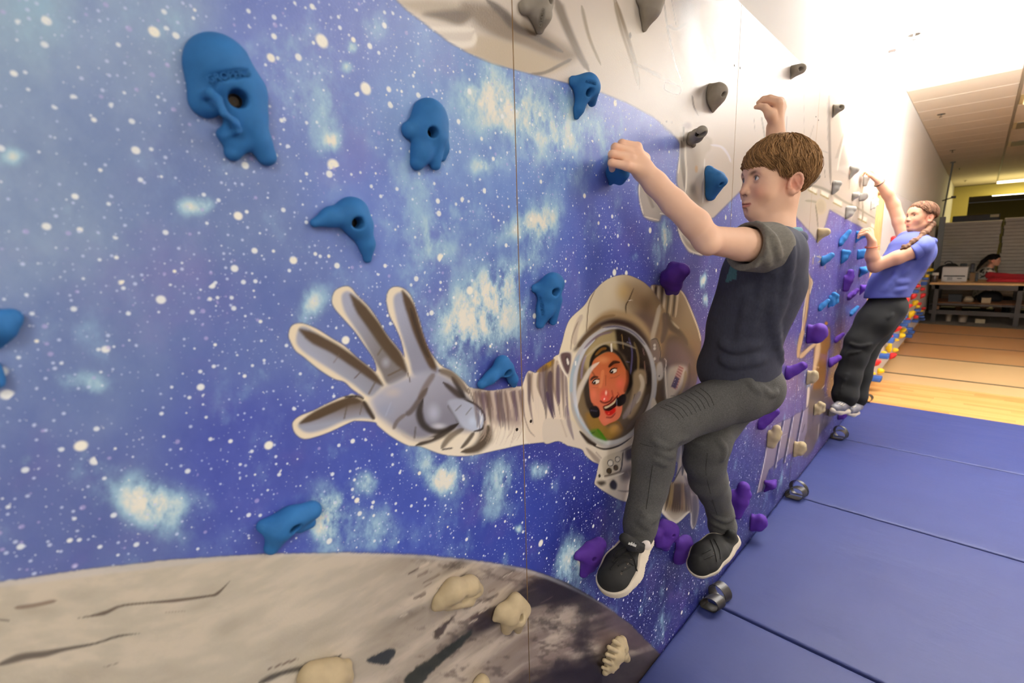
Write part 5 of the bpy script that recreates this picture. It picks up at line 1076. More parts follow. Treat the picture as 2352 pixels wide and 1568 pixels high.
make_hold('tan', 'long smooth beige hold on the painted planet', [[(1012,1376,20,.006),(1040,1356,26,.014),(1078,1346,22,.014),(1094,1354,17,.008)], [(1000,1392,10,.003),(1020,1384,14,.006)], [(1030,1386,15,.004),(1080,1380,12,.004)]], hole=(1068,1375), cell=.0024, k=.012, group=GT, cuts=[[(1072,1378,12,.022),(1100,1368,9,.026)]], hr=.006)
make_hold('tan', 'lobed beige hold straddling the panel joint on the planet', [[(1184,1380,18,.016),(1200,1400,20,.016)], [(1150,1405,20,.006),(1176,1398,22,.016)], [(1170,1415,24,.016),(1164,1442,14,.006)], [(1190,1420,20,.022),(1190,1444,10,.008)], [(1184,1370,9,.006),(1190,1390,18,.014)], [(1136,1420,6,.003),(1150,1410,14,.005)]], hole=(1199,1419), cell=.0022, k=.010, group=GT, cuts=[[(1160,1385,7,.034),(1190,1396,6,.042)]], hr=.007)
make_hold('tan', 'ribbed beige fossil-like hold low on the planet', [[(1420,1478,16,.010),(1412,1500,22,.014),(1402,1522,18,.010),(1390,1540,10,.004)], [(1428,1472,12,.008),(1430,1488,14,.010)], [(1430,1502,14,.010),(1440,1512,8,.006)]], cell=.0022, k=.006, group=GT, ribs=[[(1410,1472,5,.024),(1434,1486,5,.024)],[(1398,1486,5,.026),(1432,1502,5,.03)],[(1394,1502,5,.024),(1428,1516,5,.03)],[(1388,1516,5,.02),(1418,1530,5,.024)],[(1384,1532,4,.014),(1408,1542,4,.014)]])
make_hold('tan', 'wide beige hold cut by the bottom edge', [[(720,1560,34,.008),(760,1552,34,.010),(790,1556,22,.006)], [(796,1526,12,.004),(780,1545,20,.008)], [(710,1545,24,.006),(740,1540,22,.010)]], cell=.0024, k=.012, group=GT)
make_hold('tan', 'tip of a small beige hold at the bottom edge', [[(1104,1572,22,.010),(1100,1580,24,.006)]], cell=.003, group=GT)
# ================================================================== people
def rotm(z, y, x):
    c, s = math.cos, math.sin
    Rz = np.array([[c(z), -s(z), 0], [s(z), c(z), 0], [0, 0, 1]]); Ry = np.array([[c(y), 0, s(y)], [0, 1, 0], [-s(y), 0, c(y)]]); Rx = np.array([[1, 0, 0], [0, c(x), -s(x)], [0, s(x), c(x)]])
    return Rz @ Ry @ Rx
M_skin = mat('skin', attr='skin', rough=0.52, var=0.03, vscale=60, bump=0.08, bscale=700, bdist=0.0006, spec=0.35)
def hair_mat(name, c0, c1):
    m = bpy.data.materials.new(name); m.use_nodes = True; t = NT(m)
    a = t.new('ShaderNodeAttribute', attribute_name='tone'); n = t.noise(160, 3, 0.6, t.coord())
    t.link(t.mix(t.math('MULTIPLY', t.math('ADD', a.outputs['Fac'], n), 0.5), rgba(c0), rgba(c1)), t.b.inputs['Base Color'])
    t.b.inputs['Roughness'].default_value = 0.65; t.b.inputs['Specular IOR Level'].default_value = 0.15; return m

class Head:
    """a head in its own frame: x to the face, y to the left ear, z up, origin between the ears"""
    def __init__(s, c, ang, scale, young=True):
        s.c = np.array(c); s.R = rotm(*ang); s.s = scale
    def w(s, p): return s.c + s.s * (s.R @ np.asarray(p, float))
    def l(s, P): return ((P - s.c) @ s.R) / s.s
    def Cn(s, a, ra, b, rb, k=.01, op='u'): return cone(s.w(a), ra * s.s, s.w(b), rb * s.s, k * s.s, op)
    def Bl(s, a, r, k=.01, op='u'): return ball(s.w(a), r * s.s, k * s.s, op)
    def El(s, a, rad, k=.01, op='u', tilt=None):
        R = s.R.T if tilt is None else (s.R @ rotm(*tilt)).T
        return ell(s.w(a), R, np.array(rad) * s.s, k * s.s, op)
    def prims(s, girl=False):
        P = [s.El((-.014, 0, .046), (.094, .073, .076)), s.El((.030, 0, -.018), (.056, .057, .080), .03), s.El((.044, 0, .040), (.042, .056, .050), .03)]
        for y in (-1, 1):
            P += [s.Cn((-.002, y * .049, -.050), .019, (.048, y * .022, -.088), .017, .022), s.Bl((.054, y * .034, -.026), .027, .025), s.Bl((.046, y * .044, .000), .018, .02)]
        P += [s.Cn((.060, -.010, -.090), .016, (.060, .010, -.090), .016, .02), s.Bl((.069, 0, -.090), .0135, .014), s.Bl((.066, 0, -.058), .027, .022)]
        for y in (-1, 1):
            P += [s.Cn((.081, y * .012, .024), .0085, (.068, y * .043, .026), .010, .014), s.Bl((.0925, y * .0310, .010), .0165, .012, 's')]
        # nose
        P += [s.Cn((.079, 0, .016), .0080, (.0925, 0, -.016), .0076, .012), s.Cn((.0905, 0, -.012), .0076, (.0985, 0, -.0245), .0094, .008)]
        for y in (-1, 1): P += [s.Bl((.0900, y * .0112, -.0280), .0074, .006)]
        for y in (-1, 1): P += [s.Bl((.0945, y * .0062, -.0358), .0036, .003, 's')]
        # lips
        P += [s.Cn((.0840, -.019, -.0605), .0036, (.0908, -.004, -.0568), .0044, .004), s.Cn((.0908, -.004, -.0568), .0044, (.0908, .004, -.0568), .0044, .004), s.Cn((.0908, .004, -.0568), .0044, (.0840, .019, -.0605), .0036, .004),
              s.Cn((.0835, -.015, -.0645), .0040, (.0892, 0, -.0668), .0056, .004), s.Cn((.0892, 0, -.0668), .0056, (.0835, .015, -.0645), .0040, .004)]
        P += [s.Cn((.0865, -.0215, -.0612), .0011, (.0962, 0, -.0612), .0015, .003, 's'), s.Cn((.0962, 0, -.0612), .0015, (.0865, .0215, -.0612), .0011, .003, 's'), s.Bl((.0885, 0, -.0780), .006, .008, 's')]
        # eyelids
        s.eyes = []
        for y in (-1, 1):
            e = np.array((.0675, y * .0305, .0095)); s.eyes.append(e)
            def arc(el, r0, rr, az0=-74, az1=62):
                o = []
                for q in range(7):
                    az = math.radians(az0 + (az1 - az0) * q / 6) * -y; sh = math.sin(math.pi * q / 6) ** .7; ee = math.radians(el * sh - 3)
                    o.append((e + r0 * np.array([math.cos(az) * math.cos(ee), math.sin(az) * math.cos(ee), math.sin(ee)]), rr))
                return o
            for el, rr in ((42, .0022), (58, .0030), (-33, .0018), (-50, .0026)):
                a = arc(el, .0139, rr); P += [s.Cn(a[q][0], a[q][1], a[q + 1][0], a[q + 1][1], .0035) for q in range(6)]
            # ear
            c = np.array((-.012, y * .0735, -.012)); tl = (-y * .40, -.24, 0)
            P += [s.El(c, (.0195, .0065, .0315), .006, tilt=tl), s.El(c + np.array((.002, y * .0075, .003)), (.0115, .0055, .0215), .004, 's', tilt=tl), s.Bl(c + np.array((.009, y * .001, -.022)), .0085, .006), s.Bl(c + np.array((.0125, y * .000, -.004)), .0042, .005)]
            Rt = rotm(*tl); hx = [c + Rt @ np.array((.0165 * math.cos(q), y * .0050, .0285 * math.sin(q))) for q in np.radians(np.linspace(-30, 250, 12))]
            P += [s.Cn(hx[q], .0034, hx[q + 1], .0034, .003) for q in range(11)]
            P += [s.Cn(c + Rt @ np.array((.006, y * .003, .014)), .0028, c + Rt @ np.array((-.007, y * .004, -.004)), .0032, .004), s.Bl(c + Rt @ np.array((.003, y * .008, -.004)), .0068, .004, 's')]
        return P
    def paint(s, V, base=(226, 176, 146), rosy=1.0):
        L = s.l(V); col = np.tile(lin(base), (len(V), 1))
        def mixc(w_, c): col[:] = col * (1 - w_[:, None]) + lin(c) * w_[:, None]
        def g(p, r): p = np.asarray(p); return np.exp(-(((L - p) / r) ** 2).sum(1))
        for y in (-1, 1):
            mixc(.40 * rosy * g((.075, y * .042, -.030), .022), (224, 128, 108)); mixc(.55 * g((-.012, y * .078, -.012), .030), (222, 124, 104)); mixc(.35 * g((.085, y * .032, .010), .017), (176, 118, 100)); mixc(.8 * np.clip(1.25 * g((.0945, y * .0066, -.0352), .0040), 0, 1), (90, 44, 36))
        mixc(.35 * g((.100, 0, -.025), .011), (222, 132, 112))
        lip = np.zeros(len(V))
        for a, b, r in (((.0855, -.0190, -.0606), (.0925, 0, -.0570), .0045), ((.0925, 0, -.0570), (.0855, .0190, -.0606), .0045), ((.0855, -.015, -.0645), (.0915, 0, -.0668), .0052), ((.0915, 0, -.0668), (.0855, .015, -.0645), .0052)):
            a, b = np.array(a), np.array(b); t = np.clip((L - a) @ (b - a) / ((b - a) @ (b - a)), 0, 1); d = np.linalg.norm(L - a - t[:, None] * (b - a), axis=1); lip = np.maximum(lip, np.clip((r - d) / .0016 + .5, 0, 1))
        mixc(lip * .75, (200, 112, 100)); m = np.abs(L[:, 2] + .0612) < .0014; mixc(np.where(m & (np.abs(L[:, 1]) < .019) & (L[:, 0] > .084), .7, 0), (110, 40, 40))
        for y in (-1, 1):     # brows
            for q in range(8):
                t = q / 7; p = np.array((.0865 - .016 * t ** 2, y * (.013 + .036 * t), .0240 + .006 * math.sin(t * 2.2))); mixc(.62 * np.clip(1.5 * g(p, .0048 - .0016 * t), 0, 1), (84, 56, 38))
        for y, e in zip((-1, 1), s.eyes):      # lashes
            for q in range(13):
                az = math.radians(-74 + 136 * q / 12) * -y; sh = math.sin(math.pi * q / 12) ** .7; ee = math.radians(34 * sh - 3)
                mixc(.55 * np.clip(1.6 * g(e + .0150 * np.array([math.cos(az) * math.cos(ee), math.sin(az) * math.cos(ee), math.sin(ee)]), .0022), 0, 1), (64, 42, 34))
        return col
    def eyeballs(s, root, gaze, iris, name='eye'):
        g = s.R.T @ (np.asarray(gaze, float) / np.linalg.norm(gaze))
        m = mat('eyeball', attr='eye', rough=0.12, var=0.0, spec=0.6)
        for e in s.eyes:
            n1, n2 = 30, 20; V = []; F = []
            z = np.asarray(g); x = np.cross(z, (0, 0, 1)); x /= np.linalg.norm(x); yv = np.cross(z, x)
            th = np.concatenate([np.linspace(0, .62, 12), np.linspace(.66, math.pi, 9)])
            for a in th:
                for q in range(n1): ph = 2 * math.pi * q / n1; V.append(e + .0135 * (z * math.cos(a) + (x * math.cos(ph) + yv * math.sin(ph)) * math.sin(a)))
            for i in range(len(th) - 1):
                for q in range(n1): F.append((i * n1 + q, i * n1 + (q + 1) % n1, (i + 1) * n1 + (q + 1) % n1, (i + 1) * n1 + q))
            o = mesh_obj(name, [s.w(v) for v in V], np.array(F), m, root, True)
            a = np.repeat(th, n1); col = np.tile(lin((226, 218, 212)), (len(V), 1))
            col[a < .53] = lin(tuple(v * .45 for v in iris)); col[a < .47] = lin(iris); col[a < .24] = lin((12, 10, 10)); color_attr(o, 'eye', col)
    def hair(s, root, m, table, n, rad, off, length, crown=(-.45, 0, .9), swirl=.25, wid=.0011, seed=1, cap_back=None, part=None):
        """cap and locks; table: azimuth -> lowest polar angle from the crown"""
        rnd = np.random.RandomState(seed); ax = np.array(crown) / np.linalg.norm(crown)
        fx = np.array((1, 0, 0)) - ax * ax[0]; fx /= np.linalg.norm(fx); fy = np.cross(ax, fx); cen = np.array(off)
        tp = np.array(table, float)
        def tmax(ph): return np.radians(np.interp(np.degrees(np.abs((ph + math.pi) % (2 * math.pi) - math.pi)), tp[:, 0], tp[:, 1]))
        def pt(th, ph, r): d = ax * math.cos(th) + (fx * math.cos(ph) + fy * math.sin(ph)) * math.sin(th); return cen + d * np.array(rad) * r
        V = []; F = []; T = []
        NP, NT_ = 64, 26
        for sh in (1.0, .93):
            for i in range(NT_):
                for j in range(NP): ph = 2 * math.pi * j / NP; th = (tmax(ph) - .06) * (i + .02) / (NT_ - 1); V.append(pt(th, ph, sh if i < NT_ - 1 else .95)); T.append(.25)
        o_ = NP * NT_
        for i in range(NT_ - 1):
            for j in range(NP):
                a, b = i * NP + j, i * NP + (j + 1) % NP; F.append((a, a + NP, b + NP, b)); F.append((o_ + a, o_ + b, o_ + b + NP, o_ + a + NP))
        for q in range(n):
            ph = rnd.uniform(-math.pi, math.pi); tm = tmax(np.array(ph))
            th0 = math.acos(1 - rnd.uniform(0, 1) * (1 - math.cos(tm * .96))); L = length * rnd.uniform(.6, 1.25); cl_ = math.sin(ph * 23) * .5 + math.sin(ph * 11 + 1) * .5; th1 = min(th0 + L, tm + rnd.uniform(-.06, .05) + .055 * cl_); th0 = max(.02, min(th0, th1 - .25))
            sw = swirl * rnd.uniform(.3, 1.7) + rnd.normal(0, .16); lift = rnd.uniform(.0, .05) + (.05 * rnd.rand() if rnd.rand() < .12 else 0); w_ = wid * rnd.uniform(.6, 1.7); tone = rnd.uniform(0, 1); nn = 6; base = len(V)
            curve = rnd.normal(0, .035)
            if q % 9 == 0: w_ *= 1.4; lift += .05 * rnd.rand(); curve *= 3
            for i in range(nn + 1):
                t = i / nn; th = th0 + (th1 - th0) * t; p_ = ph + sw * (t - .3) * (0.6 if th0 > .5 else 1.2) + curve * math.sin(t * 3.1)
                r = 1.0 + .012 + lift * math.sin(math.pi * min(1, t * .85 + .15)) * (1 - .4 * t) + (.0 if t < .8 else -.01)
                c = pt(th, p_, r); e1 = pt(th + .05, p_, r) - c; e1 /= np.linalg.norm(e1); up = c - cen; up /= np.linalg.norm(up); sd = np.cross(e1, up)
                ww = w_ * (1.0 if t < .6 else 1 - .85 * (t - .6) / .4) * (0.7 + .5 * min(1, t * 3))
                V += [c - sd * ww * 1.7, c + up * ww, c + sd * ww * 1.7, c - up * ww * .6]; T += [tone] * 4
            for i in range(nn):
                for k_ in range(4): F.append((base + i * 4 + k_, base + i * 4 + (k_ + 1) % 4, base + i * 4 + 4 + (k_ + 1) % 4, base + i * 4 + 4 + k_))
        V = np.array([s.w(v) for v in V]) if False else s.c + s.s * (np.array(V) @ s.R.T)
        o = mesh_obj('hair', V, np.array(F), m, root, True); color_attr(o, 'tone', np.array(T)[:, None].repeat(3, 1)); return o

def merge(parts):
    V = []; F = []; n = 0
    for v, f in parts: V.append(v); F.append(f + n); n += len(v)
    return np.concatenate(V), np.concatenate(F)
def fold(prims, lines_, r, sink, k=.012):
    out = []
    for ln in lines_:
        pts = []
        for q in catmull([np.array(p, float) for p in ln], 3):
            p, n_ = hit(prims, q[0], q[1]); pts.append((p - n_ * sink, r))
        out += chain(pts, k)
    return out
def ridge_tube(prims, ln, r, lift=0.0, n=5):
    return [tuple(p + n_ * lift) for p, n_ in (hit(prims, q[0], q[1]) for q in catmull([np.array(p, float) for p in ln], n))]

# ------------------------------------------------------------------ the boy
hd = Head((0.2863, 1.5537, 1.7009), (-2.2815, 0.0079, -0.026), 0.96)
SL = np.array((.335, 1.405, 1.515)); SR = np.array((.238, 1.630, 1.505)); EL = B(1624, 550, 31, X=.25); WL = B(1478, 392, 24, X=.125)
head_p = hd.prims() + [cone(hd.w((-.020, 0, -.04)), .049, (.292, 1.54, 1.555), .051, .03), cone((.292, 1.54, 1.555), .052, (.295, 1.54, 1.50), .07, .03)]
armL = chain([(SL, .046), (SL + .5 * (EL[0] - SL), .040), (EL[0], EL[1])], .012) + [ball(B(1628, 562, 26, X=.260)[0], .026, .012)] + chain([B(1622, 548, 31, X=.245), B(1597, 513, 32, X=.225), B(1548, 466, 29, X=.18), B(1505, 421, 26, X=.145), WL], .010)
KN = [B(1463, 338, 11, X=.104), B(1457, 349, 11.5, X=.106), B(1449, 364, 11.5, X=.110), B(1440, 381, 10.5, X=.114)]
PIPS = [B(1428, 329, 9, X=.086), B(1413, 338, 9.5, X=.084), B(1406, 354, 9.5, X=.086), B(1405, 374, 9, X=.090)]
TIPS = [B(1420, 343, 7.5, X=.060), B(1409, 354, 8, X=.058), B(1404, 370, 8, X=.060), B(1406, 388, 7.5, X=.066)]
handL = []
for a, b, c in zip(KN, PIPS, TIPS):
    handL += [cone(WL[0], WL[1] * .62, a[0], a[1] * 1.05, .014), cone(a[0], a[1], b[0], b[1], .004), cone(b[0], b[1], c[0], c[1], .003)]
th = [B(1478, 366, 15, X=.112), B(1464, 346, 10, X=.086), B(1448, 344, 8, X=.062)]
handL += [cone(WL[0], WL[1] * .7, th[0][0], th[0][1], .012)] + chain(th, .004)
WR = B(1781, 292, 19, Y=1.71)
armR = chain([(SR, .046), B(1784, 440, 32, Y=1.75), B(1784, 352, 25, Y=1.73), WR], .02)
PR = [B(1788, 236, 9.5, Y=1.675), B(1791, 234, 9.5, Y=1.695), B(1794, 238, 9.5, Y=1.715), B(1796, 246, 9, Y=1.735)]
FR_ = [[(1768, 229, 8), (1752, 231, 6.5), (1742, 236, 5)], [(1768, 226, 8), (1754, 228, 7), (1745, 234, 5.5)], [(1774, 232, 8), (1760, 236, 7), (1750, 242, 5.5)], [(1780, 242, 7), (1768, 246, 6), (1760, 250, 5)]]
handR = []
for i, (a, ff) in enumerate(zip(PR, FR_)):
    Y = 1.675 + .02 * i
    handR += [cone(WR[0], WR[1] * .6, a[0], a[1] * 1.1, .012)] + chain([a] + [B(x, y, r, Y=Y) for x, y, r in ff], .003)
handR += chain([(WR[0], WR[1] * .6), B(1770, 262, 12, Y=1.665), B(1757, 247, 7.5, Y=1.655), B(1745, 244, 6, Y=1.655), B(1736, 246, 4.6, Y=1.655)], .006)
HIPL = np.array((.275, 1.535, 1.095)); HIPR = B(1690, 905, 62, Y=1.68)
LEGL = [B(1735, 893, 60, X=.27), B(1700, 908, 58, X=.245), B(1630, 933, 53, X=.185), B(1545, 970, 50, X=.125), B(1508, 990, 46, X=.105), B(1501, 1040, 46, X=.100), B(1500, 1072, 44, X=.098), B(1490, 1121, 40, X=.094), B(1477, 1170, 36, X=.09), B(1470, 1205, 35.5, X=.09), B(1468, 1222, 33, X=.09)]
LEGR = [HIPR, B(1646, 962, 54, Y=1.67), B(1626, 1018, 48, X=.125), B(1618, 1058, 45, X=.112), B(1626, 1100, 41, X=.11), B(1640, 1130, 34, X=.107), B(1654, 1176, 28, X=.112), B(1659, 1207, 29, X=.115), B(1661, 1222, 26, X=.118)]
trunk = [ell((.285, 1.53, 1.42), np.eye(3), (.06, .09, .11)), cone((.26, 1.53, 1.35), .05, (.215, 1.56, 1.10), .06, .05)]+ [(p_[0], p_[1], p_[2] * .6, p_[3], p_[4] * .6, .02, 'u') for p_ in chain(LEGL, .02) + chain(LEGR, .02)]
parts_ = [solid(head_p, .0020), solid(armL + handL, .0022), solid(armR + handR, .0024), solid(trunk, .008)]
V, F = merge(parts_)
boy = mesh_obj('person', V, F, M_skin, None, True)
colr = hd.paint(V, (240, 194, 162))
for kn in KN + PIPS:
    w_ = .35 * np.exp(-(((V - kn[0]) / .011) ** 2).sum(1)); colr = colr * (1 - w_[:, None]) + lin((222, 140, 116)) * w_[:, None]
w_ = .45 * np.exp(-(((V - B(1628, 580, 10, X=.25)[0]) / .026) ** 2).sum(1)); colr = colr * (1 - w_[:, None]) + lin((218, 136, 112)) * w_[:, None]
color_attr(boy, 'skin', colr)
tag(boy, 'boy in a grey and navy T-shirt climbing the wall, looking up along it', 'person')
hd.eyeballs(boy, (-.80, -.62, .22), (96, 124, 140))
M_hairb = hair_mat('brown_hair', (64, 42, 24), (190, 146, 96))
hd.hair(boy, M_hairb, [(0, 124), (22, 124), (38, 116), (52, 107), (60, 114), (68, 124), (75, 116), (86, 101), (102, 108), (118, 122), (140, 132), (180, 136)], 7000, (.1035, .085, .0855), (-.014, 0, .047), .85, swirl=.8, wid=.0008)
# T-shirt
shirt_p = [ell((.278, 1.515, 1.415), rotm(0.10, 0, 0).T, (.114, .125, .150), .05), ell((.232, 1.535, 1.27), rotm(0.1, 0, 0).T, (.110, .122, .14), .06), ell((.212, 1.555, 1.145), rotm(0.1, 0, 0).T, (.122, .128, .105), .05),
           cone(SL, .058, (.318, 1.52, 1.508), .062, .04), cone(SR, .054, (.290, 1.53, 1.508), .060, .04), cone((.335, 1.43, 1.48), .056, (.330, 1.50, 1.42), .056, .04), cone((.335, 1.475, 1.505), .060, (.318, 1.53, 1.49), .062, .03)]
base_sh = list(shirt_p)
shirt_p += fold(base_sh, [[(1782, 600), (1776, 690), (1782, 760), (1795, 828)], [(1815, 570), (1808, 640), (1790, 720)], [(1760, 640), (1742, 700), (1720, 760)], [(1720, 690), (1700, 780)], [(1660, 790), (1690, 800), (1740, 790)], [(1660, 825), (1690, 835), (1750, 825)]], .011, .0045, .016)
shirt_p += [ball((.22, 1.56, .655), .42, .008, 's'), cone(hd.w((-.02, 0, -.04)), .051, (.292, 1.54, 1.555), .056, .008, 's')]
sleeve = [cone(SL + .10 * (EL[0] - SL), .066, SL + .50 * (EL[0] - SL) + np.array((0, 0, -.006)), .061, .02)]
dirL = (EL[0] - SL) / np.linalg.norm(EL[0] - SL); endL = SL + .50 * (EL[0] - SL)
sleeve += fold(sleeve, [[(1716, 530), (1750, 560), (1765, 610)], [(1740, 512), (1775, 545), (1790, 590)], [(1702, 545), (1722, 580), (1735, 610)]], .008, .0035, .012)
sleeve += [ball(endL + dirL * .25 + np.array((0, .02, 0)), .25, .004, 's'), cone(endL - dirL * .05, .046, endL + dirL * .04, .052, .004, 's')]
M_navy = mat('navy_jersey', attr='cloth', rough=0.9, var=0.35, vscale=200, bump=0.35, bscale=500, bdist=0.001, stretch=(1, 1, .35))
M_slv = mat('grey_jersey', (112, 108, 98), 0.9, var=0.4, vscale=170, bump=0.35, bscale=500, bdist=0.001, stretch=(1, .4, 1))
Vs, Fs = solid(shirt_p, .0045); Vs = smooth_mesh(Vs, Fs, 1)
so = mesh_obj('t_shirt', Vs, Fs, M_navy, boy, True); px_, py_, _ = proj(Vs)
cl = np.tile(lin((56, 58, 72)), (len(Vs), 1))
inside = (py_ > 592) & (py_ < 640 - (px_ - 1690) * .4) & (px_ > 1668 + (640 - py_) * .30) & (px_ < 1692) & (Vs[:, 0] < .33)
cl[inside] = lin((72, 116, 118)); color_attr(so, 'cloth', cl)
solid_obj('sleeve', sleeve, .004, M_slv, so)
slr = [cone(SR, .052, B(1784, 440, 32, Y=1.75)[0] + np.array((0, 0, -.05)), .052, .02)]
solid_obj('sleeve', slr, .005, M_slv, so)
M_teal = mat('teal_lining', (128, 178, 186), 0.85, var=0.1, vscale=200)
NC = np.array((.292, 1.54, 1.538))
def nring(r, z, a0, a1, rr, tilt=.18): return [(NC + np.array((r * math.cos(a), r * math.sin(a), z + tilt * r * math.cos(a))), rr) for a in np.linspace(a0, a1, 15)]
M_nrib = mat('navy_rib', (66, 70, 92), .9, var=.2, vscale=200)
solid_obj('collar', chain(nring(.060, .002, 0, 2 * math.pi, .010), .006), .003, M_nrib, so)
solid_obj('hood_lining', chain(nring(.066, .012, -.9, 1.3, .0085), .006), .003, M_teal, so)
solid_obj('hood', chain(nring(.070, .000, -1.2, 1.5, .016, .05), .012)+ [], .004, M_nrib, so)
# trousers
M_trou = mat('grey_marl', (80, 79, 76), 0.92, var=0.75, vscale=330, bump=0.5, bscale=420, bdist=0.0015)
tro_p = chain(LEGL, .02) + chain(LEGR, .02) + [ell((.222, 1.570, 1.10), rotm(.1, 0, 0).T, (.102, .118, .095), .03), ball(B(1738, 886, 50, X=.265)[0], .066, .04)]
base_t = list(tro_p)
tro_p += fold(base_t, [[(1502, 1012), (1525, 1025), (1548, 1022)], [(1510, 1035), (1530, 1046), (1548, 1046)], [(1505, 1055), (1530, 1066)], [(1545, 1012), (1575, 1006)], [(1718, 852), (1725, 880), (1745, 900)], [(1745, 885), (1770, 905), (1782, 900)], [(1478, 1180), (1490, 1196), (1508, 1188)], [(1470, 1196), (1490, 1210)], [(1650, 1010), (1665, 1030), (1660, 1055)], [(1640, 1185), (1668, 1196), (1686, 1186)], [(1635, 1200), (1660, 1212)], [(1700, 870), (1722, 868)], [(1590, 1012), (1610, 1018)]], .0075, .0030, .011)
Vt, Ft = solid(tro_p, .0042); Vt = smooth_mesh(Vt, Ft, 1)
tr = mesh_obj('trousers', Vt, Ft, M_trou, boy, True)
M_cuff = mat('grey_rib', (70, 69, 66), 0.92, var=.3, vscale=300)
cuffL = chain([B(1469, 1212, 35, X=.09), B(1465, 1236, 33.5, X=.092)], .004); cuffR = chain([B(1660, 1212, 29.5, X=.116), B(1661, 1234, 27.5, X=.120)], .004)
for cp in (cuffL, cuffR): solid_obj('cuff', cp, .0032, M_cuff, tr)
M_stitch = mat('dark_stitch', (44, 42, 38), .9)
for i in range(9):     # stitched knee ribs
    x0, y0 = 1516 + i * 11.5, 934 - i * 5.4; x1, y1 = 1560 + i * 10.0, 964 - i * 4.2
    MB().tube(ridge_tube(base_t, [(x0, y0), ((x0 + x1) / 2 + 5, (y0 + y1) / 2 - 3), (x1, y1)], .001, -.0004), .0011, 5).build('stitch_line', M_stitch, tr)
for ln in ([(1510, 1005), (1500, 1060), (1490, 1130), (1480, 1195)], [(1625, 1040), (1622, 1090), (1640, 1160), (1655, 1205)], [(1470, 1018), (1490, 1024), (1506, 1028)]):
    MB().tube(ridge_tube(base_t, ln, .001, -.0004), .001, 5).build('seam', M_stitch, tr)
# shoes
M_canv = mat('black_canvas', (30, 29, 27), 0.85, var=0.25, vscale=300, bump=0.3, bscale=700, bdist=0.0008); M_sole = mat('white_rubber', (206, 194, 174), 0.6, var=0.08, vscale=40); M_lace = mat('black_lace', (18, 17, 16), 0.8); M_sock = mat('white_sock', (212, 202, 194), 0.9, var=.05)
M_print = mat('white_print', (225, 222, 214), 0.6)
def shoe(upper, rim, tk, laces, eyelets, sock, tongue, label):
    root = empty('shoe', tuple(upper[0][0][0]), boy)
    up = []; sp = []
    for ch in upper: up += chain(ch, .016); sp += chain([(p_, r_ + .0045) for p_, r_ in ch], .016)
    r0 = at(*rim[:2], X=rim[2]); nn_ = np.array(rim[3:], float); nn_ /= np.linalg.norm(nn_)
    V_, F_ = solid(up, .0026, cuts=[(r0 - nn_ * .004, -nn_)]); mesh_obj('upper', V_, F_, M_canv, root, True)
    V_, F_ = solid(sp, .0026, cuts=[(r0, nn_), (r0 - nn_ * tk, -nn_)]); mesh_obj('sole', V_, F_, M_sole, root, True)
    if sock: solid_obj('sock', chain(sock, .006), .003, M_sock, root)
    if tongue: up2 = chain(tongue, .006); solid_obj('tongue', up2, .0025, M_canv, root); up = up + up2
    for ln, fixed in laces:
        pts = [tuple(at(x, y, X=X)) for x, y, X in catmull([np.array(p, float) for p in ln], 4)] if fixed else ridge_tube(up, ln, .0018, .0012, 4)
        MB().tube(pts, .0021, 6).build('lace', M_lace, root)
    for (x, y) in eyelets:
        p, n_ = hit(up, x, y); fm = frame_from(n_, (0, 0, 1)); o = MB().lathe([(.0030, -.001), (.0030, .0008), (.0018, .001), (.0016, -.0005)], (0, 0, 0), 12).build('eyelet', M_bolt, root)
        Mx = fm.to_4x4(); Mx.translation = Vector(p); o.data.transform(Mx)
    root['label'] = label
    return root, up
upL = [[B(1476, 1258, 30, X=.100), B(1464, 1292, 34, X=.108), B(1440, 1322, 38, X=.110), B(1416, 1334, 36, X=.106)], [B(1452, 1264, 32, X=.090), B(1425, 1302, 36, X=.092), B(1404, 1326, 32, X=.098)], [B(1480, 1252, 22, X=.108), B(1482, 1285, 20, X=.118)]]
sh1, up1 = shoe(upL, (1412, 1346, .118, .06, -.38, 1), .020, [([(1420, 1300), (1440, 1290), (1455, 1298)], 0), ([(1408, 1292), (1428, 1278), (1447, 1282)], 0), ([(1428, 1312), (1448, 1302)], 0), ([(1418, 1282), (1440, 1268), (1452, 1275)], 0), ([(1440, 1262), (1456, 1285), (1462, 1310), (1472, 1322)], 0), ([(1436, 1256), (1420, 1264), (1412, 1278), (1430, 1276)], 0), ([(1402, 1308), (1418, 1290)], 0)], [(1427, 1317), (1436, 1305), (1441, 1294), (1449, 1283), (1465, 1262)], [B(1480, 1250, 14, X=.122), B(1484, 1256, 12, X=.122)], [B(1434, 1236, 12, X=.125), B(1452, 1250, 15, X=.13), B(1470, 1258, 10, X=.13), B(1476, 1252, 6, X=.13)], 'black canvas shoe with a thick white sole')
p0, n0 = hit(up1, 1442, 1246); p1, n1 = hit(up1, 1462, 1253); pm, nm = hit(up1, 1452, 1249)
xd = Vector(p1 - p0).normalized(); nn = Vector(nm); nn = (nn - xd * nn.dot(xd)).normalized(); Mx = Matrix((xd, nn.cross(xd), nn)).transposed().to_4x4(); Mx.translation = Vector(pm + nm * .0012)
text_mesh('lettering', 'adidas', np.linalg.norm(p1 - p0) * .36, Mx, M_print, sh1, .0006)
upR = [[B(1670, 1246, 23, X=.147), B(1648, 1268, 26, X=.142), B(1622, 1288, 28, X=.127), B(1608, 1298, 25, X=.118)], [B(1642, 1250, 24, X=.122), B(1618, 1275, 28, X=.112), B(1604, 1294, 22, X=.108)], [B(1680, 1228, 12, X=.167), B(1682, 1244, 13, X=.170), B(1668, 1262, 17, X=.162)]]
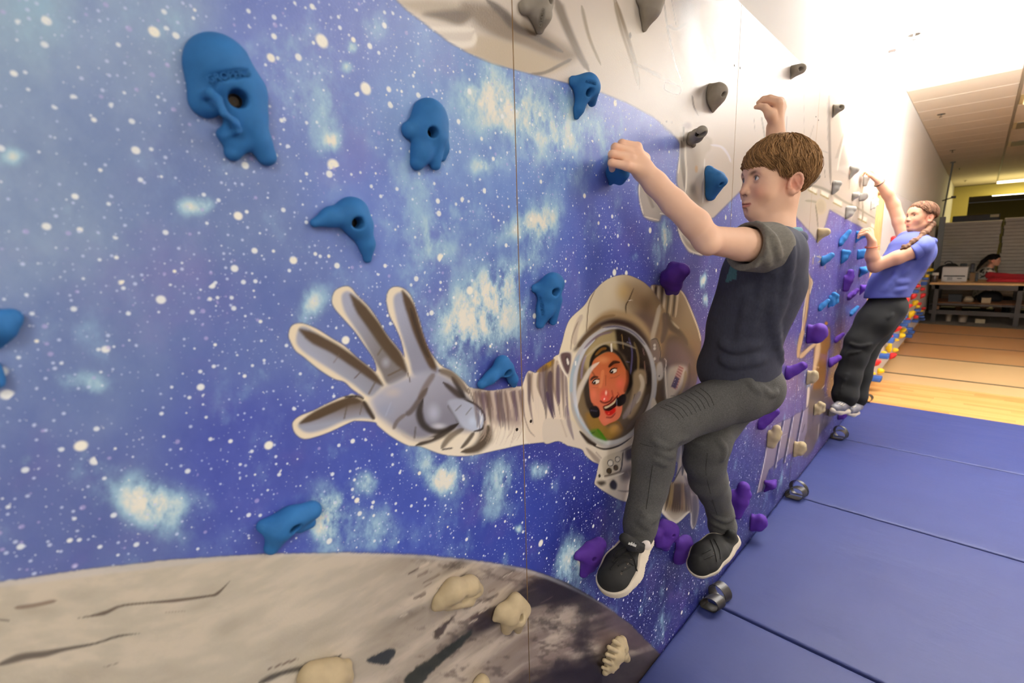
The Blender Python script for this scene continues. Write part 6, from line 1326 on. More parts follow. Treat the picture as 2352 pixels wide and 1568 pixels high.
shoe(upR, (1612, 1308, .128, .10, -.38, 1), .017, [([(1632, 1240), (1640, 1262), (1646, 1290)], 0), ([(1640, 1238), (1652, 1262), (1654, 1284)], 0), ([(1614, 1272), (1632, 1262)], 0), ([(1618, 1284), (1640, 1274)], 0), ([(1650, 1280, .15), (1658, 1288, .155), (1659, 1302, .155), (1651, 1309, .15), (1647, 1298, .148)], 1)], [(1632, 1281), (1640, 1270)], [B(1652, 1248, 12, X=.135), B(1672, 1246, 12, X=.14), B(1682, 1238, 8, X=.148)], None, 'black canvas shoe with an untied lace loop')
# ------------------------------------------------------------------ the girl further along
hg = Head((0.392, 4.62, 1.700), (-2.36, -0.133, 0.085), 0.925)
gS = lambda x, y, r, Y: B(x, y, r, Y=Y)
gSL = gS(2117, 570, 17, 4.42); gEL = gS(2010, 611, 14, 4.34); gWL = gS(2003, 556, 9, 4.30)
head_g = hg.prims(True) + [cone(hg.w((-.020, 0, -.04)), .045, gS(2098, 552, 12, 4.60)[0], .047, .03), cone(gS(2098, 552, 12, 4.60)[0], .047, gS(2096, 570, 16, 4.6)[0], .06, .03)]
armgL = chain([gSL, gS(2060, 592, 15, 4.37), gEL, gS(2003, 588, 13, 4.32), gWL], .02)
gk = [gS(1991, 530, 4.2, 4.27), gS(1996, 527, 4.2, 4.31), gS(2000, 529, 4.2, 4.35), gS(1990, 536, 4.0, 4.24)]
gt = [gS(1977, 534, 3.2, 4.26), gS(1980, 529, 3.2, 4.31), gS(1984, 528, 3.2, 4.36), gS(1976, 540, 3.0, 4.23)]
hand = []
for a, b in zip(gk, gt): hand += [cone(gWL[0], gWL[1] * .7, a[0], a[1] * 1.2, .012), cone(a[0], a[1], b[0], b[1], .004), cone(b[0], b[1], b[0] + np.array((-.012, .0, -.018)), b[1] * .85, .004)]
hand += chain([(gWL[0], gWL[1] * .6), gS(2002, 536, 4.5, 4.38), gS(1993, 534, 3.3, 4.40)], .006)
gSR = gS(2078, 545, 15, 4.78); gER = gS(2052, 470, 12, 4.80); gWR = gS(2020, 420, 9, 4.72)
armgR = chain([gSR, gS(2066, 510, 13, 4.80), gER, gS(2038, 444, 11, 4.77), gWR], .02)
rk = [gS(2002, 392, 4.5, 4.62), gS(2005, 389, 4.5, 4.67), gS(2010, 390, 4.5, 4.72), gS(2015, 395, 4.3, 4.76)]
for i, a in enumerate(rk):
    hand += [cone(gWR[0], gWR[1] * .7, a[0], a[1] * 1.2, .012)] + chain([a, (a[0] + np.array((-.045, 0, -.002)), .0085), (a[0] + np.array((-.052, 0, -.028)), .0075)], .004)
hand += chain([(gWR[0], gWR[1] * .6), gS(1999, 402, 4.5, 4.60), gS(1991, 396, 3.4, 4.60)], .006)
gtr = [cone(gS(2090, 585, 20, 4.58)[0], .08, gS(2035, 690, 20, 4.45)[0], .08, .05)]
V, F = merge([solid(head_g, .0036), solid(armgL + armgR + hand, .0042), solid(gtr, .012)])
girl = mesh_obj('person', V, F, M_skin, None, True); color_attr(girl, 'skin', hg.paint(V, (212, 160, 130), .8))
tag(girl, 'girl in a blue T-shirt and black trousers climbing at the far end of the mural', 'person')
hg.eyeballs(girl, (-.5, -.85, .05), (80, 60, 44))
M_hairg = hair_mat('dark_brown_hair', (38, 25, 18), (124, 86, 62))
hg.hair(girl, M_hairg, [(0, 66), (20, 68), (40, 78), (60, 96), (75, 108), (90, 106), (110, 116), (140, 122), (180, 124)], 1500, (.100, .083, .084), (-.016, 0, .047), 1.3, crown=(.10, 0, 1.0), swirl=.2, wid=.0011, seed=5)
# braid over the shoulder
br = [gS(2142, 512, 7, 4.66), gS(2136, 522, 6.5, 4.58), gS(2128, 531, 6.5, 4.52), gS(2118, 540, 6, 4.47), gS(2106, 550, 5.5, 4.42), gS(2094, 558, 5.2, 4.39), gS(2080, 566, 4.6, 4.37), gS(2070, 572, 3.4, 4.36)]
bp = []
for i in range(len(br) - 1):
    a, b = br[i], br[i + 1]; m_ = (a[0] + b[0]) / 2; d = np.array((0, .006, .010)) * (1 if i % 2 else -1)
    bp += [ball(a[0] + d, a[1] * 1.0, .004), ball(m_ - d, a[1] * 1.0, .004), cone(a[0], a[1] * .8, b[0], b[1] * .8, .004)]
bo = solid_obj('braid', bp, .004, M_hairg, girl); color_attr(bo, 'tone', np.full((len(bo.data.vertices), 3), .3))
M_blue = mat('blue_jersey', (74, 82, 148), 0.9, var=0.08, vscale=60, bump=0.3, bscale=300, bdist=0.001)
gsh = chain([gS(2092, 580, 46, 4.57), gS(2066, 620, 40, 4.52), gS(2044, 656, 38, 4.48), gS(2034, 684, 41, 4.46)], .06) + [cone(gSL[0], .056, gS(2098, 560, 22, 4.58)[0], .07, .04), cone(gSR[0], .052, gS(2098, 560, 22, 4.58)[0], .07, .04), cone(gS(2126, 560, 18, 4.46)[0], .05, gS(2110, 600, 20, 4.48)[0], .06, .04)]
gbase = list(gsh)
gsh += fold(gbase, [[(2072, 600), (2052, 640), (2030, 668)], [(2084, 646), (2066, 650)], [(2078, 662), (2062, 668)], [(2095, 600), (2078, 628)]], .014, .009, .022)
gsh += [ball(gS(2030, 812, 10, 4.44)[0], .435, .01, 's'), cone(hg.w((-.02, 0, -.04)), .05, gS(2098, 552, 12, 4.60)[0], .055, .01, 's')]
gs_ = solid_obj('t_shirt', gsh, .007, M_blue, girl)
slp = chain([gSL, gS(2098, 580, 18.5, 4.40)], .02); dg = gS(2060, 592, 15, 4.37)[0] - gSL[0]; dg /= np.linalg.norm(dg); eg = gS(2100, 578, 18, 4.40)[0]
solid_obj('sleeve', slp + [ball(eg + dg * .26, .25, .004, 's')], .005, M_blue, gs_)
solid_obj('hood', chain([gS(2100, 549, 6, 4.50), gS(2125, 548, 8, 4.50), gS(2143, 554, 7, 4.56), gS(2146, 562, 5, 4.6)], .015), .005, M_blue, gs_)
M_blk = mat('black_denim', (11, 11, 11), 0.95, var=0.25, vscale=80, bump=0.3, bscale=300)
gl1 = [gS(2036, 706, 40, 4.46), gS(2010, 738, 37, 4.40), gS(1975, 785, 29, 4.32), gS(1962, 820, 26, 4.28), gS(1948, 865, 25, 4.24), gS(1941, 906, 25, 4.21), gS(1940, 912, 23, 4.21)]
gl2 = [gS(2040, 715, 34, 4.60), gS(2012, 762, 28, 4.54), gS(1990, 805, 22, 4.46), gS(1978, 860, 20, 4.40), gS(1970, 910, 18, 4.36), gS(1969, 918, 17, 4.36)]
gtp = chain(gl1, .03) + chain(gl2, .03); gtb = list(gtp)
gtp += fold(gtb, [[(1955, 790), (1975, 796), (2000, 790)], [(1950, 812), (1975, 806)], [(2040, 730), (2050, 722)], [(1930, 900), (1945, 860)]], .010, .004, .014)
solid_obj('trousers', gtp, .007, M_blk, girl)
M_snk = mat('silver_sneaker', (120, 118, 124), 0.5, var=.3, vscale=40); M_sn2 = mat('cream_sole', (226, 216, 196), .6)
for u_, s_, lb in (([gS(1944, 926, 12, 4.20), gS(1930, 933, 12, 4.14), gS(1918, 936, 9, 4.08)], [gS(1948, 944, 6, 4.20), gS(1930, 946, 6.5, 4.12), gS(1913, 941, 6, 4.06)], 'grey patterned sneaker nearest the wall'), ([gS(1970, 932, 11, 4.34), gS(1961, 938, 10, 4.28), gS(1953, 942, 8, 4.22)], [gS(1970, 948, 5, 4.34), gS(1960, 951, 6, 4.27), gS(1949, 949, 5, 4.21)], 'grey patterned sneaker, the one further along')):
    r_ = empty('sneaker', tuple(u_[0][0]), girl); solid_obj('upper', chain(u_, .02), .004, M_snk, r_); solid_obj('sole', chain(s_, .012), .004, M_sn2, r_)
    for q in range(3):
        p, n_ = hit(chain(u_, .02), 1926 + q * 5 + (24 if 'further' in lb else 0), 926 + q * 2 + (4 if 'further' in lb else 0)); MB().cyl(tuple(p + (0, -.02, 0)), tuple(p + (.012, .03, .004)), .003, 6).build('lace', M_sn2, r_)
    r_['label'] = lb
def band(c, ax, r, w_, m, par, lab):
    ax = Vector(ax).normalized(); u = ax.orthogonal().normalized(); v = ax.cross(u)
    pts = [Vector(c) + (u * math.cos(a) + v * math.sin(a)) * r for a in np.linspace(0, 2 * math.pi, 25)[:-1]]
    o = MB().tube(pts, w_, 6, closed=True).build('wristband', m, par, True); o['label'] = lab
band(gWR[0] + (gS(2038, 444, 11, 4.77)[0] - gWR[0]) * .02, gS(2038, 444, 11, 4.77)[0] - gWR[0], .036, .0035, mat('black_elastic', (40, 30, 26), .7), girl, 'thin black wristband')
band(gS(2003, 566, 9, 4.30)[0], gS(2003, 588, 13, 4.32)[0] - gWL[0], .041, .0035, mat('orange_elastic', (176, 76, 30), .7), girl, 'thin orange wristband')

# ================================================================== grey climbing wall beyond the mural
M_gwall = mat('grey_textured_panel', (188, 182, 180), 0.75, var=0.06, vscale=90, bump=0.4, bscale=240, bdist=0.002)
gw = empty('wall_grey_climbing', (0, 0, 0)); structure(gw, 'grey textured climbing wall with coloured holds beyond the mural')
ge = [5.98, 7.22, 8.46, 9.70, 10.94, 12.18, 13.3]
for a, b in zip(ge[:-1], ge[1:]): MB().box((-.004, a + .002, .05), (0.016, b - .002, 2.06), .002).build('panel', M_gwall, gw)
MB().box((WX + .001, 5.60, FZ), (-.006, 5.66, 2.20)).build('stud', M_stud, gw); MB().box((WX + .001, 5.90, FZ), (.012, 5.978, 2.06)).build('stud', M_stud, gw)
for y in ge[1:]: MB().box((WX + .001, y - .03, FZ), (-.0045, y + .03, 2.05)).build('stud', M_stud, gw)
MB().box((WX + .001, 5.66, 2.0), (-.006, 5.90, 2.08)).build('cross_piece', M_stud, gw)
M_h = dict(blue=mat('block_blue', (36, 74, 142), .6, var=.08), red=mat('hold_red', (196, 30, 34), .55, var=.08), yellow=mat('hold_yellow', (240, 200, 20), .55, var=.08), green=mat('hold_green', (30, 66, 54), .6, var=.1))
GX = 0.0165
# (colour, shape, px, py, width px, height px) as they stand on the grey wall, lowest and nearest first
GH = [('blue','block',2014,870,30,17),('yellow','knob',2005,858,16,8),('yellow','knob',2022,852,12,14),('red','wedge',2013,833,16,20),('blue','block',2032,818,30,15),('red','wedge',2050,817,16,18),('yellow','knob',2030,810,12,8),('yellow','ring',2043,799,20,20),('yellow','knob',2056,804,14,11),('blue','block',2044,782,28,15),('red','knob',2045,772,14,8),
 ('red','wedge',2031,760,14,14),('blue','block',2055,771,26,12),('yellow','knob',2071,771,11,14),('yellow','knob',2060,781,8,6),('red','wedge',2062,755,14,16),('yellow','wedge',2074,759,20,14),('blue','block',2088,771,20,13),('blue','block',2094,762,20,9),('blue','block',2077,746,22,12),('blue','block',2089,755,18,9),('blue','block',2063,736,24,12),('blue','block',2084,738,22,10),('blue','block',2076,727,24,10),
 ('red','wedge',2073,717,10,10),('yellow','wedge',2093,722,17,26),('red','knob',2103,728,8,10),('red','wedge',2086,733,8,7),('blue','block',2103,737,16,9),('blue','block',2113,720,16,8),('blue','block',2108,712,17,8),('blue','block',2118,733,13,8),('blue','block',2117,727,12,5),('yellow','knob',2108,704,12,8),('red','wedge',2110,699,12,12),('red','wedge',2121,709,10,9),('yellow','knob',2117,714,7,5),('yellow','wedge',2101,696,18,16),('red','wedge',2089,703,12,12),('red','wedge',2079,692,22,20),('red','wedge',2098,681,24,16),('red','wedge',2119,679,11,14),('red','knob',2108,657,8,10),
 ('blue','block',2103,669,24,12),('blue','block',2123,651,24,13),('red','knob',2119,664,12,10),('yellow','bar',2094,655,30,12),('yellow','bar',2098,643,26,10),('blue','block',2126,640,20,8),('blue','block',2106,634,20,8),('yellow','knob',2102,626,8,12),('green','bar',2112,626,8,12),('blue','block',2122,612,20,10),('yellow','knob',2128,620,10,8),('yellow','bar',2132,606,22,10),('blue','block',2120,602,20,8),('yellow','knob',2129,634,8,8),('green','bar',2135,628,8,12),('yellow','knob',2136,577,7,12),('blue','block',2128,596,12,8),('yellow','knob',2131,588,8,8),
 ('red','wedge',2054,548,14,14),('blue','block',2074,540,14,12),('red','wedge',2004,780,12,8),('yellow','knob',2139,620,6,8),('red','knob',2121,752,8,8)]
cnt = {}
ords = ['first','second','third','fourth','fifth','sixth','seventh','eighth','ninth','tenth','eleventh','twelfth','thirteenth','fourteenth','fifteenth','sixteenth','seventeenth','eighteenth','nineteenth','twentieth','twenty-first','twenty-second','twenty-third','twenty-fourth','twenty-fifth']
DES = {'block': 'box-shaped step', 'knob': 'rounded knob', 'wedge': 'pointed wedge hold', 'ring': 'ring-shaped hold', 'bar': 'handle-shaped hold'}
order = sorted(range(len(GH)), key=lambda i: -GH[i][3])
for i in order:
    c, kd, px, py, wp, hp_ = GH[i]
    hgt = {'block': .085, 'knob': .05, 'wedge': .055, 'ring': .06, 'bar': .075}[kd]
    pc = at(px, py, X=GX + hgt * .55); Yc = float(pc[1]); kz = depth(pc) / FPX; zc = float(pc[2]); hz = hp_ * kz
    def gp(dy, dz, r, f_): return (np.array((GX + max(.002, f_ * hgt), Yc + dy, zc + dz * hz)), r)
    if kd == 'block':
        h2 = max(hz * .30, .014)
        o = MB().box((GX - .0004, Yc - .05, zc - h2), (GX + hgt, Yc + .09, zc + h2), min(.008, h2 * .4)).build('climbing_step', M_h[c], None, True)
    else:
        q = min(max(hz * .42, .014), .05)
        if kd == 'knob': pr = chain([gp(.01, -.1, q * .9, .1), gp(0, .05, q, .5), gp(0, .08, q * .8, .85)], .012)
        elif kd == 'wedge': pr = chain([gp(0, -.42, q * .3, .05), gp(0, 0, q * .8, .45), gp(-.01, .22, q * .55, .95)], .014) + chain([gp(.03, .1, q * .5, .1), gp(0, .1, q * .7, .5)], .014)
        elif kd == 'ring': pr = chain([gp(.045 * math.cos(a_), .36 * math.sin(a_), q * .42, .55) for a_ in np.linspace(0, 2 * math.pi, 11)], .006) + chain([gp(.045, 0, q * .4, .05), gp(.045, 0, q * .4, .5)], .01) + chain([gp(-.045, 0, q * .4, .05), gp(-.045, 0, q * .4, .5)], .01)
        else: pr = chain([gp(-.05, .1, .013, .02), gp(-.05, .1, .014, .9), gp(.05, .1, .014, .9), gp(.05, .1, .013, .02)], .008)
        o = solid_obj('climbing_hold', pr, .0055 if px < 2080 else .008, M_h[c], None, plane=(0, GX + .0002))
    k_ = (c, kd); cnt[k_] = cnt.get(k_, 0) + 1; n_ = cnt[k_]
    lab = '%s %s on the grey wall, %s of its kind from the floor up' % (c, DES[kd], ords[n_ - 1])
    tag(o, lab, 'climbing hold', 'coloured holds on the grey wall')

# ================================================================== the workshop end
M_tabletop = mat('plywood_top', (206, 164, 106), 0.5, var=0.1, vscale=6, stretch=(1, 6, 1)); M_iron = mat('dark_steel', (52, 46, 42), 0.5, metal=.5, var=.1); M_beam = mat('brown_timber', (118, 76, 38), .7, var=.2, vscale=8)
t = empty('work_table', (1.3, 13.3, FZ)); TY0, TY1 = 12.80, 14.2; TZ = .745
MB().box((.06, TY0, TZ - .035), (3.2, TY1, TZ), .004).build('table_top', M_tabletop, t)
MB().box((.10, TY0 + .03, TZ - .13), (3.1, TY0 + .09, TZ - .035)).build('apron', M_iron, t)
for x in (.14, 1.30, 2.6):
    for y in (TY0 + .06, TY1 - .08): MB().box((x, y - .03, FZ), (x + .07, y + .04, TZ - .035)).build('leg', M_iron, t)
MB().box((.10, TY0 + .05, .12), (3.1, TY0 + .12, .20)).build('lower_rail', M_iron, t); MB().box((.14, TY1 - .3, .26), (3.1, TY1 - .22, .34)).build('shelf_beam', M_beam, t); MB().box((.16, TY0 + .15, .20), (.24, TY1 - .1, .27)).build('shelf_beam', M_beam, t); MB().box((.10, TY0 + .1, .30), (1.6, TY0 + .14, .33)).build('middle_rail', M_iron, t)
tag(t, 'long wooden work table on a dark steel frame at the back', 'table')
structure(MB().box((WX, 12.5, FZ - .006), (7.4, 21, FZ + .002)).build('floor_back', mat('grey_carpet', (92, 84, 74), .9, var=.15, vscale=40)), 'grey carpet under the work table')
def put(px, py, Y): return at(px, py, Y=Y)
# things under the table
M_shelfp = M_beam
MB().box((.22, 12.98, .335), (2.55, 13.95, .345)).build('shelf', M_beam, t)
for i, (px, w_, h_, Y, zb, c, nm, lb, ct) in enumerate([(2184,.10,.14,13.1,FZ+.003,(140,124,104),'storage_tub','small pale tub on the carpet under the table, the first','tub'),(2217,.15,.17,13.1,FZ+.003,(132,116,98),'storage_tub','larger pale tub on the carpet under the middle of the table','tub'),(2258,.14,.08,13.1,FZ+.003,(160,142,110),'paper_stack','low stack of pale paper on the carpet under the table','paper'),
    (2265,.13,.10,13.15,.346,(160,138,106),'cardboard_carton','small tan carton on the shelf under the table','box'),(2224,.12,.12,13.2,.346,(138,120,94),'paper_bag','crumpled pale paper bag on the shelf under the table','bag'),(2193,.20,.15,13.25,.346,(14,16,20),'dark_crate','dark crate on the shelf under the table','crate'),(2272,.40,.24,13.55,.346,(10,12,20),'dark_bag','large dark bag on the shelf under the table','bag')]):
    p = put(px, 690, Y); p[2] = zb + h_ / 2; r_ = empty(nm, (p[0], Y, zb))
    m_ = mat(nm + str(i), c, .7, var=.12, vscale=14)
    if nm == 'storage_tub':
        MB().lathe([(w_ * .38, 0), (w_ * .5, h_ * .92), (w_ * .54, h_ * .93), (w_ * .54, h_)], (p[0], Y, zb), 20).build('tub_body', m_, r_, True); MB().lathe([(w_ * .50, h_), (w_ * .5, h_ * 1.03)], (p[0], Y, zb), 20).build('lid', m_, r_, True)
    elif nm in ('dark_bag', 'paper_bag'):
        solid_obj('bag_body', [cone((p[0] - w_ * .25, Y, zb + h_ * .3), h_ * .38, (p[0] + w_ * .25, Y, zb + h_ * .3), h_ * .38, .05), cone((p[0] - w_ * .15, Y, zb + h_ * .6), h_ * .28, (p[0] + w_ * .2, Y, zb + h_ * .55), h_ * .30, .05)], .010, m_, r_, plane=(2, zb)); MB().tube([(p[0] + w_ * .2 * math.cos(a), Y, zb + h_ * (.8 + .2 * math.sin(a))) for a in np.linspace(0, math.pi, 9)], .006, 6).build('handle', m_, r_)
    else:
        MB().box((p[0] - w_ / 2, Y - w_ * .4, zb), (p[0] + w_ / 2, Y + w_ * .4, zb + h_ - .008), .004).build('carton_body', m_, r_)
        for sx in (-1, 1): MB().box((p[0] + sx * w_ * .26 - w_ * .25, Y - w_ * .4, zb + h_ - .008), (p[0] + sx * w_ * .26 + w_ * .24, Y + w_ * .4, zb + h_), .001).build('top_flap', m_, r_)
    tag(r_, lb, ct)
# on the table
p0, p1 = put(2166, 613, 13.4), put(2221, 640, 13.4); r_ = empty('desktop_printer', (p0[0] + .2, 13.5, TZ))
MB().box((p0[0], 13.30, TZ + .001), (p1[0], 13.66, p0[2]), .012).build('case', mat('printer_white', (206, 202, 198), .5), r_); MB().box((p0[0] + .03, 13.294, TZ + .10), (p1[0] - .03, 13.302, TZ + .125)).build('paper_slot', mat('printer_dark', (60, 58, 58), .5), r_); MB().box((p0[0] + .09, 13.294, TZ + .03), (p0[0] + .17, 13.302, TZ + .09)).build('control_panel', mat('printer_grey', (160, 156, 154), .5), r_); MB().box((p0[0] + .24, 13.294, TZ + .055), (p0[0] + .31, 13.302, TZ + .07)).build('logo_bar', mat('printer_dark'), r_); MB().box((p0[0] + .06, 13.14, TZ + .001), (p1[0] - .08, 13.30, TZ + .012), .003).build('paper_tray', mat('paper_white', (226, 220, 210), .8), r_); tag(r_, 'boxy white printer standing on the work table', 'printer')
p0 = put(2172, 612, 13.9); r_ = empty('laptop_bag', (p0[0], 13.9, TZ)); solid_obj('bag_body', [cone((p0[0] - .10, 13.9, TZ + .12), .10, (p0[0] + .10, 13.9, TZ + .12), .11, .05), cone((p0[0] - .04, 13.9, TZ + .22), .09, (p0[0] + .14, 13.9, TZ + .24), .08, .05), cone((p0[0] + .04, 13.9, TZ + .3), .05, (p0[0] + .12, 13.9, TZ + .3), .05, .04)], .012, mat('black_nylon', (12, 12, 13), .7), r_, plane=(2, TZ + .001)); MB().tube([(p0[0] + .04 + .06 * math.cos(a), 13.9, TZ + .34 + .05 * math.sin(a)) for a in np.linspace(0, math.pi, 9)], .01, 6).build('handle', mat('black_nylon'), r_); tag(r_, 'slumped black bag behind the white printer', 'bag')
for i, px in enumerate((2214, 2235)):
    p = put(px, 604, 14.08); r_ = empty('loudspeaker', (p[0], 14.08, TZ)); w2 = (.055, .035)[i]
    MB().box((p[0] - w2, 14.02, TZ + .13), (p[0] + w2, 14.14, TZ + .34), .02).build('cabinet', mat('black_plastic', (16, 16, 17), .5), r_); MB().lathe([(.03, 0), (.034, .004)], (0, 0, 0), 16).build('cone', mat('cone_grey', (50, 48, 46), .6), r_).data.transform(Matrix.Translation((p[0], 14.018, TZ + .2)) @ Matrix.Rotation(math.pi / 2, 4, 'X')); MB().cyl((p[0], 14.08, TZ + .02), (p[0], 14.08, TZ + .14), .015, 10).lathe([(.07, .001), (.07, .015), (.02, .022)], (p[0], 14.08, TZ), 20).build('foot', mat('black_plastic'), r_)
    tag(r_, ['black desktop speaker on the work table, the wider one', 'slim black desktop speaker beside the seated person'][i], 'speaker')
p = put(2150, 616, 13.05); r_ = empty('lidded_jar', (p[0], 13.05, TZ)); MB().lathe([(.045, 0.001), (.05, .02), (.05, .12), (.04, .14)], (p[0], 13.05, TZ), 20).build('glass', mat('brown_jar', (70, 56, 44), .25), r_, True); MB().lathe([(.052, .14), (.052, .185), (.045, .19)], (p[0], 13.05, TZ), 20).build('lid', mat('paper_white'), r_, True); tag(r_, 'jar with a white lid at the near end of the work table', 'jar')
p = put(2236, 628, 13.5); r_ = empty('file_box', (p[0], 13.5, TZ)); MB().box((p[0] - .05, 13.4, TZ + .001), (p[0] + .03, 13.62, TZ + .17), .003).build('box_body', mat('file_brown', (110, 80, 44), .7), r_); MB().box((p[0] + .035, 13.4, TZ + .001), (p[0] + .075, 13.62, TZ + .165), .003).build('folder', mat('black_plastic'), r_); tag(r_, 'brown file box between the printer and the seated person', 'box')
p = put(2140, 646, 12.95); tag(MB().box((p[0] - .02, 12.84, TZ + .001), (p[0] + .14, 12.93, TZ + .006), .001).build('cardboard_sheet', mat('card_brown', (150, 104, 60), .8)), 'flat brown cardboard sheet on the near end of the table', 'cardboard')
p = put(2325, 626, 13.3); r_ = empty('red_jacket', (p[0], 13.3, TZ)); solid_obj('cloth', [cone((p[0] - .28, 13.3, TZ + .02), .06, (p[0] + .5, 13.3, TZ + .05), .09, .05), cone((p[0] - .2, 13.4, TZ + .1), .06, (p[0] + .4, 13.4, TZ + .07), .08, .06), cone((p[0] - .3, 13.5, TZ + .12), .07, (p[0] - .1, 13.4, TZ + .1), .06, .05)], .012, mat('red_cloth', (150, 18, 26), .85, var=.15, vscale=20), r_, plane=(2, TZ + .001)); MB().tube([(p[0] - .25, 13.24, TZ + .06), (p[0] + .0, 13.22, TZ + .1), (p[0] + .3, 13.2, TZ + .09)], .012, 8).build('fold', mat('red_cloth'), r_, True); tag(r_, 'red jacket heaped on the work table in front of the seated person', 'jacket')
# the seated person
hp = Head(tuple(put(2283, 598, 14.62)), (math.radians(-8), .0, .0), 1.03)
pp = hp.prims() + [cone(hp.w((-.02, 0, -.05)), .05, hp.w((-.05, 0, -.15)), .055, .03)]
b0 = hp.w((-.06, 0, -.20)); tor = [ell(b0 + (-.02, 0, -.16), np.eye(3), (.14, .20, .22), .06), cone(b0 + (0, .17, -.03), .06, b0 + (.05, .22, -.25), .05, .05), cone(b0 + (0, -.17, -.03), .06, b0 + (.06, -.24, -.25), .05, .05), cone(b0 + (.06, -.24, -.25), .048, b0 + (.26, -.22, -.30), .035, .04), cone(b0 + (.05, .22, -.25), .045, b0 + (.26, .16, -.30), .035, .04), cone(b0 + (-.03, 0, -.35), .15, b0 + (-.03, 0, -.62), .16, .06)]
fin = []
for sd, yy_ in ((-1, -.20), (1, .16)):
    for q in range(5): fin += [cone(b0 + (.26, yy_, -.30), .022, b0 + (.33 - abs(q - 2) * .012, yy_ + (q - 2) * .018, -.32), .008, .008)]
tor += [cone(b0 + (-.03, -.08, -.62), .09, b0 + (.36, -.09, -.64), .07, .05), cone(b0 + (-.03, .08, -.62), .09, b0 + (.36, .09, -.64), .07, .05), cone(b0 + (.36, -.09, -.64), .06, b0 + (.34, -.09, -1.05), .045, .04), cone(b0 + (.36, .09, -.64), .06, b0 + (.34, .09, -1.05), .045, .04)]
V, F = merge([solid(pp, .006), solid(tor + fin, .012)]); pe = mesh_obj('person', V, F, M_skin, None, True); color_attr(pe, 'skin', hp.paint(V, (206, 150, 120), .6)); hp.eyeballs(pe, (1, 0, 0), (60, 44, 34))
tag(pe, 'person in a black and white patterned top sitting behind the work table', 'person')
M_hairp = hair_mat('black_hair', (10, 9, 9), (34, 28, 26)); hp.hair(pe, M_hairp, [(0, 70), (40, 80), (60, 100), (90, 108), (130, 124), (180, 130)], 500, (.104, .087, .088), (-.018, 0, .047), 1.3, crown=(.2, 0, 1), wid=.002, seed=9)
tl_ = solid_obj('ponytail', chain([(hp.w((-.10, 0, .05)), .045), (hp.w((-.16, 0, -.02)), .04), (hp.w((-.22, .02, -.14)), .026), (hp.w((-.25, .03, -.22)), .014)], .02), .008, M_hairp, pe); color_attr(tl_, 'tone', np.full((len(tl_.data.vertices), 3), .2))
mp = bpy.data.materials.new('patterned_cloth'); mp.use_nodes = True; tt = NT(mp); tt.link(tt.ramp(tt.noise(11, 3, .6, tt.coord()), [(0.0, rgba((30, 32, 30))), (.44, rgba((30, 32, 30))), (.48, rgba((206, 202, 190))), (1.0, rgba((226, 222, 210)))]), tt.b.inputs['Base Color']); tt.b.inputs['Roughness'].default_value = .9
topp = [(p_[0], p_[1], p_[2] + (.012 if p_[0] == 'c' else 0), p_[3] + (0 if p_[0] == 'c' else .012)) + ((p_[4] + .012,) + p_[5:] if p_[0] == 'c' else p_[4:]) for p_ in tor[:3] + tor[5:6]]
topp[0] = ell(b0 + (-.02, 0, -.16), np.eye(3), (.155, .215, .235), .06)
solid_obj('blouse', topp, .010, mp, pe)
solid_obj('trousers', [cone(p_[1], p_[2] + .012, p_[3], p_[4] + .012, .04) for p_ in tor[6:]], .014, mat('dark_trousers', (20, 22, 30), .9), pe)
st = empty('stool', (float(b0[0] - .03), float(b0[1]), FZ)); sz = float(b0[2]) - .86
MB().lathe([(.18, sz - .03), (.18, sz), (.16, sz + .012)], (float(b0[0] - .03), float(b0[1]), 0), 24).build('seat', mat('black_plastic'), st)
for a in range(4):
    dx, dy = .13 * math.cos(a * math.pi / 2 + .78), .13 * math.sin(a * math.pi / 2 + .78); MB().cyl((b0[0] - .03 + dx, b0[1] + dy, sz - .03), (b0[0] - .03 + dx * 1.3, b0[1] + dy * 1.3, FZ + .002), .014, 8).build('leg', M_iron, st)
tag(st, 'stool under the seated person behind the work table', 'stool')
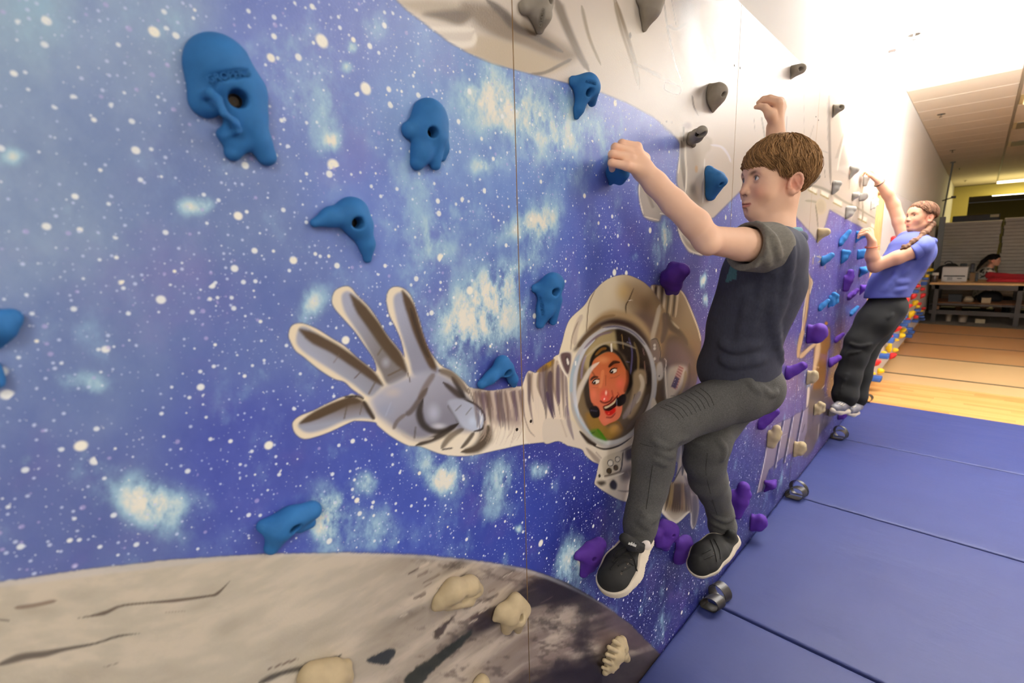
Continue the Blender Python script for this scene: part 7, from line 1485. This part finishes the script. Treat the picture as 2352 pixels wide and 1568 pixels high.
# wrapped sheet stacks
def film():
    m = bpy.data.materials.new('stretch_film'); m.use_nodes = True; t_ = NT(m); n = t_.noise(3, 5, .6, t_.coord((2, 2, 22))); t_.link(t_.mix(n, rgba((120, 112, 100)), rgba((176, 166, 150))), t_.b.inputs['Base Color']); t_.b.inputs['Roughness'].default_value = .22; t_.bump(n, .5, .02); return m
M_film = film()
for i, (x0, x1, zt, lb) in enumerate(((-.02, 1.01, 1.985, 'film-wrapped stack of pale sheets behind the printer'), (1.04, 2.4, 2.02, 'film-wrapped stack of pale sheets behind the red jacket'))):
    r_ = empty('wrapped_stack', ((x0 + x1) / 2, 15.6, FZ)); n = 26; h0 = .06
    for q in range(n):
        z0 = h0 + (zt - h0) * q / n; z1 = h0 + (zt - h0) * (q + 1) / n; j = random.uniform(-.012, .012); MB().box((x0 + .01 + j, 15.1 + abs(j), z0), (x1 - .01 + j, 16.2, z1 - .004), .004).build('sheet', M_film, r_)
    for xx in (x0 + .05, (x0 + x1) / 2 - .05, x1 - .15): MB().box((xx, 15.1, FZ), (xx + .1, 16.2, h0)).build('pallet_foot', M_beam, r_)
    MB().box((x0, 15.085, zt - .02), (x1, 15.095, zt + .002)).build('edge_tape', mat('pale_tape', (190, 178, 140), .4), r_)
    tag(r_, lb, 'wrapped stack', 'film-wrapped stacks at the back')
p0 = put(2190, 491, 15.5); r_ = empty('keyboard_case', (.6, 15.5, 1.986)); MB().box((p0[0], 15.3, 1.987), (p0[0] + .78, 15.7, 2.13), .015).build('case', mat('black_case', (22, 19, 16), .6, var=.2), r_); MB().box((p0[0] + .62, 15.292, 2.06), (p0[0] + .76, 15.3, 2.12), .002).build('label_plate', mat('pale_plate', (150, 136, 96), .5), r_); MB().box((p0[0], 15.294, 2.06), (p0[0] + .6, 15.3, 2.066)).build('lid_seam', mat('black_plastic'), r_); tag(r_, 'long black case lying on top of the wrapped stack', 'case')
# column and thin pole
p = put(2158, 560, 14.6); r_ = empty('steel_column', (p[0], 14.6, FZ)); MB().box((p[0] - .05, 14.56, FZ), (p[0] + .05, 14.60, 2.1)).box((p[0] - .008, 14.60, FZ), (p[0] + .008, 14.68, 2.1)).box((p[0] - .05, 14.68, FZ), (p[0] + .05, 14.72, 2.1)).build('web', mat('grey_steel', (98, 98, 94), .5, var=.1), r_); MB().box((p[0] - .09, 14.52, FZ), (p[0] + .09, 14.76, FZ + .02)).build('base_plate', mat('grey_steel'), r_); tag(r_, 'grey steel upright at the end of the grey climbing wall', 'column')
a, b = put(2187, 366, 14.5), put(2168, 478, 14.5); r_ = empty('ceiling_pole', (b[0], 14.5, b[2])); MB().cyl((b[0] + .0, 14.5, 2.1), (a[0] + .02, 14.5, CEIL), .016, 12).build('pole', mat('grey_steel'), r_); MB().lathe([(.045, 0), (.045, .02)], (a[0] + .02, 14.5, CEIL - .02), 16).build('flange', mat('grey_steel'), r_)
c_ = put(2172, 455, 14.5); MB().cyl((c_[0] - .05, 14.5, c_[2] - .05), (c_[0] + .14, 14.45, c_[2] + .01), .014, 10).box((c_[0] + .09, 14.42, c_[2] - .02), (c_[0] + .17, 14.48, c_[2] + .03), .006).build('clamp_arm', M_iron, r_); tag(r_, 'thin grey pole with a clamp arm reaching to the ceiling', 'pole')
